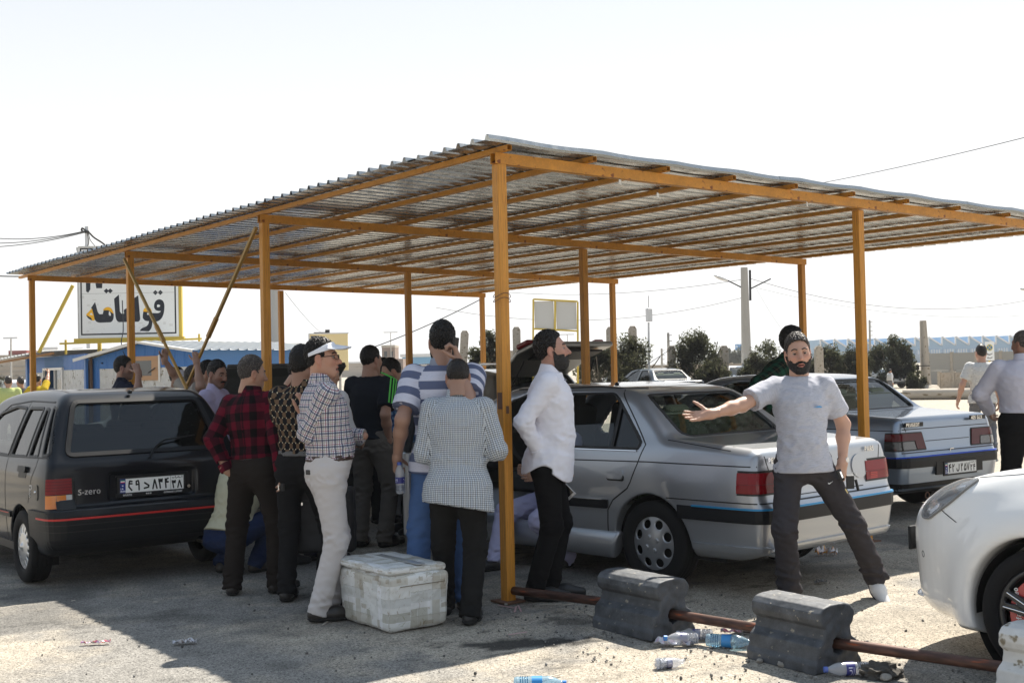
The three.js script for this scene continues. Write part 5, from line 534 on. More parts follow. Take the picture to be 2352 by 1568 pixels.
// ---------- white car nosing in at the right ----------
const wc = thing('white_hatchback', 'white car nose at the right edge with a red brake caliper behind dark spokes', 'car');
{
  const L = 4.35, prof = [[.6, .22], [.1, .28, .1], [0, .5, .1], [.05, .8, .1], [.35, 1.1, .1], [.75, 1.38, .15], [1.5, 1.46, .3], [2.2, 1.42, .2], [3.0, 1.07, .15], [3.6, .985, .2], [3.92, .895, .2], [4.14, .785, .12], [4.28, .66, .08], [4.33, .55, .06], [4.325, .46, .06], [4.29, .36, .05], [4.33, .30, .03], [4.26, .235, .05], [3.95, .20]];
  const plan = [[0, .6], [.08, .80], [.5, .885], [1.5, .90], [3.0, .90], [3.55, .89], [3.9, .835], [4.12, .70], [4.27, .44], [4.345, .15]], sect = [[.15, .80], [.25, .855], [.42, .88], [.6, .90], [.74, .885], [.86, .845], [.95, .795], [1.05, .745], [1.25, .65], [1.4, .56], [1.47, .5]];
  const { base, body } = shell({ prof, plan, sect, arches: [[.85, .33, .375], [3.28, .33, .365]], k: .11, archZ: .55 });
  const flare = (x, y, z) => { const q = Math.hypot(x - 3.28, y - .33); return smin(base(x, y, z), Math.max(Math.hypot(q - .41, Math.abs(z) - .825) - .035, .25 - y), .2); };
  const f = (x, y, z) => { let d = flare(x, y, z); for (const ax of [.85, 3.28]) d = smax(d, -Math.max(Math.hypot(x - ax, y - .33) - .372, .55 - Math.abs(z)), .02); return d; }, M_wp = paint(.78, .78, .77, 0, .3);
  part('body', bodyMesh(f, L, 1.47, .021, 1.0), M_wp, wc);
  const hl = rounded([[3.68, .935, .02], [3.80, .925, .05], [3.93, .86, .06], [4.01, .78, .06], [4.02, .72, .03], [3.95, .72, .03], [3.80, .82, .06]], .04); for (const s of ['L', 'R']) { const w = part('headlamp', patch(base, hl, s, .003, .01, .03), mat(.06, .065, .075, .2, .3), wc); part('lens', patch(base, hl, s, .012, 0, .03), new THREE.MeshPhysicalMaterial({ color: C(.9, .92, .94), roughness: .02, transmission: .85, thickness: 0, side: THREE.DoubleSide }), w); part('bulb_reflector', patch(base, rounded([[3.86, .80], [3.93, .83], [3.985, .765], [3.94, .74]], .04), s, .007, .004, .03), mat(.75, .77, .8, .1, .9), w); part('lamp_seal', line(base, hl, s, .012, .010, true, .02), mat(.2, .2, .2, .4), w); part('light_bar', line(base, [[3.74, .90], [3.86, .865], [3.96, .78]], s, .014, .008), mat(.5, .52, .55, .1, .8), w); }
  part('bonnet_gap_shade', line(base, [[3.70, .945], [3.43, .98], [3.0, 1.035]], 'L', .006, .001), M_sealGapShade, wc); part('bumper_gap_shade', line(base, [[3.86, .775], [3.74, .72], [3.63, .67]], 'L', .006, .001), M_sealGapShade, wc); part('parking_sensor', line(base, Array.from({ length: 14 }, (_, i) => [4.02 + Math.cos(i * .4488) * .012, .53 + Math.sin(i * .4488) * .016]), 'L', .004, .001, true, .02), M_sealGapShade, wc);  // bonnet and bumper gap shade painted as thin dark strips
  { const o = part('front_plate', new RoundedBoxGeometry(.02, .13, .52, 2, .006).translate(onto(base, 'front', -.24, .56).x + .004, .56, -.24), M_trim, wc); part('plate_face', box(.006, .115, .5, onto(base, 'front', -.24, .56).x + .016, .56, -.24), M_white, o); }
  part('chin_spoiler', nets((x, y, z) => smax(ell(x, y, z, 4.08, .29, 0, .22, .035, .68), .1 - y, .02), [3.8, .2, -.75], [4.4, .36, .75], .016), M_wp, wc); part('lower_grille', patch(base, rounded([[-.5, .34], [-.5, .44], [.5, .44], [.5, .34]], .03), 'front', .003, .004), M_trim, wc);
  for (const s of ['L', 'R']) part('side_window', patch(base, rounded([[1.0, 1.02], [1.3, 1.36], [2.15, 1.35], [2.85, 1.0]], .05), s, .003, .004), M_smoke, wc); part('windscreen', patch(base, [[-.62, 1.08], [-.5, 1.36], [.5, 1.36], [.62, 1.08]], 'front', .003, .004), M_smoke, wc);
  part('underbody', box(3.4, .1, 1.4, 2.0, .24, 0), M_under, wc); part('wheel_housing', merge([new THREE.CylinderGeometry(.385, .385, .45, 32, 1, true, -1.7, 3.4).rotateX(Math.PI / 2).translate(3.28, .33, -.62)]), M_under, wc);
  for (const [x, z, st] of [[.85, -.77, 0], [.85, .77, 0], [3.28, -.765, .12], [3.28, .765, .12]]) { const w = wheel(wc, x, .325, z, .325, .225, .236, 'turbine', mat(.05, .052, .055, .3, .7), st); const r = .236, sp = []; for (let i = 0; i < 5; i++) for (const o of [-.17, .17]) { const a = i * 1.2566 + .3316 - o; sp.push(rod(V(Math.cos(a) * .07, Math.sin(a) * .07, .113), V(Math.cos(a) * .215, Math.sin(a) * .215, .098), .004)); } part('spoke_edge', merge(sp), M_chrome, w); const cal = part('brake_caliper', nets((u, v, q) => { const rr = Math.hypot(u, v), a = Math.atan2(v, u); return smax(Math.max(Math.abs(rr - .155) - .035, Math.abs(q) - .025), Math.abs(a) * .15 - .11, .015); }, [.05, -.15, -.04], [.22, .15, .04], .007).rotateZ(z < 0 ? Math.PI - .25 : Math.PI).translate(0, 0, .055), mat(.42, .012, .02, .35, 0, { clearcoat: 1 }), w); const tx = letters('Alfa Romeo', .024, .002); tx.translate(-.08, -.01, 0); tx.rotateZ(Math.PI / 2 + .1); part('caliper_lettering', tx.translate(-.145, .02, .082), mat(.7, .7, .7, .4), cal); }
}
place(wc, 1.36, -6.72, .03);

// ---------- dark car facing the camera with its bonnet up ----------
const dc = thing('dark_car', 'dark car facing the camera with its bonnet raised, men leaning over the engine', 'car');
{
  const prof = saloonProf, { base, body } = shell({ prof, plan: saloonPlan, sect: saloonSect, arches: [[.965, .30, .345], [3.63, .30, .345]] }), M_dp = paint(.02, .022, .026, .2, .3);
  const bay = baked(rounded([[3.45, -.62], [3.45, .62], [4.28, .58], [4.28, -.58]], .08)), fw = [[-.62, 1.02], [-.5, 1.33], [.5, 1.33], [.62, 1.02]], gl2 = [[1.1, .95], [1.5, 1.33], [2.35, 1.33], [2.62, 1.25], [2.98, .975]];
  const f = (x, y, z) => Math.max(cabin_(x, y, z), -Math.max(bay(x, z), .5 - y)); const cabin_ = cabin(base, body, { front: [fw], side: [gl2] }, .55, 1.0, 3.35);
  part('body', bodyMesh(f, 4.49, 1.42, .03), M_dp, dc); part('windscreen', patch(base, fw, 'front', -.014, 0), M_tint, dc); for (const s of ['L', 'R']) part('side_window', patch(base, gl2, s, -.012, 0), M_tint, dc);
  const lid = nets((x, y, z) => smax(Math.max(Math.abs(z) - mix(.72, .66, clamp(x / 1.0, 0, 1)), -x, x - 1.0), Math.abs(y + x * x * .07) - .012, .02), [-.06, -.14, -.78], [1.08, .06, .78], .018); const bonnet = new THREE.Group(); bonnet.name = 'bonnet'; bonnet.position.set(3.42, .99, 0); bonnet.rotation.z = .74; dc.add(bonnet); part('bonnet_skin', lid, mat(.09, .095, .09, .6), bonnet); part('bonnet_liner', new RoundedBoxGeometry(.8, .02, 1.15, 2, .008).translate(.5, -.05, 0), mat(.10, .105, .10, .9), bonnet); part('bonnet_lip', bar(V(1.0, -.06, -.64), V(1.0, -.06, .64), .025), mat(.16, .16, .16, .4, .5), bonnet);
  part('engine', merge([box(.5, .25, .5, 3.85, .68, -.1, 0, .04), box(.22, .2, .3, 3.75, .75, .4, 0, .03), cyl(.12, .12, .1, 3.95, .82, -.35), box(.3, .12, .2, 4.05, .72, .35, 0, .03)]), M_under, dc); part('bumper_cover', belt(base, .44, .62, [[4.25, -.6, -Math.PI / 2], [4.2, -.55, -1.2], [4.2, -.5, -.6], [4.2, -.3, 0], [4.2, 0, 0], [4.2, .3, 0], [4.2, .5, .6], [4.2, .55, 1.2], [4.25, .6, Math.PI / 2]], .015), M_trim, dc);
  const np = numberPlate(dc, plateTex('42', 'd', '834', '22'), .52, .113, 0, 0, 0, M_trim); np.rotation.y = Math.PI; np.position.set(4.52, .40, 0);
  for (const s of [-1, 1]) part('headlamp', patch(base, rounded([[s * .32, .64], [s * .32, .76], [s * .62, .76], [s * .66, .66]], .02), 'front', .006, .01), M_clear, dc); part('grille', patch(base, [[-.28, .64], [-.28, .75], [.28, .75], [.28, .64]], 'front', .004, .006), M_trim, dc);
  part('mirror', merge([box(.1, .13, .2, 2.85, 1.0, -.93, 0, .04), box(.1, .13, .2, 2.85, 1.0, .93, 0, .04)]), M_dp, dc); part('wheel_arch_liner', box(3.6, .1, 1.4, 2.2, .26, 0), M_under, dc);
  for (const [x, z] of [[.965, -.72], [.965, .72], [3.63, -.72], [3.63, .72]]) wheel(dc, x, .298, z, .298, .185, .186, 'oval', mat(.3, .31, .33, .4, .7)); seats(dc, M_seat, 2.35, 1.25, .62, .62);
  const p = AB(.66, 8.7); dc.position.set(p.x, 0, p.z); dc.rotation.y = CAR + Math.PI;
}
// ---------- grey crossover with its tailgate up ----------
const sv = thing('grey_crossover', 'grey crossover behind the man in white with its tailgate raised', 'car');
{
  const prof = [[.6, .3], [.1, .36, .08], [0, .5, .06], [-.01, .62, .04], [.06, .68], [.10, .95, .1], [.30, 1.30, .1], [.42, 1.47, .08], [.9, 1.53, .2], [2.0, 1.55, .3], [2.7, 1.48, .2], [3.4, 1.08, .1], [4.1, .95, .15], [4.3, .7], [4.3, .4], [4.1, .3]], plan = [[0, .6], [.06, .80], [.3, .88], [1.5, .90], [3.2, .89], [4.0, .82], [4.3, .6]], sect = [[.25, .82], [.4, .87], [.6, .90], [.85, .895], [1.0, .87], [1.15, .79], [1.35, .70], [1.5, .62], [1.56, .54]];
  const { base, body } = shell({ prof, plan, sect, arches: [[.85, .34, .38], [3.4, .34, .38]], k: .08 }), rear = baked(rounded([[-.60, .66], [-.66, .95], [-.60, 1.30], [-.52, 1.46], [.52, 1.46], [.60, 1.30], [.66, .95], [.60, .66]], .06)), gl1 = [[.55, 1.06], [.66, 1.36], [1.0, 1.40], [1.0, 1.03]], gl2 = [[1.06, 1.02], [1.06, 1.41], [1.9, 1.43], [1.9, 1.0]], gl3 = [[1.98, 1.0], [1.98, 1.43], [2.5, 1.40], [3.1, 1.02]];
  const c0 = cabin(base, body, { side: [gl1, gl2, gl3], front: [[[-.66, 1.12], [-.54, 1.44], [.54, 1.44], [.66, 1.12]]] }, .6, .1, 3.3), f = (x, y, z) => Math.max(c0(x, y, z), -Math.max(rear(z, y), x - .7));
  const M_grey = paint(.20, .205, .20, .5, .38); part('body', bodyMesh(f, 4.3, 1.56, .03, .98), M_grey, sv); for (const s of ['L', 'R']) for (const g of [gl1, gl2, gl3]) part('side_window', patch(base, rounded(g, .03), s, -.012, 0), M_tint, sv); part('hatch_seal', line(base, rounded([[-.60, .66], [-.66, .95], [-.60, 1.30], [-.52, 1.45], [.52, 1.45], [.60, 1.30], [.66, .95], [.60, .66]], .06), 'rear', .03, .015, true), M_sealGapShade, sv);
  for (const s of [-1, 1]) { part('roof_rail', tube([V(.75, 1.50, s * .58), V(.85, 1.575, s * .58), V(1.6, 1.60, s * .57), V(2.4, 1.575, s * .56), V(2.5, 1.50, s * .56)], .02, 30, 8), M_chrome, sv); part('tail_lamp', patch(base, rounded([[s * .68, .72], [s * .70, 1.0], [s * .80, 1.0], [s * .83, .72]], .02), 'rear', .008, .012), M_red, sv); }
  const T = new THREE.Group(); T.name = 'tailgate'; T.position.set(.42, 1.49, 0); T.rotation.z = -1.25 - 0.62; sv.add(T);
  // the gate hangs from its hinge along local -y, then is swung up
  const gate = nets((x, y, z) => { const w = mix(.56, .66, clamp(-y / .5, 0, 1)), bend = .10 * sstep(-.1, -.85, y) - .30 * clamp(-y / .5, 0, 1) * .3; return smax(Math.max(Math.abs(z) - w, y - .02, -.88 - y), Math.abs(x + .18 * clamp(-y, 0, .5) * 1.3 - .03) - .035, .03); }, [-.3, -.95, -.72], [.15, .08, .72], .018); part('gate_skin', gate, M_grey, T);
  part('gate_window', box(.012, .34, .98, -.075, -.24, 0), M_smoke, T); part('gate_lining', new RoundedBoxGeometry(.03, .34, 1.0, 2, .012).translate(-.04 + .03, -.66, 0), M_trim, T); part('gate_pull', box(.03, .06, .14, .03 - .02, -.74, -.2), M_sealGapShade, T); for (const s of [-1, 1]) part('gate_lamp', box(.07, .24, .16, -.16, -.62, s * .58, 0, .03), mat(.22, .01, .015, .3), T);
  for (const s of [-1, 1]) part('gas_strut', rod(V(.22, 1.12, s * .66), V(-.1, 1.62, s * .6), .012, .009), M_trim, sv); part('spoiler', new RoundedBoxGeometry(.2, .03, 1.05, 2, .012).translate(.36, 1.53, 0), M_grey, sv);
  seats(sv, mat(.07, .075, .085, .9), 2.2, 1.05, .72, .65); part('boot_floor', box(1.0, .05, 1.2, .6, .66, 0), M_seat, sv); part('underbody', box(3.4, .1, 1.5, 2.1, .32, 0), M_under, sv); for (const [x, z] of [[.85, -.76], [.85, .76], [3.4, -.76], [3.4, .76]]) wheel(sv, x, .34, z, .34, .2, .2, 'slot', mat(.4, .41, .42, .35, .7));
}
place(sv, 4.95, 5.6, -.05);

// ---------- cars parked far behind ----------
function farCar(src, label, u, d, turn, m) { const o = src.clone(); o.name = numbered('parked_car'); o.traverse((c) => { if (c.isMesh && (c.material === M_silver || c.material === M_blueSilver)) c.material = m; }); const p = SIGHT(u, 860, d); o.position.set(p.x, 0, p.z); o.rotation.y = turn; scene.add(o); delete o.userData.group; return tag(o, label, 'car', 'cars parked beyond the carport'); }
farCar(gl, 'white car parked beyond the silver saloon roof, by the olive trees', 1495, 52, 1.25, paint(.72, .73, .74, 0, .3)); farCar(gl, 'white car glinting in the sun between two trees, behind the thick pole', 1672, 54, -1.6, paint(.7, .7, .7, 0, .3)); farCar(gl, 'pale grey car behind the olive sapling at the right', 2076, 64, 1.15, paint(.33, .37, .42, .4, .3)); farCar(gl, 'white car half hidden by the man walking away at the right', 2215, 70, 1.9, paint(.72, .73, .74, 0, .3)); farCar(gl, 'dark car in the shade below the tall olive tree', 1575, 40, 1.2, paint(.05, .06, .07, .2, .3));
// ---------- people kit: local +z is where the body faces, +x its left ----------
const vadd = (a, b, k = 1) => [a[0] + b[0] * k, a[1] + b[1] * k, a[2] + b[2] * k], vsub = (a, b) => [a[0] - b[0], a[1] - b[1], a[2] - b[2]], vdot = (a, b) => a[0] * b[0] + a[1] * b[1] + a[2] * b[2], vlen = (a) => Math.hypot(...a), vnorm = (a) => { const l = vlen(a) || 1; return [a[0] / l, a[1] / l, a[2] / l]; }, vcross = (a, b) => [a[1] * b[2] - a[2] * b[1], a[2] * b[0] - a[0] * b[2], a[0] * b[1] - a[1] * b[0]];
function bend(a, t, l1, l2, pole) { const d = vsub(t, a); let L = vlen(d); const n = vnorm(d); L = clamp(L, Math.abs(l1 - l2) + .02, l1 + l2 - .002); const end = vadd(a, n, L), x = (l1 * l1 - l2 * l2 + L * L) / (2 * L), h = Math.sqrt(Math.max(0, l1 * l1 - x * x)), p = vnorm(vadd(pole, n, -vdot(pole, n))); return [vadd(vadd(a, n, x), p, h), end]; }
// head, face towards +z, origin between the ears
function headSDF({ mouth = 0, jaw = 1, nose = 1 }) {
  return (x, y, z) => {
    const ax = Math.abs(x); let d = ell(x, y, z, 0, .035, -.012, .075, .09, .096);
    d = smin(d, ell(x, y, z, 0, -.035, .028, .061, .088, .066), .04); d = smin(d, cone3(ax, y, z, [.054 * jaw, -.045, -.01], [.018, -.098, .062], .022, .018), .035); d = smin(d, cone3(ax, y, z, [0, -.1, .066], [.012, -.1, .066], .017, .015), .02);
    d = smin(d, cone3(ax, y, z, [0, .033, .080], [.045, .030, .062], .014, .011), .02); d = smin(d, Math.hypot(ax - .043, y + .015, z - .058) - .022, .03);
    d = smax(d, -(Math.hypot((ax - .033) / 1.3, (y - .012) / .9, z - .095) - .017), .018);
    d = smin(d, cone3(x, y, z, [0, .02, .086], [0, -.026, .108 + .006 * nose], .009, .0135), .016); d = smin(d, Math.hypot(ax - .014, y + .031, z - .098) - .0095, .01);
    d = smin(d, cone3(ax, y, z, [0, -.058, .093], [.02, -.060, .082], .0085, .005), .01); d = smin(d, cone3(ax, y, z, [0, -.074 - mouth * .012, .090], [.017, -.071 - mouth * .009, .081], .0095, .005), .01);
    d = smax(d, -(ell(x, y, z, 0, -.0655 - mouth * .006, .1, .021, .0015 + mouth * .0085, .016)), .004);
    let e = ell(ax, y, z, .079 + .1 * (.0 - z) * .35, .0, -.012, .010, .033, .021); e = smax(e, -ell(ax, y, z, .092, .004, -.006, .010, .022, .012), .008); e = smin(e, Math.hypot(ax - .076, y + .028, z + .004) - .009, .012); d = smin(d, e, .008);
    return smin(d, cone3(x, y, z, [0, -.06, -.022], [0, -.14, -.035], .058, .058), .03);
  };
}
const headCache = new Map();
function headGeo(opt, cell) {
  const key = JSON.stringify([opt, cell]); if (headCache.has(key)) return headCache.get(key); const f = headSDF(opt), g = nets(f, [-.115, -.15, -.13], [.115, .145, .145], cell, { L: 1.4 }), p = g.attributes.position, k = [];
  for (let i = 0; i < p.count; i++) { const x = Math.abs(p.getX(i)), y = p.getY(i), z = p.getZ(i); let c = [1, 1, 1]; const lip = Math.max(0, 1 - Math.hypot(x / .024, (y + .066 + (opt.mouth || 0) * .006) / (.016 + (opt.mouth || 0) * .009))) * (z > .07 ? 1 : 0); c = [mix(1, .95, Math.min(1, lip * 3)), mix(1, .62, Math.min(1, lip * 3)), mix(1, .66, Math.min(1, lip * 3))]; const rosy = Math.max(Math.exp(-((x - .04) ** 2 + (y + .02) ** 2) / .0007) * (z > .03 ? 1 : 0), Math.exp(-(x * x + (y + .025) ** 2) / .0004) * (z > .09 ? 1 : 0), x > .076 ? .8 : 0); c = [c[0] * (1 + .04 * rosy), c[1] * (1 - .13 * rosy), c[2] * (1 - .14 * rosy)]; if ((opt.mouth || 0) > 0 && z < .094 && z > .05 && x < .02 && Math.abs(y + .0655 + opt.mouth * .006) < .006) c = [.25, .1, .1]; if (opt.stubble) { const s = sstep(-.03, -.05, y) * (z > -.01 ? 1 : 0) * (1 - Math.min(1, lip * 3)) * opt.stubble; c = [mix(c[0], .5, s), mix(c[1], .55, s), mix(c[2], .62, s)]; } k.push(...c); }
  g.setAttribute('color', new THREE.Float32BufferAttribute(k, 3)); headCache.set(key, g); return g;
}
const hairLine = curve1([[-.13, -.075], [-.10, -.072], [-.06, -.05], [-.03, -.015], [-.012, .02], [.006, .022], [.018, -.016], [.028, -.004], [.036, .05], [.05, .078], [.075, .098], [.12, .108]]);
function hairGeo({ k = 1, grey = k > 2.5 ? 1.6 : .3, curl = .004, freq = 60, top = 1, recede = 0, bald = 0, len = 0, fringe = 0 }, cell, seed) {
  const f = (x, y, z) => { const ax = Math.abs(x); const up = sstep(-.02, .12, y); let d = ell(x, y, z, 0, .037 + .008 * top * up, -.014 - len * .005, .078 + .004 * up + len * .004, .094 + .014 * top, .102 + len * .006 + fringe * .01 * up) - curl * (n3(x * freq + seed, y * freq, z * freq) * .8 + n3(x * freq * 2.3, y * freq * 1.6, z * freq * 2.3 + seed) * .8); const hl = hairLine(z) + n3(x * 55, z * 55, seed + 4) * .007 + recede * sstep(.0, .06, z) * (.006 + .012 * sstep(.01, .045, ax)) + n3(x * 90, z * 90, seed) * .004; d = smax(d, hl - y, .006); if (bald) d = smax(d, .05 + bald * .1 - Math.hypot(x, z + .03) * 1.0 - (y < .06 ? .1 : 0), .01); return d; };
  const g = nets(f, [-.11, -.11, -.145], [.11, .18, .125], cell, { L: 1.7 }), p = g.attributes.position, kk = []; for (let i = 0; i < p.count; i++) { const t = n3(p.getX(i) * 170, p.getY(i) * 45, p.getZ(i) * 170 + seed), q = .55 + .75 * (t * .5 + .5) + (t > .45 ? grey : 0); kk.push(q * 1.05, q, q * .95); } g.setAttribute('color', new THREE.Float32BufferAttribute(kk, 3)); return g;
}
function beardGeo({ full = 1, thick = .008 }, cell, seed) {
  const f0 = headSDF({ mouth: 0 }), f = (x, y, z) => { const ax = Math.abs(x), n = n3(x * 110 + seed, y * 90, z * 110) * .0026 + n3(x * 210, y * 120, z * 210 + seed) * .0012, th = thick * (full ? sstep(-.03, -.09, y) * .75 + .35 : .55); let d = f0(x, y, z) - th - n; const mo = Math.hypot(x / 1.25, y + .045) < 0 ? 0 : 0; let cut = full ? Math.max(y + mix(.052, .030, sstep(.038, .062, ax)) - .030 * sstep(.035, .012, z), .002 - z) : 1; const mous = Math.max(Math.abs(y + .048 + ax * .22) - .0085, ax - .032, .06 - z); cut = Math.min(cut, mous); const lips = Math.hypot(x / 1.25, (y + .067) / .62) - .0175; cut = Math.max(cut, z > .06 && lips < .012 ? -Math.hypot(x / 1.25, (y + .068) / .62) + .0185 : -1); return smax(d, cut, .003); };
  return nets(f, [-.09, -.14, -.03], [.09, .02, .13], cell, { L: 1.7 });
}
const handCache = new Map();
function handGeo(side, pose, cell) {              // fingers towards +y, palm faces +z; a right thumb lies at +x
  const key = [side, pose, cell].join(); if (handCache.has(key)) return handCache.get(key); const t = side === 'R' ? 1 : -1, [curl, spread, thumb] = { relaxed: [.5, .05, .3], open: [.14, .13, 1], grip: [1.25, 0, .5], point: [.45, .02, .4], flat: [.08, .02, .2] }[pose];
  const bones = [], F = [[.030, .086, .071, 0], [.010, .092, .079, .05], [-.010, .089, .073, .1], [-.029, .080, .057, .15]];
  F.forEach(([x, y, l, k], i) => { let p = [t * x, y, 0], a = (pose === 'point' && i === 0 ? .1 : curl * (.8 + k * 1.2)), ang = a * .8; const s = t * spread * (1.5 - i) * .8; for (const [q, r0, r1] of [[.45, .0092, .0083], [.31, .0083, .0076], [.24, .0076, .0063]]) { const d = vnorm([Math.sin(s), Math.cos(ang) * Math.cos(s), Math.sin(ang)]), e = vadd(p, d, l * q); bones.push([p, e, r0, r1]); p = e; ang += a; } });
  { let p = [t * .022, .022, .008], ang = .55 + thumb * .45; for (const [l, r0, r1, k] of [[.044, .014, .0105, 0], [.032, .0105, .0092, -.25], [.026, .0092, .0072, -.15]]) { ang += k * (1 - thumb * .4); const d = vnorm([t * Math.sin(ang), Math.cos(ang), .35 - .2 * thumb + (pose === 'grip' ? .6 : 0)]), e = vadd(p, d, l); bones.push([p, e, r0, r1]); p = e; } }
  const f = (x, y, z) => { let d = 1; for (const [a, b, r0, r1] of bones) d = smin(d, cone3(x, y, z, a, b, r0, r1), .006); let palm = smin(cone3(x, y, z, [t * .026, .082, -.001], [t * .016, .0, 0], .013, .019), cone3(x, y, z, [-t * .026, .078, -.001], [-t * .014, .0, 0], .012, .019), .03); palm = smin(palm, cone3(x, y, z, [0, .085, -.002], [0, .02, -.001], .013, .018), .02); palm = smin(palm, cone3(x, y, z, [0, .0, 0], [0, -.05, 0], .024, .026), .03); return smin(d, palm, .009); };
  const g = nets(f, [-.1, -.06, -.05], [.1, .19, .11], cell, { L: 1.4 }); g.setAttribute('color', new THREE.Float32BufferAttribute(new Float32Array(g.attributes.position.count * 3).fill(1), 3)); handCache.set(key, g); return g;
}
const stW = curve1([[-.22, .185], [-.12, .176], [-.02, .172], [.06, .158], [.14, .152], [.26, .168], [.36, .180], [.43, .165], [.48, .115], [.51, .07]]), stD = curve1([[-.22, .125], [-.12, .128], [-.02, .122], [.06, .108], [.14, .107], [.26, .126], [.36, .130], [.43, .106], [.48, .075], [.51, .06]]);
const hairM = (k, r = .38) => mat(.010 * k, .009 * k, .0085 * k, r, 0, { specularIntensity: .5 });
function person(s) {
  const S = s.h / 1.75, cell = s.cell || .0115, o = thing('person', s.label, 'person', [s.at[0], 0, s.at[1]], s.yaw, s.group), cy = Math.cos(s.yaw), sy = Math.sin(s.yaw);
  const loc = (v) => v.isVector3 ? [(v.x - s.at[0]) * cy - (v.z - s.at[1]) * sy, v.y, (v.x - s.at[0]) * sy + (v.z - s.at[1]) * cy] : v.map((q) => q * S);
  const [lf, ls] = s.lean || [0, 0], tw = s.twist || 0, u = vnorm([Math.sin(ls), Math.cos(lf), Math.sin(lf)]), r0 = [Math.cos(tw), 0, -Math.sin(tw)], rt = vnorm(vadd(r0, u, -vdot(r0, u))), fw = vcross(rt, u), bw = s.bw || 1, bd = s.bd || 1, belly = s.belly || 0;
  const pel = vadd([0, .94 * S, 0], (s.hip || [0, 0, 0]), S), T = (t, x = 0, z = 0) => vadd(vadd(vadd(pel, u, t * S), rt, x * S), fw, z * S), N = T(.49), sh = { L: T(.445 + (s.shrug || 0), .172 * bw), R: T(.445 + (s.shrug || 0), -.172 * bw) };
  const hq = new THREE.Quaternion().setFromEuler(new THREE.Euler(s.head?.[1] || 0, s.head?.[0] || 0, s.head?.[2] || 0, 'YXZ')), hu = vnorm(vadd(vadd([0, .6, 0], u, .8), fw, .14 + (s.head?.[1] || 0) * .35)), hc = vadd(N, hu, .160 * S), headM = M4().compose(V(...hc), hq, V(S, S, S).multiplyScalar(.965));
  // legs
  const legs = {}; for (const k of ['L', 'R']) { const g = k === 'L' ? 1 : -1, [x, z0, yaw = g * .15, heel = 0] = (s.feet || {})[k] || [g * .10, 0], z = z0 - .055, d = [Math.sin(yaw), 0, Math.cos(yaw)], ball = vadd([x * S, 0, z * S], d, .13 * S), ca = Math.cos(heel), sa = Math.sin(heel), X = (a, b, c) => vadd(vadd(vadd(ball, d, (a * ca + b * sa) * S), [0, 1, 0], (b * ca - a * sa) * S), [d[2], 0, -d[0]], c * S), ank = X(-.13, .085, 0), hip = vadd(vadd(pel, rt, g * .088 * S), u, -.05 * S); const [kn, an] = bend(hip, ank, (s.long || 1) * .418 * S, (s.long || 1) * .405 * S, s.knee?.[k] || vadd(d, [g * .1, 0, 0])); legs[k] = { hip, kn, an, X, d }; }
  // arms
  const arms = {}; for (const k of ['L', 'R']) { const g = k === 'L' ? 1 : -1, tgt = s.hands?.[k] ? loc(s.hands[k]) : vadd(vadd(sh[k], rt, g * .07 * S), [0, -.53 * S, .04 * S]), [el, wr] = bend(sh[k], tgt, .29 * S, .255 * S, s.elbow?.[k] || vadd(vadd([0, -.2, 0], fw, -1), rt, g * .5)); arms[k] = { sh: sh[k], el, wr, dir: s.fingers?.[k] ? vnorm(s.fingers[k]) : vnorm(vsub(wr, el)), palm: s.palm?.[k] || vadd([0, 0, 0], rt, -g) }; }
  const toT = (x, y, z) => { const q = [x - pel[0], y - pel[1], z - pel[2]]; return [vdot(q, rt) / S, vdot(q, u) / S, vdot(q, fw) / S]; };
  const torso = (x, y, z, inf) => smax(torso0(x, y, z, inf), (-.15 - toT(x, y, z)[1]) * S, .09), torso0 = (x, y, z, inf) => { const [a, t, c0] = toT(x, y, z), w = stW(t) * bw + inf, dd = stD(t) * bd + inf + belly * .5 * Math.exp(-(((t - .1) / .12) ** 2)), c = c0 - belly * .5 * Math.exp(-(((t - .1) / .12) ** 2)) - .012 * sstep(.5, .3, t); const q = Math.hypot(a / w, c / dd); return Math.max((q - 1) * Math.min(w, dd) * (q < 1 ? 1 : .92), t - .515) * S; };
  // skin
  const M_skin = new THREE.MeshPhysicalMaterial({ color: C(...(s.skin || [.40, .225, .15])), roughness: .5, vertexColors: true, sheen: .15 });
  const bs = []; bs.push([vadd(N, u, -.04 * S), vadd(hc, hu, -.05 * S), .062 * S, .056 * S], [T(0), T(.4), .08 * S, .09 * S]); for (const k of ['L', 'R']) { const a = arms[k], l = legs[k]; bs.push([a.sh, a.el, .047 * S, .041 * S], [a.el, vadd(a.el, vsub(a.wr, a.el), .35), .041 * S, .040 * S], [vadd(a.el, vsub(a.wr, a.el), .35), a.wr, .040 * S, .0265 * S], [l.hip, l.kn, .06 * S, .045 * S], [l.kn, l.an, .045 * S, .035 * S], [T(.40), a.sh, .05 * S, .05 * S]); }
  const allP = bs.flatMap((b) => [b[0], b[1]]), lo = [0, 1, 2].map((i) => Math.min(...allP.map((p) => p[i])) - .14), hi = [0, 1, 2].map((i) => Math.max(...allP.map((p) => p[i])) + .14);
  const geos = [nets((x, y, z) => { let d = 1; for (const [a, b, r1, r2] of bs) d = smin(d, cone3(x, y, z, a, b, r1, r2), .03); return d; }, lo, hi, Math.max(cell, .013))]; geos[0].setAttribute('color', new THREE.Float32BufferAttribute(new Float32Array(geos[0].attributes.position.count * 3).fill(1), 3));
  geos.push(headGeo(s.face || {}, s.fine || .0055).clone().applyMatrix4(headM));
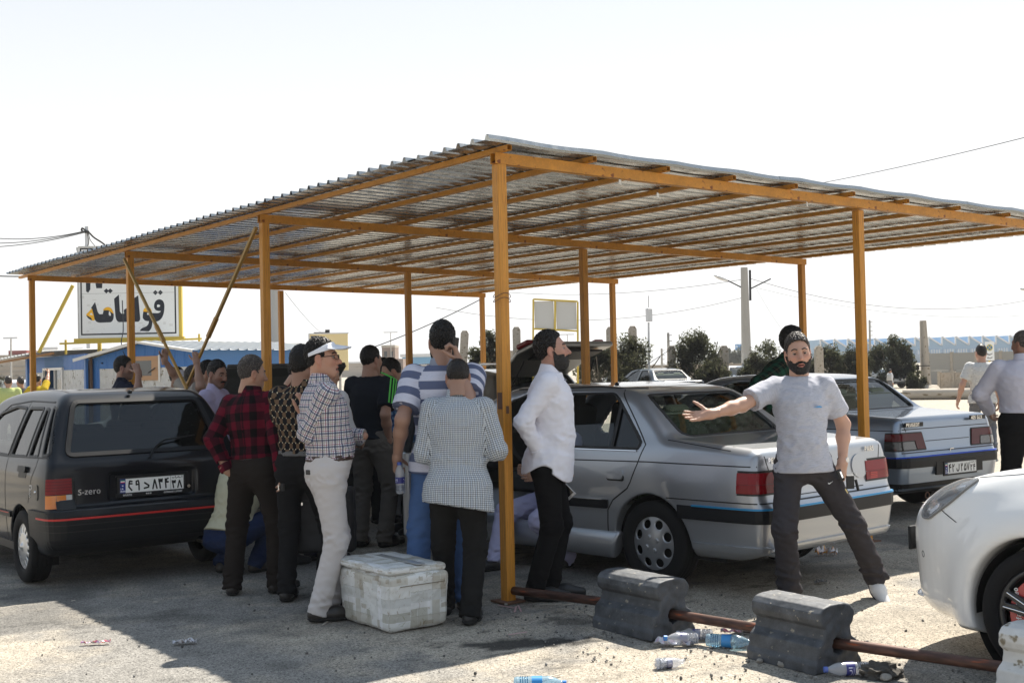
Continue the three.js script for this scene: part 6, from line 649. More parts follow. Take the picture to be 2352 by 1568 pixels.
  for (const k of ['L', 'R']) if (s.handPose?.[k] !== 'none') { const a = arms[k], y = V(...a.dir), z = V(...a.palm).addScaledVector(y, -V(...a.palm).dot(y)).normalize(), m = M4().makeBasis(V().crossVectors(y, z), y, z).scale(V(S, S, S)); m.setPosition(...a.wr); geos.push(handGeo(k, s.handPose?.[k] || 'relaxed', s.fine ? .005 : .0042).clone().applyMatrix4(m)); }
  part('body', mergeGeometries(geos), M_skin, o);
  const onHead = (name, g, m) => part(name, g.applyMatrix4(headM), m, o);
  onHead('eye', mergeGeometries([-1, 1].flatMap((q) => { const w = new THREE.SphereGeometry(.0118, 12, 10), c = []; w.rotateX(Math.PI / 2); const pp = w.attributes.position; for (let i = 0; i < pp.count; i++) c.push(...(Math.hypot(pp.getX(i), pp.getY(i)) < .0072 && pp.getZ(i) > 0 ? [.03, .018, .012] : [.32, .30, .28])); w.setAttribute('color', new THREE.Float32BufferAttribute(c, 3)); w.deleteAttribute('uv'); return [w.translate(q * .033, .011, .0755)]; })), mat(1, 1, 1, .2, 0, { vertexColors: true }));
  onHead('eyelid', merge([-1, 1].map((q) => { const g = new THREE.SphereGeometry(.0142, 12, 8, 0, 6.283, 0, 1.12); g.rotateX(.26); return g.translate(q * .033, .0105, .0752); })), M_skin.clone()).material.vertexColors = false;
  const hm = hairM(s.hair?.k || 1); if (s.hair !== 0) { onHead('hair', hairGeo(s.hair || {}, s.fine || (cell <= .0101 ? .0042 : .005), s.h * 37), Object.assign(hairM(s.hair?.k || 1), { vertexColors: true })); onHead('eyebrow', merge([-1, 1].map((q) => tube([V(q * .014, .033, .0935), V(q * .032, .039, .0885), V(q * .05, .032, .073)], .0042, 8, 5))), hm); }
  if (s.beard) onHead('beard', beardGeo(s.beard, s.fine || .0045, s.h * 11), hairM(s.beard.k || 1, .6)); if (s.moustache) onHead('moustache', beardGeo({ full: 0, thick: .011 }, .0045, 3), hm);
  for (const [n, g, m] of s.onHead?.(S) || []) onHead(n, g, m);
  // shirt
  const sd = s.shirt || {}, sl = sd.sleeve ?? 1, inf = sd.loose ?? .012, hem = sd.hem ?? .055, fold = (sd.fold ?? .006) * 1.3 * S, sS = sd.sleeveR || 1;
  const r1 = (.060 * sS + inf * .4) * S, r2 = (.050 * sS + inf * .35) * S, r3 = (.038 * sS + inf * .3) * S, SA2 = {}; for (const k of ['L', 'R']) { const a = arms[k], E = vadd(a.sh, vsub(a.el, a.sh), sl >= 1 ? 1 : sl), wEnd = vadd(a.el, vsub(a.wr, a.el), Math.max(.01, Math.min(1, sl - 1 + (sl >= 2 ? .02 : 0)))); SA2[k] = { a, E, wEnd, n1: vnorm(vsub(a.el, a.sh)), n2: vnorm(vsub(a.wr, a.el)) }; }
  const sArm = (k, x, y, z) => { const { a, E, wEnd, n1, n2 } = SA2[k]; let d = cone3(x, y, z, a.sh, E, r1, sl >= 1 ? r2 : r1 * .98); if (sl < 1) return Math.max(d, (x - E[0]) * n1[0] + (y - E[1]) * n1[1] + (z - E[2]) * n1[2]); const q = Math.max(cone3(x, y, z, a.el, wEnd, r2, r3), (x - wEnd[0]) * n2[0] + (y - wEnd[1]) * n2[1] + (z - wEnd[2]) * n2[2]); return smin(d, q, .03); };
  const crease = (x, y, z) => { const a = n3(x * 8 + y * 5, y * 10, z * 8 + 3) + .6 * n3(x * 17 - y * 8, y * 22, z * 17) ; const b = 1 - Math.abs(n3(x * 6 + y * 7, y * 9 - x * 4, z * 6 + 11)) * 2; return a * .6 + b * .5; };
  const joint = (x, y, z) => { let w = .45; for (const k of ['L', 'R']) { const e = arms[k].el; w = Math.max(w, 1.25 * Math.exp(-((x - e[0]) ** 2 + (y - e[1]) ** 2 + (z - e[2]) ** 2) / (.016 * S * S))); const q = arms[k].sh; w = Math.max(w, .9 * Math.exp(-((x - q[0]) ** 2 + (y - q[1] + .09) ** 2 + (z - q[2]) ** 2) / (.010 * S * S))); } const t = toT(x, y, z)[1]; return Math.max(w, Math.exp(-(((t - .1) / .07) ** 2)) * .95); };
  const yl = vadd(sh.L, rt, -.06 * S), yr = vadd(sh.R, rt, .06 * S), fl = Math.min(.028, .006 + inf * .75), shirtF = (x, y, z) => { let d = torso0(x, y, z, inf + fl * sstep(.06, -.08, toT(x, y, z)[1])); d = smin(d, cone3(x, y, z, yl, sh.L, .055 * S, .058 * S), .05); d = smin(d, cone3(x, y, z, yr, sh.R, .055 * S, .058 * S), .05); d = smin(d, sArm('L', x, y, z), sd.k || .028); d = smin(d, sArm('R', x, y, z), sd.k || .028); if (Math.abs(d) < .03) d -= fold * joint(x, y, z) * crease(x, y, z); const [a, t, c] = toT(x, y, z); const nearT = Math.hypot(a / (.26 * bw), c / .24) < 1; if (nearT) d = smax(d, ((sd.hemFn ? sd.hemFn(a, c) : hem) - t) * S, .008); return d; };
  const cl = [...Object.values(arms).flatMap((a) => [a.sh, a.el, a.wr]), T(.5), T(-.25)], slo = [0, 1, 2].map((i) => Math.min(...cl.map((p) => p[i])) - .25 * S), shi = [0, 1, 2].map((i) => Math.max(...cl.map((p) => p[i])) + .25 * S);
  let g = nets(shirtF, slo, shi, cell, { L: 1.5 }); if (sd.map) g = clothUV(g, (p) => { const q = toT(...p), tr = torso(...p, inf); let best = tr - .004, w = null; for (const k of ['L', 'R']) { const d = sArm(k, ...p); if (d < best) { best = d; const a = arms[k], d1 = cone3(...p, a.sh, a.el, .05, .05), d2 = cone3(...p, a.el, a.wr, .05, .05); w = sl >= 1 && d2 < d1 ? [a.el, a.wr, .30, k] : [a.sh, a.el, 0, k]; } } return w; }, (p, w) => { if (!w) { const [a, t, c] = toT(...p); return [Math.atan2(a, Math.abs(c) < 1e-5 ? 1e-5 : c) * .175 * S * bw, t * S]; } const [A, B, off, k] = w, ax = vnorm(vsub(B, A)), q = vsub(p, A), e1 = vnorm(vcross(ax, [.3, .2, 1])), e2 = vcross(ax, e1); return [Math.atan2(vdot(q, e1), vdot(q, e2)) * .062 * S, -(vdot(q, ax) + off * S)]; });
  const shirt = part(sd.name || 'shirt', g, sd.m || mat(...(sd.c || [.5, .5, .5]), .85, 0, { specularIntensity: .25, ...(sd.map ? { map: sd.map } : {}) }), o); if (sd.map && !sd.m) shirt.material.color.setRGB(1, 1, 1);
  if (sd.collar) { const C1 = vadd(N, u, .012 * S), hgt = sd.collar === 2 ? .034 : .026; const cf = (x, y, z) => { const w3 = [(x - N[0]) / S, (y - N[1]) / S, (z - N[2]) / S], t = vdot(w3, hu), a = vdot(w3, rt), c = vdot(w3, fw) - t * vdot(hu, fw), q = Math.hypot(a - t * vdot(hu, rt), (c - .004) / .97), tt = t - (.026 + inf * .5 - .055 * sstep(.0, .085, c)), rr = .072 - tt * .25; return (Math.max(Math.abs(q - rr) - .007, Math.abs(tt - .004) - hgt) - .002) * S; }; let cg = nets(cf, vsub(C1, [.14, .14, .14]), vadd(C1, [.14, .14, .14]), .0065); if (sd.map) cg = clothUV(cg, () => null, (p) => { const [a, t, c] = toT(...p); return [Math.atan2(a, c) * .075, t]; }); part('collar', cg, sd.collarM || shirt.material, o); }
  if (sl >= 2) for (const k of ['L', 'R']) { const a = arms[k], n = vnorm(vsub(a.wr, a.el)), p0 = vadd(a.wr, n, -.055 * S), p1 = vadd(a.wr, n, .004 * S); let cg = nets((x, y, z) => Math.max(cone3(x, y, z, p0, p1, (.042 * sS + inf * .3) * S, (.040 * sS + inf * .3) * S), vdot([x - p1[0], y - p1[1], z - p1[2]], n), -vdot([x - p0[0], y - p0[1], z - p0[2]], n)), [0, 1, 2].map((i) => Math.min(p0[i], p1[i]) - .07), [0, 1, 2].map((i) => Math.max(p0[i], p1[i]) + .07), .007); if (sd.map) cg = clothUV(cg, () => null, (p) => { const q = vsub(p, p0), e1 = vnorm(vcross(n, [.3, .2, 1])), e2 = vcross(n, e1); return [Math.atan2(vdot(q, e1), vdot(q, e2)) * .05, vdot(q, n)]; }); part('cuff', cg, shirt.material, o); }
  // trousers and shoes
  if (s.trousers) {
    const tr = s.trousers, w = tr.w || 1, waist = tr.waist ?? .075, LG = ['L', 'R'].map((k) => { const l = legs[k], n = vnorm(vsub(l.an, l.kn)), e = vadd(l.an, n, (tr.break ?? .045) * S); return { l, n, e }; }), tf = (x, y, z) => { const t = toT(x, y, z)[1]; let d = Math.max(torso(x, y, z, .006 - .022 * sstep(.02, -.12, t)), (t - waist) * S); for (const { l, n, e } of LG) { let q = smin(cone3(x, y, z, l.hip, l.kn, .094 * w * S * bw, .070 * w * S), cone3(x, y, z, l.kn, e, .067 * w * S, (tr.hem || .060) * w * S), .03); q = Math.max(q, (x - e[0]) * n[0] + (y - e[1]) * n[1] + (z - e[2]) * n[2]); d = smin(d, q, .06); } if (Math.abs(d) < .03) { let a = .35; for (const k of ['L', 'R']) { const l = legs[k]; a = Math.max(a, Math.exp(-((y - l.an[1] - .03) ** 2) / .012) * 1.1, Math.exp(-((y - l.kn[1]) ** 2) / .012) * .8, Math.exp(-((y - l.hip[1] + .05) ** 2) / .008) * .7); } d -= (tr.fold ?? .0065) * 1.3 * S * a * (n3(x * 7 + 20, y * 19 + x * 6, z * 7) + .55 * (1 - 2 * Math.abs(n3(x * 9, y * 13 + z * 6, z * 9 + 8)))); } return d; };
    const pts = Object.values(legs).flatMap((l) => [l.hip, l.kn, l.an]), g2 = nets(tf, [0, 1, 2].map((i) => Math.min(...pts.map((p) => p[i])) - .2 * S), [0, 1, 2].map((i) => Math.max(...pts.map((p) => p[i])) + .2 * S), cell, { L: 1.4 }); part('trousers', g2, mat(...tr.c, tr.rough || .88, 0, { specularIntensity: .2 }), o);
    if (tr.belt) part('belt', nets((x, y, z) => { const t = toT(x, y, z)[1]; return Math.max(Math.abs(torso(x, y, z, .010)) - .004, (Math.abs(t - waist + .016) - .018) * S); }, vsub(T(waist), [.28, .1, .24]), vadd(T(waist), [.28, .08, .24]), .008), mat(...tr.belt, .5), o);
    for (const k of ['L', 'R']) { const { X } = legs[k], sh2 = s.shoes || {}, toeR = sh2.round ? .034 : .027, a = X(-.165, .040, 0), b = X(-.03, .040, 0), c = X(.075, toeR + .006, 0), up = X(-.13, .085, 0), O3 = X(0, 0, 0), ex = vnorm(vsub(X(1, 0, 0), O3)), ey = vnorm(vsub(X(0, 1, 0), O3)), a25 = vadd(a, vsub(b, a), .25), inv = (x, y, z) => { const q = [x - O3[0], y - O3[1], z - O3[2]]; return [vdot(q, ex) / S, vdot(q, ey) / S]; }; const sf = (x, y, z) => { const [qx, qy] = inv(x, y, z); let d = smin(cone3(x, y, z, a, b, .040 * S, .044 * S), cone3(x, y, z, b, c, .044 * S, toeR * S), .03); d = smin(d, cone3(x, y, z, a25, up, .04 * S, .04 * S), .03); return Math.max(d, (.006 - qy) * S, (qy - .10) * S); }; const l0 = [0, 1, 2].map((i) => Math.min(a[i], c[i], up[i]) - .07), h0 = [0, 1, 2].map((i) => Math.max(a[i], c[i], up[i]) + .07), shoe = part('shoe', nets(sf, l0, h0, .007), mat(...(sh2.c || [.012, .012, .012]), sh2.rough || .4), o); part('sole', nets((x, y, z) => { const [qx, qy] = inv(x, y, z); return Math.max(sf(x, y, z) - .005, (qy - .022) * S, (.0 - qy) * S); }, l0, h0, .008), mat(...(sh2.sole || [.02, .02, .02]), .8), shoe); if (sh2.laces) part('laces', merge([0, 1, 2, 3].map((i) => { const p = X(-.045 + i * .022, .088 - i * .011, -.02), q = X(-.035 + i * .022, .087 - i * .011, .02); return rod(V(...p), V(...q), .0035); })), mat(.6, .58, .55, .8), shoe); }
  }
  const onTorso = (t, ang, inf2 = 0) => { const d = vadd(vadd([0, 0, 0], rt, Math.sin(ang)), fw, Math.cos(ang)), c = T(t); let q = .4 * S; for (let i = 0; i < 40; i++) { const p = vadd(c, d, q), v = torso(...p, inf2); if (v < .0005) break; q -= v * .8; } return { p: vadd(c, d, q), n: d }; };
  return { onTorso, o, T, arms, legs, hc, headM, S, world: (p) => V(s.at[0] + p[0] * cy + p[2] * sy, p[1], s.at[1] - p[0] * sy + p[2] * cy) };
}
function clothUV(g, pick, uvOf) {                 // texture coordinates in metres, each triangle laid on the limb it covers
  const f = g.toNonIndexed(), p = f.attributes.position, uv = new Float32Array(p.count * 2); for (let i = 0; i < p.count; i += 3) { const q = [0, 1, 2].map((k) => [p.getX(i + k), p.getY(i + k), p.getZ(i + k)]), c = [0, 1, 2].map((k) => (q[0][k] + q[1][k] + q[2][k]) / 3), w = pick(c), t = q.map((e) => uvOf(e, w)), span = w ? Math.PI * 2 * .062 : Math.PI * 2 * .175; for (let k = 1; k < 3; k++) { if (t[k][0] - t[0][0] > span * .5) t[k][0] -= span; if (t[k][0] - t[0][0] < -span * .5) t[k][0] += span; } t.forEach((e, k) => { uv[(i + k) * 2] = e[0]; uv[(i + k) * 2 + 1] = e[1]; }); }
  f.setAttribute('uv', new THREE.BufferAttribute(uv, 2)); return f;
}
const cloth = (size, px, draw) => { const t = canvasTex(px, px, draw); t.repeat.set(1 / size, 1 / size); return t; };
const bands = (g, list, vert, W) => { for (const [p, w, c] of list) { g.fillStyle = c; vert ? g.fillRect(p * W, 0, w * W, W) : g.fillRect(0, p * W, W, w * W); } };
const T_redPlaid = cloth(.118, 128, (g, W) => { g.fillStyle = '#5c0f22'; g.fillRect(0, 0, W, W); g.fillStyle = 'rgba(14,8,14,.48)'; g.fillRect(0, 0, W * .5, W); g.fillRect(0, 0, W, W * .5); g.fillStyle = '#0e0a0d'; g.fillRect(0, 0, W * .5, W * .5); });
const T_diamond = cloth(.085, 128, (g, W) => { g.fillStyle = '#15161c'; g.fillRect(0, 0, W, W); g.fillStyle = '#6b5744'; g.fillRect(W * .04, W * .04, W * .42, W * .42); g.fillRect(W * .54, W * .54, W * .42, W * .42); g.fillStyle = '#d9cfae'; for (const [x, y] of [[.5, .5], [0, 0], [1, 0], [0, 1], [1, 1], [.5, 0], [0, .5], [.5, 1], [1, .5]]) g.fillRect(x * W - 6, y * W - 6, 12, 12); });
const T_madras = cloth(.085, 256, (g, W) => { g.fillStyle = '#e6e6ea'; g.fillRect(0, 0, W, W); g.globalAlpha = .6; const L = [[.04, .12, '#20283f'], [.26, .05, '#7d735f'], [.40, .06, '#5c1428'], [.54, .11, '#2c3450'], [.76, .07, '#7d735f'], [.90, .045, '#5c1428']]; bands(g, L, 1, W); g.globalAlpha = .55; bands(g, L, 0, W); g.globalAlpha = 1; g.fillStyle = '#20232c'; g.fillRect(W * .20, 0, 4, W); g.fillRect(W * .66, 0, 4, W); g.fillRect(0, W * .2, W, 4); g.fillRect(0, W * .66, W, 4); });
const T_check = cloth(.026, 64, (g, W) => { g.fillStyle = '#c6cbcf'; g.fillRect(0, 0, W, W); g.fillStyle = '#3a3f48'; for (const q of [.0, .5]) { g.fillRect(q * W, 0, 6, W); g.fillRect(0, q * W, W, 6); } g.fillStyle = 'rgba(110,130,160,.6)'; g.fillRect(W * .25, 0, 6, W); });
const T_stripe = cloth(.115, 256, (g, W) => { g.fillStyle = '#c8c9d6'; g.fillRect(0, 0, W, W); g.fillStyle = '#5d6580'; g.fillRect(0, 0, W, W * .47); g.fillStyle = 'rgba(60,70,95,.18)'; for (let i = 0; i < 60; i++) g.fillRect(R0() * W, R0() * W, 30, 1.5); });
const T_bluePlaid = cloth(.05, 64, (g, W) => { g.fillStyle = '#7ea2c2'; g.fillRect(0, 0, W, W); g.fillStyle = 'rgba(28,60,110,.6)'; g.fillRect(0, 0, W * .5, W); g.fillRect(0, 0, W, W * .5); });
const T_greenPlaid = cloth(.09, 128, (g, W) => { g.fillStyle = '#0c1512'; g.fillRect(0, 0, W, W); g.fillStyle = 'rgba(30,80,60,.5)'; g.fillRect(0, 0, W * .4, W); g.fillRect(0, 0, W, W * .4); g.fillStyle = '#5a4a30'; g.fillRect(W * .7, 0, 3, W); g.fillRect(0, W * .7, W, 3); });
const T_heather = cloth(.3, 256, (g, W) => { g.fillStyle = '#b3b4bd'; g.fillRect(0, 0, W, W); for (let i = 0; i < 2600; i++) { g.fillStyle = R0() < .5 ? 'rgba(120,122,134,.22)' : 'rgba(205,206,214,.25)'; g.fillRect(R0() * W, R0() * W, 4 + R0() * 18, 1); } });
const T_spots = cloth(.5, 256, (g, W) => { g.fillStyle = '#c4c4c2'; g.fillRect(0, 0, W, W); for (let i = 0; i < 260; i++) { g.fillStyle = R0() < .5 ? 'rgba(90,90,95,.5)' : 'rgba(250,250,250,.6)'; g.fillRect(R0() * W, R0() * W, 2 + R0() * 8, 2 + R0() * 3); } });
// where each person stands: at(u, v) is the surveyed ground point between the feet
const at = (u, v) => { const p = GROUND(u, v); return [p.x, p.z]; }, off = (u, z) => { const p = SIGHT(u, 860, z); return [p.x, p.z]; };
const PI = Math.PI, dark = [.014, .014, .015];
// man in the red and black lumberjack shirt
const pRed = person({ label: 'man seen from behind in a red and black checked shirt, hand on hip', at: at(588, 1362), yaw: 2.85, h: 1.70, lean: [.08, .07], twist: -.05, feet: { L: [.15, -.02, .5], R: [-.13, .12, -.3] }, head: [-.75, .12], hair: { k: 5, curl: .005 }, hands: { L: SIGHT(522, 1080, 8.55), R: SIGHT(648, 1105, 8.35) }, elbow: { L: [1, -.2, -.6], R: [-.5, -.3, -1] }, fingers: { L: [-.6, -.6, .5] }, shirt: { map: T_redPlaid, sleeve: 2, collar: 1, hem: .03, loose: .02, sleeveR: 1.1 }, trousers: { c: [.022, .018, .016], waist: .06, w: 1.12, belt: [.02, .02, .02] }, shoes: { c: [.02, .016, .013] }, bw: 1.02, cell: .010 });
// man in the black shirt with tan squares
person({ label: 'man seen from behind in a black shirt printed with tan squares', at: at(698, 1372), yaw: 2.95, h: 1.75, lean: [0, -.02], feet: { L: [.08, -.06, .1], R: [-.11, .18, -.7] }, head: [-.25, .05], hair: { curl: .004, top: 1.4 }, hands: { L: [.12, 1.0, .30], R: [-.1, 1.02, .3] }, shirt: { map: T_diamond, sleeve: 1.4, collar: 1, hem: .05, loose: .012 }, trousers: { c: dark, waist: .07, belt: [.1, .1, .1], w: 1.02 }, shoes: { c: [.014, .012, .011] }, cell: .010, skin: [.30, .16, .105] });
// man with the white visor
const visorTop = (S) => [['sun_visor', nets((x, y, z) => { const ax = Math.abs(x), band = Math.max(Math.abs(ell(x, y, z, 0, .04, -.012, .088, .108, .114)) - .004, Math.abs(y - (.058 + z * .34)) - mix(.012, .024, sstep(-.06, .09, z)), -.075 - z), top = .088 - ax * ax * 3.2 - (z - .09) * .22, bill = Math.max(Math.abs(y - top) - .0032, (Math.hypot(x / .098, (z - .07) / .125) - 1) * .09, .056 - z); return Math.min(band, bill); }, [-.13, -.02, -.14], [.13, .14, .22], .005, { L: 1.9 }), mat(.78, .79, .84, .6)], ['spectacles', merge([...[-1, 1].flatMap((q) => [tube([V(q * .012, .018, .108), V(q * .03, .022, .106), V(q * .056, .020, .092), V(q * .058, .006, .090), V(q * .034, -.008, .104), V(q * .014, -.004, .108), V(q * .012, .018, .108)], .0022, 24, 5), rod(V(q * .058, .018, .091), V(q * .082, .014, -.01), .0022)]), rod(V(-.012, .014, .109), V(.012, .014, .109), .002)]), M_trim], ['visor_badge', box(.002, .008, .016, .093, .078, .03), mat(.3, .02, .03, .5)]];
const pVis = person({ label: 'man in a white sun visor and glasses wearing a plaid shirt and cream trousers', at: at(752, 1416), yaw: 1.95, h: 1.79, lean: [-.03, 0], feet: { L: [.10, .10, .1], R: [-.11, -.02, -.1] }, head: [-.42, -.06], face: { mouth: .9 }, hair: { curl: .007, freq: 70, recede: .6 }, skin: [.46, .25, .17], hands: { R: SIGHT(697, 958, 7.85), L: [.1, 1.1, .28] }, elbow: { R: [-.9, -1, -.35], L: [.5, -1, 0] }, fingers: { R: [.0, 1, .05] }, palm: { R: [.6, 0, -.6] }, handPose: { R: 'relaxed', L: 'none' }, onHead: visorTop, shirt: { map: T_madras, sleeve: 2, collar: 2, hem: .035, loose: .014, fold: .007 }, belly: .06, trousers: { c: [.56, .53, .52], waist: .06, belt: [.045, .02, .014], w: 1.04, fold: .0055 }, shoes: { c: [.022, .018, .016], round: 1 }, cell: .0102 });
{ const P = pVis, m = mat(.02, .02, .022, .4), q = P.onTorso(-.035, -2.55, .014), ry = Math.atan2(q.n[0], q.n[2]); part('phone_in_pocket', new RoundedBoxGeometry(.062, .03, .012, 2, .004).applyMatrix4(M4().makeRotationY(ry).setPosition(...q.p)), m, P.o); }
// man in the navy T-shirt with green stripes
const pGr = person({ label: 'man seen from behind in a navy T-shirt with three green shoulder stripes', at: at(858, 1253), yaw: 2.75, h: 1.80, feet: { L: [.1, 0, .2], R: [-.12, .04, -.3] }, head: [-.3, .05], hair: { curl: .003, top: .6 }, hands: { R: SIGHT(893, 1010, 10.7), L: [.15, 1.05, .3] }, elbow: { R: [-.3, -.3, -1] }, shirt: { name: 't_shirt', c: [.014, .017, .024], sleeve: .78, hem: -.02, loose: .016, sleeveR: 1.2 }, trousers: { c: [.14, .125, .11], w: 1.08, fold: .009 }, shoes: { c: dark }, skin: [.36, .2, .14] });
{ const a = pGr.arms.R, r = .079 * pGr.S, out = vnorm(vadd(vcross(vnorm(vsub(a.el, a.sh)), [0, 0, 1]), [0, 0, 0])); for (let i = -1; i <= 1; i++) { const P = [], Nn = [], ax = vnorm(vsub(a.el, a.sh)), side = vnorm([-1, .55, -.35]), s2 = vnorm(vadd(side, ax, -vdot(side, ax))), fr = vcross(ax, s2); for (let q = 0; q <= 8; q++) { const t = -.03 + q / 8 * .25, ang = i * .34, n = vadd(vadd([0, 0, 0], s2, Math.cos(ang)), fr, Math.sin(ang)), p = vadd(vadd(a.sh, ax, t), n, r + .002); P.push(V(...p)); Nn.push(V(...n)); } { const n0 = Nn[0].clone(), inw = V(...vsub(pGr.T(.5), a.sh)).normalize(); for (let q = 1; q <= 3; q++) { const b = P[0].clone(); const p = b.addScaledVector(inw, .035).addScaledVector(V(0, 1, 0), .004); P.unshift(p); Nn.unshift(n0.clone().add(V(0, .8 * q, 0)).normalize()); } } part('sleeve_stripe', ribbon(P, Nn, .014, .004), mat(.12, .62, .10, .6), pGr.o); } }
// tall man in the striped polo shirt
const pPolo = person({ label: 'tall man seen from behind in a striped polo shirt, phone at ear', at: off(1018, 7.85), yaw: 3.2, h: 1.89, feet: { L: [.18, .0, .3], R: [-.1, .05, -.2] }, head: [-.05, .05], hair: { curl: .005, top: .8, len: .3 }, hands: { L: SIGHT(912, 1050, 7.8), R: SIGHT(1052, 832, 7.70) }, elbow: { L: [.12, 0, -1], R: [-.35, -1, -.1] }, fingers: { R: [.2, 1, 0] }, handPose: { L: 'grip', R: 'grip' }, beard: { k: 1 }, shirt: { name: 'polo_shirt', map: T_stripe, sleeve: .74, collar: 1, collarM: mat(.24, .26, .32, .9), hem: -.12, loose: .022, sleeveR: 1.25, fold: .005 }, bw: 1.0, bd: 1.08, belly: .05, trousers: { c: [.075, .14, .30], w: 1.08 }, shoes: { c: [.05, .04, .035] }, skin: [.33, .19, .135], cell: .010 });
// man in the small checked shirt
person({ label: 'man seen from behind in a loose small checked grey shirt, head bowed', at: at(1046, 1430), yaw: 3.05, h: 1.66, lean: [.16, .0], feet: { L: [.11, .34, .3], R: [-.10, .03, -.15] }, hip: [-.02, -.01, .1], head: [.1, .34], hair: { k: 1.6, curl: .002, top: .2, bald: 0 }, hands: { L: [.10, 1.0, .36], R: [-.14, 1.06, .36] }, elbow: { L: [.5, -.9, -.7], R: [-.65, -.7, -.7] }, shirt: { map: T_check, sleeve: 2, collar: 2, hemFn: (a, c) => -.20 + a * .16, loose: .03, fold: .007, sleeveR: 1.12 }, bw: .98, bd: 1.05, trousers: { c: [.015, .015, .015], w: 1.12, fold: .005 }, shoes: { c: [.02, .02, .022] }, skin: [.33, .19, .13], cell: .010 });
// bearded man in white
const pWh = person({ label: 'bearded man in profile wearing a white shirt and black trousers, hand in pocket', at: at(1262, 1374), yaw: 1.50, h: 1.82, lean: [.07, 0], feet: { L: [.06, .06, .0], R: [-.09, -.03, .05] }, head: [.06, -.14], face: { mouth: .3, nose: 1.3 }, hair: { curl: .006, freq: 60, top: 1.0, len: .5, recede: .3, k: 1.6 }, beard: { k: 3, thick: .010 }, skin: [.47, .26, .19], hands: { R: SIGHT(1240, 1046, 8.02), L: SIGHT(1290, 1085, 8.35) }, elbow: { R: [-.5, -.2, -1], L: [.4, 0, -1] }, fingers: { R: [.42, -.8, .42] }, handPose: { L: 'grip', R: 'flat' }, shirt: { c: [.78, .78, .85], sleeve: 2, collar: 2, hemFn: (a, c) => -.075 - .075 * sstep(.0, .16, Math.abs(c)) + (c > .05 ? -.03 : 0), loose: .018, fold: .007 }, belly: .05, trousers: { c: [.008, .008, .009], w: 1.02, fold: .004 }, shoes: { c: [.016, .016, .018], rough: .5 }, cell: .0102 });
{ part('shirt_button', merge([[.47, -.3], [.47, .1], [.41, .05]].map(([t, a]) => { const q = pWh.onTorso(t, a, .021); return new THREE.SphereGeometry(.007, 8, 6).translate(...q.p); })), mat(.2, .22, .26, .4), pWh.o); }
// pointing man in grey
const uAt = [2.02, -7.72];
const pPoint = person({ label: 'bearded man in a grey T-shirt pointing towards the silver car with an open hand', at: [1.835, -7.83], yaw: -.12, h: 1.79, twist: .0, lean: [-.02, -.02], hip: [.02, -.035, 0], feet: { R: [-.09, .13, -.2], L: [.44, -.22, .35, .75] }, head: [.02, -.0, .09], face: { mouth: .35, nose: 1.3 }, hair: { curl: .0045, freq: 55, top: 1.0, len: .15, k: 4, fringe: .5, grey: .2 }, beard: { k: 2, thick: .0032 }, skin: [.50, .29, .205], hands: { R: SIGHT(1615, 958, 7.55), L: SIGHT(1936, 1062, 7.8) }, elbow: { R: [0, -1, -.2], L: [.7, 0, -.9] }, fingers: { R: [-1, -.12, .12], L: [-.12, -1, .12] }, palm: { R: [-.05, .75, .75], L: [-.6, 0, -.7] }, handPose: { R: 'open', L: 'relaxed' }, shirt: { name: 't_shirt', map: T_heather, sleeve: .72, hem: -.085, loose: .015, sleeveR: 1.15, fold: .0085 }, bw: .89, belly: .04, trousers: { c: [.048, .044, .048], w: 1.06, waist: .03, fold: .0075, hem: .066 }, shoes: { c: [.72, .72, .72], sole: [.03, .03, .05], round: 1, laces: 1, rough: .5 }, cell: .0102 });
{ const P = pPoint, wr = (k, r, w, m, n) => { const a = P.arms[k], d = V(...vsub(a.wr, a.el)).normalize(), c = V(...a.wr).addScaledVector(d, -.02), g = new THREE.TorusGeometry(r, w, 8, 26); g.scale(1, 1, 2.2); g.applyQuaternion(new THREE.Quaternion().setFromUnitVectors(V(0, 0, 1), d)); return part(n, g.translate(c.x, c.y, c.z), m, P.o); };
  const b = wr('R', .031, .0045, M_sealGapShade, 'bracelet'), wt = wr('L', .031, .0035, M_sealGapShade, 'wrist_watch'), a = P.arms.L, d = V(...vsub(a.wr, a.el)).normalize(), c = V(...a.wr).addScaledVector(d, -.02).add(V(.026, 0, .02)); const face = new THREE.CylinderGeometry(.017, .017, .008, 20); face.applyQuaternion(new THREE.Quaternion().setFromUnitVectors(V(0, 1, 0), V(.75, 0, .66).normalize())); part('watch_face', face.translate(c.x, c.y, c.z), mat(.75, .74, .72, .2, .2), wt);
  const c2 = V(...P.T(.33, .085, .150)); part('chest_logo', new THREE.ExtrudeGeometry(new THREE.Shape([[-.03, .008], [.012, -.004], [-.025, -.013], [.03, -.013], [.028, -.006]].map((q) => new THREE.Vector2(...q))), { depth: .004, bevelEnabled: false }).translate(c2.x, c2.y, c2.z), mat(.06, .30, .62, .6), P.o);
  const l = P.legs.L, p = V(...vadd(l.hip, vsub(l.kn, l.hip), .28)).add(V(.005, 0, .098)); part('trouser_logo', new THREE.ExtrudeGeometry(new THREE.Shape([new THREE.Vector2(.02, .012), new THREE.Vector2(-.005, -.002), new THREE.Vector2(-.013, .003), new THREE.Vector2(-.012, -.006), new THREE.Vector2(-.004, -.009)]), { depth: .003, bevelEnabled: false }).translate(p.x, p.y, p.z), mat(.7, .7, .7, .6), P.o); }
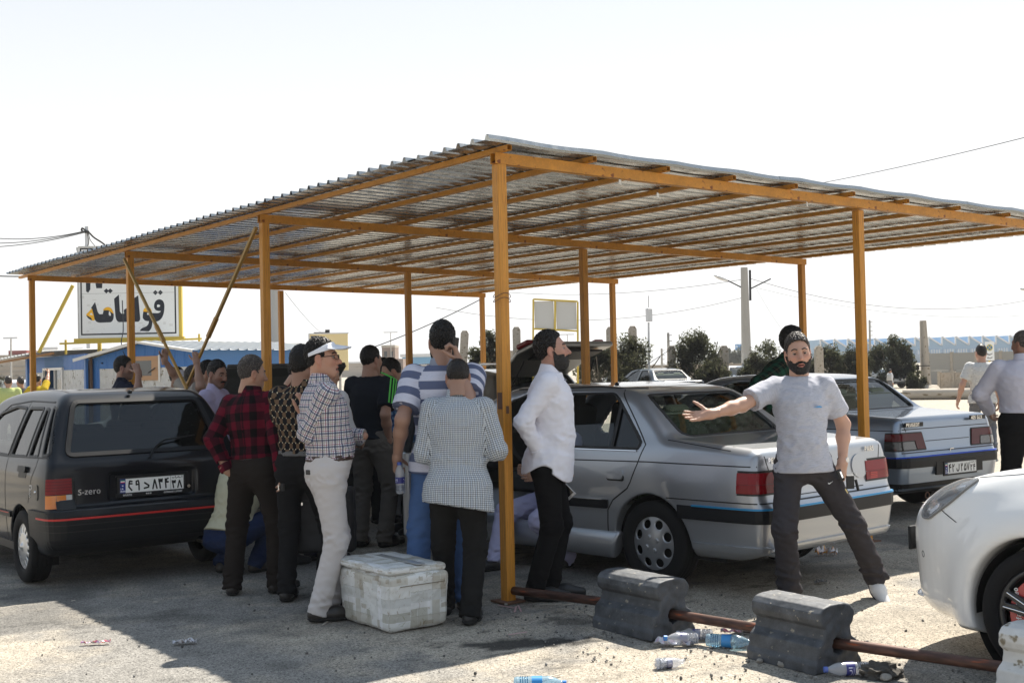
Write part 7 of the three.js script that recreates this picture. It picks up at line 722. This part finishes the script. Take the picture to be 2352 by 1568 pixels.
// man hidden behind him, leaning over the grey car's roof
person({ label: 'man in a dark green plaid shirt mostly hidden behind the pointing man', at: off(1738, 10.6), yaw: 1.3, h: 1.96, lean: [.5, 0], head: [.3, -.1], hair: { k: 1 }, moustache: 1, hands: { R: SIGHT(1700, 935, 10.3), L: [.3, 1.1, .3] }, elbow: { R: [-1, -.2, -.4] }, shirt: { map: T_greenPlaid, sleeve: 2, collar: 1, hem: -.05, loose: .02, sleeveR: 1.2 }, trousers: { c: dark }, shoes: { c: dark }, fine: .007, cell: .013 });
// two walking away at the right
person({ label: 'man walking away in a speckled grey T-shirt and grey jeans at the right', at: off(2256, 19), yaw: 2.95, h: 1.80, feet: { L: [.1, .16, .1], R: [-.1, -.16, -.1, .4] }, hip: [0, -.03, 0], head: [.25, 0], hair: { k: 2.2, curl: .003 }, hands: { L: [.34, .86, .06] }, shirt: { name: 't_shirt', map: T_spots, sleeve: .7, hem: -.1, loose: .02, sleeveR: 1.2 }, trousers: { c: [.13, .135, .15], w: 1 }, shoes: { c: [.03, .03, .03] }, skin: [.45, .26, .19], fine: .007, cell: .013 });
const pFar = person({ label: 'stout man at the right edge in a pale lilac shirt and black trousers', at: off(2352, 11.2), yaw: 2.75, h: 1.82, feet: { L: [.12, 0, .2], R: [-.12, .05, -.2] }, head: [.85, .05], hair: { k: 6, curl: .003, top: .3 }, skin: [.26, .14, .095], hands: { L: [.3, 1.0, .26], R: [-.3, .9, .1] }, elbow: { L: [1, -.3, -.6] }, shirt: { c: [.62, .62, .72], sleeve: 2, collar: 2, hem: .05, loose: .03, sleeveR: 1.2 }, bw: 1.16, bd: 1.15, belly: .1, trousers: { c: [.01, .01, .011], w: 1.15 }, shoes: { c: dark }, cell: .012 });
// the group round the engine and the left hand car
person({ label: 'crouching man in a cream shirt and blue jeans behind the black car', at: at(530, 1318), yaw: 2.6, h: 1.70, lean: [.42, 0], hip: [0, -.60, -.04], feet: { L: [.13, .1, .2], R: [-.12, .22, -.2] }, head: [0, .3], hands: { L: [.2, .5, .55], R: [-.1, .5, .55] }, shirt: { c: [.52, .50, .36], sleeve: 1.4, hem: -.02, loose: .028, fold: .009 }, trousers: { c: [.022, .035, .085], w: 1.1, belt: [.02, .02, .02] }, shoes: { c: [.04, .035, .03] }, cell: .012 });
person({ label: 'man in a dark red shirt bending behind the second orange post', at: off(648, 9.9), yaw: 2.1, h: 1.72, lean: [.22, 0], head: [-.35, .45], hair: { curl: .006, len: .8, top: 1.3 }, hands: { L: [.12, 1.0, .4], R: [-.12, 1.0, .4] }, shirt: { c: [.07, .006, .012], sleeve: 2, collar: 1, loose: .02 }, trousers: { c: dark }, shoes: { c: dark }, fine: .0065, cell: .0135 });
person({ label: 'man with a white collar seen between the tan squares shirt and the visor man', at: off(737, 10), yaw: 2.5, h: 1.68, lean: [.12, 0], head: [-.1, .15], hair: { k: 1.2 }, hands: { L: [.1, 1.0, .35], R: [-.1, 1.0, .35] }, shirt: { c: [.6, .6, .62], sleeve: 2, collar: 2, loose: .02 }, trousers: { c: [.03, .03, .04] }, shoes: { c: dark }, fine: .007, cell: .0155 });
person({ label: 'man in a grey shirt whose head shows right of the green stripes', at: off(882, 12.4), yaw: 3.4, h: 1.70, lean: [.1, 0], head: [.1, .1], hair: { k: 1 }, beard: { k: 1 }, hands: { L: [.1, 1.0, .35], R: [-.1, 1.0, .35] }, shirt: { c: [.13, .14, .17], sleeve: 1.2, loose: .025 }, trousers: { c: dark }, shoes: { c: dark }, fine: .007, cell: .0155 });
person({ label: 'man in a blue checked shirt looking down beside the striped polo man', at: off(930, 11.6), yaw: -1.0, h: 1.70, lean: [.2, 0], head: [-.25, .42], hair: { k: 1, recede: 1.2 }, face: { stubble: .5 }, hands: { L: [.18, .95, .3], R: [-.15, .95, .3] }, shirt: { map: T_bluePlaid, sleeve: 2, collar: 1, hem: -.08, loose: .02 }, trousers: { c: [.05, .05, .06] }, shoes: { c: dark }, fine: .0065, cell: .0135 });
person({ label: 'man with a moustache in a lilac shirt looking down at the engine', at: off(482, 11.2), yaw: 1.35, h: 1.70, lean: [.08, 0], head: [-.25, .22], hair: { k: 1, top: 1.1 }, moustache: 1, face: { stubble: .5 }, skin: [.30, .165, .115], hands: { L: [.15, 1.0, .3], R: [-.15, 1.0, .3] }, shirt: { c: [.40, .36, .50], sleeve: 2, collar: 2, hem: -.06, loose: .018 }, trousers: { c: [.03, .03, .035] }, shoes: { c: dark }, fine: .005, cell: .011 });
person({ label: 'dark haired man whose hair shows behind the moustached man', at: off(474, 13.2), yaw: 1.7, h: 1.72, head: [0, .15], hair: { k: 1, len: .5, curl: .006 }, hands: {}, shirt: { c: [.1, .1, .12], sleeve: 2, loose: .02 }, trousers: { c: dark }, shoes: { c: dark }, fine: .008, cell: .017 });
const HL = SIGHT(383, 806, 12.42), HR = SIGHT(459, 812, 11.9);
person({ label: 'grey haired man in a taupe shirt holding up two orange poles', at: off(440, 12.2), yaw: 1.9, h: 1.66, shrug: .03, head: [-.35, .12], hair: { k: 4, curl: .003 }, skin: [.33, .19, .135], face: { stubble: .4 }, hands: { L: HL.clone().add(V(-.02, -.09, .03)), R: HR.clone().add(V(-.03, -.09, .02)) }, elbow: { L: [.8, -.6, .3], R: [-.8, -.5, .2] }, fingers: { L: [0, 1, .12], R: [0, 1, -.05] }, palm: { L: [-1, 0, 0], R: [1, 0, 0] }, handPose: { L: 'grip', R: 'grip' }, shirt: { c: [.36, .33, .29], sleeve: .8, collar: 1, hem: -.06, loose: .02, sleeveR: 1.2 }, trousers: { c: dark }, shoes: { c: dark }, fine: .006, cell: .011, onHead: () => [] });
const capTop = () => [['sun_cap', nets((x, y, z) => Math.min(smax(Math.abs(ell(x, y, z, 0, .045, -.012, .088, .088, .112)) - .004, .062 - y, .004), Math.max(Math.abs(y - .062 + x * x * 4 + (z - .09) * .35) - .004, Math.hypot(x / .085, (z - .075) / .10) * .09 - .09, .05 - z)), [-.11, .0, -.14], [.11, .16, .2], .006, { L: 1.7 }), mat(.66, .66, .74, .7)]];
person({ label: 'man in a white peaked cap and blue shirt behind the raised arms', at: off(404, 14), yaw: 1.4, h: 1.66, head: [-.1, .05], hair: { k: 1 }, onHead: capTop, hands: {}, shirt: { c: [.045, .12, .34], sleeve: .7, loose: .03, sleeveR: 1.2 }, bw: 1.1, trousers: { c: dark }, shoes: { c: dark }, fine: .007, cell: .0155 });
person({ label: 'man in a navy polo shirt behind the third post, hand raised to his neck', at: off(281, 13.3), yaw: 1.9, h: 1.79, head: [-.2, .02], hair: { k: 1, len: .2 }, face: { stubble: .6 }, hands: { R: SIGHT(317, 855, 13.0) }, elbow: { R: [-.9, -.9, .4] }, fingers: { R: [.3, .9, -.3] }, handPose: { R: 'grip' }, shirt: { name: 'polo_shirt', c: [.010, .013, .026], sleeve: .8, collar: 1, loose: .022, sleeveR: 1.2 }, bw: 1.12, trousers: { c: dark }, shoes: { c: dark }, skin: [.30, .17, .125], fine: .0055, cell: .012 });
person({ label: 'man in a yellow green T-shirt at the far left edge, back turned', at: off(18, 25.5), yaw: 3.5, h: 1.62, head: [-.1, .05], hair: { k: 3, curl: .003 }, hands: {}, shirt: { name: 't_shirt', c: [.44, .50, .20], sleeve: .8, loose: .03, sleeveR: 1.2 }, bw: 1.1, trousers: { c: dark }, shoes: { c: dark }, fine: .009, cell: .02 });
person({ label: 'man in a dark cap beside the yellow green T-shirt at the far left', at: off(46, 26.5), yaw: 3.9, h: 1.60, head: [.2, .05], hair: { k: 4 }, hands: {}, shirt: { c: [.06, .06, .07], sleeve: 2, loose: .02 }, trousers: { c: dark }, shoes: { c: dark }, fine: .009, cell: .021 });
person({ label: 'man in a yellow shirt reaching up to the hut window frame', at: off(84, 26.3), yaw: 3.0, h: 1.64, head: [0, .05], hair: { k: 1.2 }, hands: { R: SIGHT(117, 828, 26.9), L: [.25, 1.2, .25] }, elbow: { R: [-1, -.5, -.4] }, handPose: { R: 'grip' }, shirt: { c: [.55, .38, .03], sleeve: .8, loose: .03, sleeveR: 1.2 }, trousers: { c: dark }, shoes: { c: dark }, fine: .009, cell: .02 });
person({ label: 'grey shirted man in shadow at the hut window beside the yellow shirt', at: off(103, 26.9), yaw: 3.1, h: 1.58, head: [0, .05], hair: { k: 2 }, hands: {}, shirt: { c: [.16, .17, .2], sleeve: 1.5, loose: .03 }, trousers: { c: dark }, shoes: { c: dark }, fine: .009, cell: .021 });
// seated in the silver car's open doorway, one leg out
person({ label: 'man in pale lilac clothes sitting sideways in the silver car with a leg out', at: [AB(1.22, 1.02).x, AB(1.22, 1.02).z], yaw: TH - PI / 2, h: 1.72, hip: [0, -.40, -.05], lean: [-.05, 0], feet: { L: [.22, .12, .2], R: [-.06, .60, -.25] }, head: [.2, .2], hair: { k: 1 }, hands: { L: [.15, .72, .25], R: [-.1, .75, .22] }, shirt: { c: [.42, .42, .62], sleeve: 2, hem: -.16, loose: .03 }, trousers: { c: [.45, .45, .64], w: 1.15, fold: .008 }, shoes: { c: [.02, .02, .024] }, cell: .012, fine: .007 });
{ const p = SIGHT(2045, 868, 51); person({ label: 'tiny figure in white beside the far grey car at the right', at: [p.x, p.z], yaw: 1.8, h: 1.15, head: [0, .1], hair: { k: 1 }, hands: {}, shirt: { c: [.7, .7, .7], sleeve: 2, loose: .05 }, trousers: { c: [.2, .2, .22] }, shoes: { c: dark }, fine: .012, cell: .025 }); }
// the props he holds
brace('brace_pole', 'orange pole leaning on the second post from the left, gripped in a raised hand', AB(-.03, 7.20, 2.88), SIGHT(428, 893, 11.9), .42); brace('brace_pole', 'orange pole leaning on the third post from the left, gripped in a raised hand', AB(-.07, 3.62, 2.86), SIGHT(424, 896, 12.15), .44);
// ---------- small things ----------
// taped polystyrene box
{
  const a = GROUND(872, 1461), l = GROUND(797, 1418), r = GROUND(1017, 1436), ex = r.clone().sub(a), ez = l.clone().sub(a), w = ex.length(), d = ez.length(), ry = -Math.atan2(ex.z, ex.x), g = thing('foam_box', 'white polystyrene box wrapped in grimy tape on the asphalt', 'box', [(r.x + l.x) / 2, 0, (r.z + l.z) / 2], ry);
  const tape = canvasTex(1024, 1024, (c, W) => { c.fillStyle = '#dcddda'; c.fillRect(0, 0, W, W); for (let i = 0; i < 30; i++) { const v = R0() < .6; c.fillStyle = ['rgba(176,172,158,.55)', 'rgba(200,202,200,.7)', 'rgba(150,146,130,.5)', 'rgba(232,234,235,.8)'][i % 4]; const p = R0() * W, q = R0() * W, L = 250 + R0() * 500, t = 70 + R0() * 40; v ? c.fillRect(p, q - L / 2, t, L) : c.fillRect(p - L / 2, q, L, t); c.fillStyle = 'rgba(110,104,88,.35)'; v ? c.fillRect(p, q - L / 2, 3, L) : c.fillRect(p - L / 2, q, L, 3); } for (let i = 0; i < 260; i++) { c.fillStyle = `rgba(${90 + R0() * 40},${80 + R0() * 30},${60 + R0() * 20},${.1 + R0() * .25})`; c.beginPath(); c.ellipse(R0() * W, R0() * W, 3 + R0() * 26, 2 + R0() * 5, R0() * 3, 0, 7); c.fill(); } for (let i = 0; i < 14; i++) { c.fillStyle = 'rgba(120,105,78,.3)'; c.fillRect(R0() * W, R0() * W, 40 + R0() * 120, 30 + R0() * 60); } });
  const m = mat(1, 1, 1, .5, 0, { map: tape, bumpMap: tape, bumpScale: .003 }), uvBox = (q, s) => { const p = q.attributes.position, n = q.attributes.normal, uv = []; for (let i = 0; i < p.count; i++) { const ax = Math.abs(n.getX(i)), ay = Math.abs(n.getY(i)), az = Math.abs(n.getZ(i)); uv.push(...(ay > ax && ay > az ? [p.getX(i) / s, p.getZ(i) / s] : ax > az ? [p.getZ(i) / s + .4, p.getY(i) / s] : [p.getX(i) / s + .1, p.getY(i) / s])); } q.setAttribute('uv', new THREE.Float32BufferAttribute(uv, 2)); return q; };
  const rb = (x, y, z, hx, hy, hz, r) => { const X = Math.max(Math.abs(x) - hx + r, 0), Y = Math.max(Math.abs(y) - hy + r, 0), Z = Math.max(Math.abs(z) - hz + r, 0); return Math.hypot(X, Y, Z) - r + Math.min(Math.max(Math.abs(x) - hx + r, Math.abs(y) - hy + r, Math.abs(z) - hz + r), 0); };
  const H = .335; part('box_body', uvBox(nets((x, y, z) => { const t = y / H, k = mix(.94, 1, clamp(t, 0, 1)); return rb(x / k, y - H / 2, z / k, w / 2, H / 2, d / 2, .035) + n3(x * 7, y * 7, z * 7) * .004 + n3(x * 22, y * 22, z * 22) * .0018; }, [-w / 2 - .03, -.02, -d / 2 - .03], [w / 2 + .03, H + .03, d / 2 + .03], .0085), .62), m, g);
  const lid = part('lid', uvBox(nets((x, y, z) => rb(x, y, z, w / 2 - .005, .022, d / 2 - .005, .02) + n3(x * 8, y * 8, z * 8 + 4) * .004, [-w / 2 - .03, -.06, -d / 2 - .03], [w / 2 + .03, .06, d / 2 + .03], .0085), .62), m, g); lid.position.set(-.012, H + .022, -.02); lid.rotation.set(.02, .05, -.012);
  part('tape_strip', merge([uvBox(new RoundedBoxGeometry(.06, .004, d * .98, 1, .0015), .6)]), new THREE.MeshPhysicalMaterial({ color: C(.42, .43, .42), roughness: .18 }), g).position.set(.03, H + .0475, -.02); part('rim_crack', box(w * .72, .004, .004, .02, H * .80, d / 2 * .995 + .004), mat(.2, .17, .12, .9), g);
}
// bottles
const M_pet = new THREE.MeshPhysicalMaterial({ color: C(.86, .88, .92), roughness: .16, transmission: .72, thickness: 0, side: THREE.DoubleSide }), M_petB = new THREE.MeshPhysicalMaterial({ color: C(.62, .80, .92), roughness: .12, transmission: .75, thickness: 0, side: THREE.DoubleSide });
const labelTex = canvasTex(256, 128, (c) => { c.fillStyle = '#2b2f78'; c.fillRect(0, 0, 256, 128); c.strokeStyle = '#dfe2f4'; c.lineWidth = 7; for (const x of [20, 150]) { c.beginPath(); c.moveTo(x, 40); c.quadraticCurveTo(x + 20, 95, x + 50, 70); c.lineTo(x + 50, 40); c.moveTo(x + 66, 30); c.lineTo(x + 66, 84); c.stroke(); c.fillStyle = '#c8cbe6'; c.fillRect(x, 100, 70, 6); } });
function bottle(label, base, dir, len, r, capC, roll = 0, big, crush = 0) {
  const g = thing('water_bottle', label, 'bottle', base.toArray()), q = new THREE.Quaternion().setFromUnitVectors(V(0, 1, 0), dir.clone().normalize()), m = M4().compose(V(), q, V(1, 1, 1)), pr = [[.001, .01], [r * .5, 0], [r * .9, .004], [r, .02]]; for (let i = 0; i < 5; i++) { const y = len * (.08 + i * .045); pr.push([r, y], [r * .95, y + .008], [r, y + .016]); } pr.push([r * .97, len * .33], [r * .97, len * .56], [r, len * .58], [r * .96, len * .62], [r, len * .66], [r * .8, len * .78], [r * .42, len * .90], [.0125, len * .93], [.0125, len]);
  const bg = new THREE.LatheGeometry(pr.map((p) => new THREE.Vector2(...p)), 28), p = bg.attributes.position; if (crush) for (let i = 0; i < p.count; i++) { const y = p.getY(i) / len, k = 1 - crush * Math.sin(y * 3.14) * (.5 + .5 * n3(y * 5, 1, 2)); p.setX(i, p.getX(i) * k + n3(y * 9, p.getZ(i) * 30, 1) * .004); p.setZ(i, p.getZ(i) * (1 + crush * .3)); } bg.computeVertexNormals();
  part('bottle_body', bg.applyMatrix4(m), big ? M_petB : M_pet, g); const lb = new THREE.CylinderGeometry(r * 1.0 * (1 - crush * .4), r * 1.0 * (1 - crush * .4), len * .2, 28, 1, true); lb.translate(0, len * .45, 0); lb.rotateY(roll); part('bottle_label', lb.applyMatrix4(m), mat(1, 1, 1, .4, 0, { map: labelTex }), g); if (big) g.children[1].material = mat(.04, .26, .62, .35); if (capC) part('cap', cyl(.0145, .0145, .018, 0, len - .006, 0, 16).applyMatrix4(m), mat(...capC, .4), g); return g;
}
const gd = (u, v, y) => GROUND(u, v).setY(y), blueCap = [.04, .22, .62];
bottle('crumpled clear bottle with blue label nearest the first dark barrier, cap towards it', gd(1604, 1480, .034), V(-.95, .05, .1), .19, .032, blueCap, .6, 0, .12);
bottle('clear bottle with navy label lying behind the crumpled one', gd(1638, 1470, .032), V(-1, 0, -.25), .2, .03, [.5, .5, .55], 2.2, 0, .1);
bottle('large pale blue bottle with a bright blue cap between the dark barriers', gd(1622, 1484, .036), V(.95, 0, .33), .255, .036, blueCap, 0, 1);
bottle('crushed white bottle lying alone on the sunlit ground', gd(1506, 1536, .026), V(.95, 0, -.2), .155, .029, null, 1, 0, .3);
bottle('clear bottle with a navy label beside the second dark barrier', gd(1998, 1549, .033), V(-1, 0, .06), .225, .033, [.1, .16, .5], 1.4);
bottle('blue labelled bottle cut off by the bottom edge of the picture', gd(1180, 1588, .036), V(1, 0, .02), .25, .036, blueCap, 0, 1);
bottle('dark bottle with a blue cap lying under the black hatchback', gd(518, 1214 + 55, .03), V(-1, 0, .25), .2, .03, [.02, .1, .25], 1);
{ const p = SIGHT(914, 1062, 7.76); bottle('small clear bottle held upside down in the striped polo man’s left hand', p.clone().add(V(.012, -.20, -.01)), V(-.02, 1, .06), .2, .031, [.05, .1, .4], .4); }
// phones, keys
{ const c = SIGHT(1297, 1124, 8.33), m = M4().makeRotationZ(.75).multiply(M4().makeRotationY(-.15)).setPosition(c), g = thing('phone', 'smartphone with a dark screen held low by the man in the white shirt', 'phone'); part('phone_case', new RoundedBoxGeometry(.074, .148, .009, 3, .004).applyMatrix4(m), mat(.5, .5, .52, .3, .5), g); part('screen', box(.066, .118, .002, 0, .004, .0055).applyMatrix4(m), mat(.006, .006, .008, .05), g); part('home_button', box(.016, .005, .002, 0, -.063, .0055).applyMatrix4(m), mat(.3, .3, .32, .3), g); }
{ const c = SIGHT(1046, 800, 7.70), m = M4().makeRotationZ(-.12).multiply(M4().makeRotationY(1.2)).setPosition(c), g = thing('phone', 'dark phone pressed to the ear of the striped polo man', 'phone'); part('phone_case', new RoundedBoxGeometry(.07, .14, .01, 3, .004).applyMatrix4(m), M_sealGapShade, g); part('screen', box(.062, .12, .002, 0, 0, -.006).applyMatrix4(m), mat(.006, .006, .008, .05), g); }
{ const c = SIGHT(1932, 1090, 7.74), g = thing('car_keys', 'bunch of black car keys dangling from the pointing man’s left hand', 'keys'), B = (w, h, d, x, y, z, rz) => new RoundedBoxGeometry(w, h, d, 2, .006).rotateZ(rz).translate(c.x + x, c.y + y, c.z + z); part('key_fob', B(.034, .075, .016, -.012, .0, .03, .35), M_sealGapShade, g); part('key_fob', B(.05, .085, .02, .05, -.045, .03, .0), M_sealGapShade, g); part('torch', rod(V(c.x + .085, c.y - .03, c.z + .03), V(c.x + .10, c.y - .10, c.z + .03), .009), M_trim, g); part('fob_inlay', B(.012, .045, .004, -.006, .004, .039, .35), M_chrome, g); part('key_ring', new THREE.TorusGeometry(.014, .0015, 6, 20).translate(c.x + .075, c.y + .005, c.z + .03), M_chrome, g); part('key_blade', B(.008, .03, .003, .025, -.10, .03, .5), mat(.5, .42, .2, .3, .8), g); }
{ const c = SIGHT(648, 1112, 8.28), g = thing('car_keys', 'small dark keys held by the man in the red and black shirt', 'keys'); part('key_fob', new RoundedBoxGeometry(.03, .05, .014, 2, .005).translate(c.x, c.y - .02, c.z), M_sealGapShade, g); part('key_blade', box(.006, .04, .003, c.x - .025, c.y - .02, c.z + .01), M_chrome, g); }
{ const c = GROUND(742, 1290), m = mat(.012, .012, .014, .7), g = thing('shoulder_bag', 'black zipped bag hanging behind the man in cream trousers', 'bag', [SIGHT(748, 1180, 8.5).x, 0, SIGHT(748, 1180, 8.5).z]); part('bag_body', nets((x, y, z) => { const X = Math.max(Math.abs(x) - .17, 0), Y = Math.max(Math.abs(y - .52) - .19, 0), Z = Math.max(Math.abs(z) - .05, 0); return Math.hypot(X, Y, Z) - .035 + n3(x * 9, y * 9, z * 9) * .006; }, [-.25, .26, -.12], [.25, .78, .12], .014), m, g); part('zip', rod(V(-.18, .66, .09), V(.18, .66, .09), .004), M_sealGapShade, g); part('strap', tube([V(-.19, .66, 0), V(-.10, 1.0, .0), V(.02, 1.35, .02)], .012, 16, 6), m, g); part('zip_pull', box(.012, .02, .006, -.15, .64, .095), M_chrome, g); }
// litter
function scrap(name, label, u, v, w, d, turn, cols, seed, lift = .02) { const p = GROUND(u, v), nx = 14, nz = 6, P = [], K = [], I = []; for (let j = 0; j <= nz; j++) for (let i = 0; i <= nx; i++) { const x = i / nx - .5, z = j / nz - .5; P.push(x * w, .004 + Math.max(0, n3(x * 4 + seed, z * 4, seed) + .35) * lift + Math.abs(z) * lift * .7, z * d * (1 + .3 * n3(x * 5, seed, 2))); const c = cols[Math.floor((n3(x * 5, z * 5, seed * 3) * .5 + .5) * cols.length * .999)]; K.push(...c); } for (let j = 0; j < nz; j++) for (let i = 0; i < nx; i++) { const q = j * (nx + 1) + i; I.push(q, q + nx + 1, q + 1, q + 1, q + nx + 1, q + nx + 2); } const g = new THREE.BufferGeometry(); g.setAttribute('position', new THREE.Float32BufferAttribute(P, 3)); g.setAttribute('color', new THREE.Float32BufferAttribute(K, 3)); g.setIndex(I); const f = g.toNonIndexed(); f.computeVertexNormals(); return solo(name, f, mat(1, 1, 1, .3, .1, { vertexColors: true }), label, 'wrapper', null, [p.x, 0, p.z], turn); }
const silver = [[.6, .62, .66], [.45, .47, .52], [.7, .7, .74]];
scrap('wrapper', 'orange and silver snack wrapper behind the pointing man’s legs', 1898, 1276, .17, .07, .1, [...silver, [.6, .22, .01], [.55, .3, .02]], 3, .05); scrap('wrapper', 'white foil wrapper in the shade at the lower left', 424, 1478, .13, .05, .1, [...silver, [.08, .04, .02]], 5, .02); scrap('wrapper', 'pink and orange wrapper on the sunlit ground at the lower left', 219, 1478, .165, .03, .12, [[.7, .7, .72], [.7, .25, .12], [.6, .15, .4], [.3, .5, .65]], 8, .012); scrap('wrapper', 'clear plastic wrapper beside the crumpled bottle', 1545, 1482, .20, .05, -.3, [...silver, [.5, .3, .45]], 12, .025); scrap('wrapper', 'pink wrapper behind the pipe between the dark barriers', 1688, 1454, .16, .03, -.15, [[.6, .5, .55], [.5, .12, .16], [.3, .25, .3]], 15, .015); scrap('wrapper', 'torn dark scrap near the front foot of the pointing man', 1885, 1340, .08, .04, .2, [[.1, .1, .1], [.2, .2, .2]], 19, .02);
for (const [u0, v0, u1, v1, l] of [[1144, 1391, 1182, 1398, 'pink edged paper strip lying at the foot of the corner post'], [1190, 1391, 1197, 1406, 'short red paper strip next to the pink edged strip'], [1182, 1407, 1186, 1394, 'small grey stick crossing the pink edged strip'], [1239, 1390, 1290, 1388, 'pale stick lying below the pipe'], [1294, 1391, 1318, 1388, 'small pale stick right of the longer one'], [1168, 1459, 1210, 1453, 'pink and white stick above the dark stain'], [1350, 1411, 1362, 1416, 'short white stick touching the first dark barrier'], [1240, 1562, 1288, 1550, 'curved wooden splinter at the bottom of the picture'], [740, 1437, 752, 1429, 'little brown stick left of the foam box'], [163, 1381, 172, 1380, 'white cigarette end under the black hatchback'], [352, 1383, 362, 1384, 'cigarette end in the shade below the number plate']]) { const a = GROUND(u0, v0).setY(.005), b = GROUND(u1, v1).setY(.006); solo('stick', bar(a, b, .010, .003), l.includes('pink') || l.includes('red') ? mat(.5, .32, .32, .7) : mat(.45, .40, .33, .8), l, 'stick'); }
{ const r = rng(77); for (const [u, v, s, l] of [[1797, 1530, .045, 'grey stone at the foot of the second dark barrier'], [1746, 1521, .03, 'smaller stone left of the grey stone at the second barrier'], [1670, 1484, .075, 'flat tan stone against the second barrier by the blue cap'], [1612, 1421, .035, 'stone on the sunlit strip behind the joined barriers'], [2036, 1562, .05, 'pale pebble by the lump of dark rubble'], [1162, 1390, .025, 'pebble at the foot of the corner post']]) { const g = new THREE.IcosahedronGeometry(s * .5, 2), p = g.attributes.position; for (let i = 0; i < p.count; i++) { const x = p.getX(i), y = p.getY(i), z = p.getZ(i), k = 1 + n3(x * 30 + u, y * 30, z * 30) * .3; p.setXYZ(i, x * k * 1.2, y * k * .75, z * k); } g.computeVertexNormals(); const q = GROUND(u, v); solo('stone', g, mat(.28, .26, .23, .9), l, 'stone', null, [q.x, s * .25, q.z], r() * 6); } }
{ const q = GROUND(2008, 1560), g = new THREE.IcosahedronGeometry(.075, 5), p = g.attributes.position; for (let i = 0; i < p.count; i++) { const x = p.getX(i), y = p.getY(i), z = p.getZ(i), k = 1 + fbm(x * 22, y * 22, z * 22, 4) * .55; p.setXYZ(i, x * k * 1.3, Math.max(-.02, y * k * .7), z * k); } g.computeVertexNormals(); solo('rubble', g, mat(.07, .065, .058, .95), 'dark lump of broken asphalt behind the navy labelled bottle', 'rubble', null, [q.x + .05, .015, q.z - .06]); }
renderer.render(scene, camera);
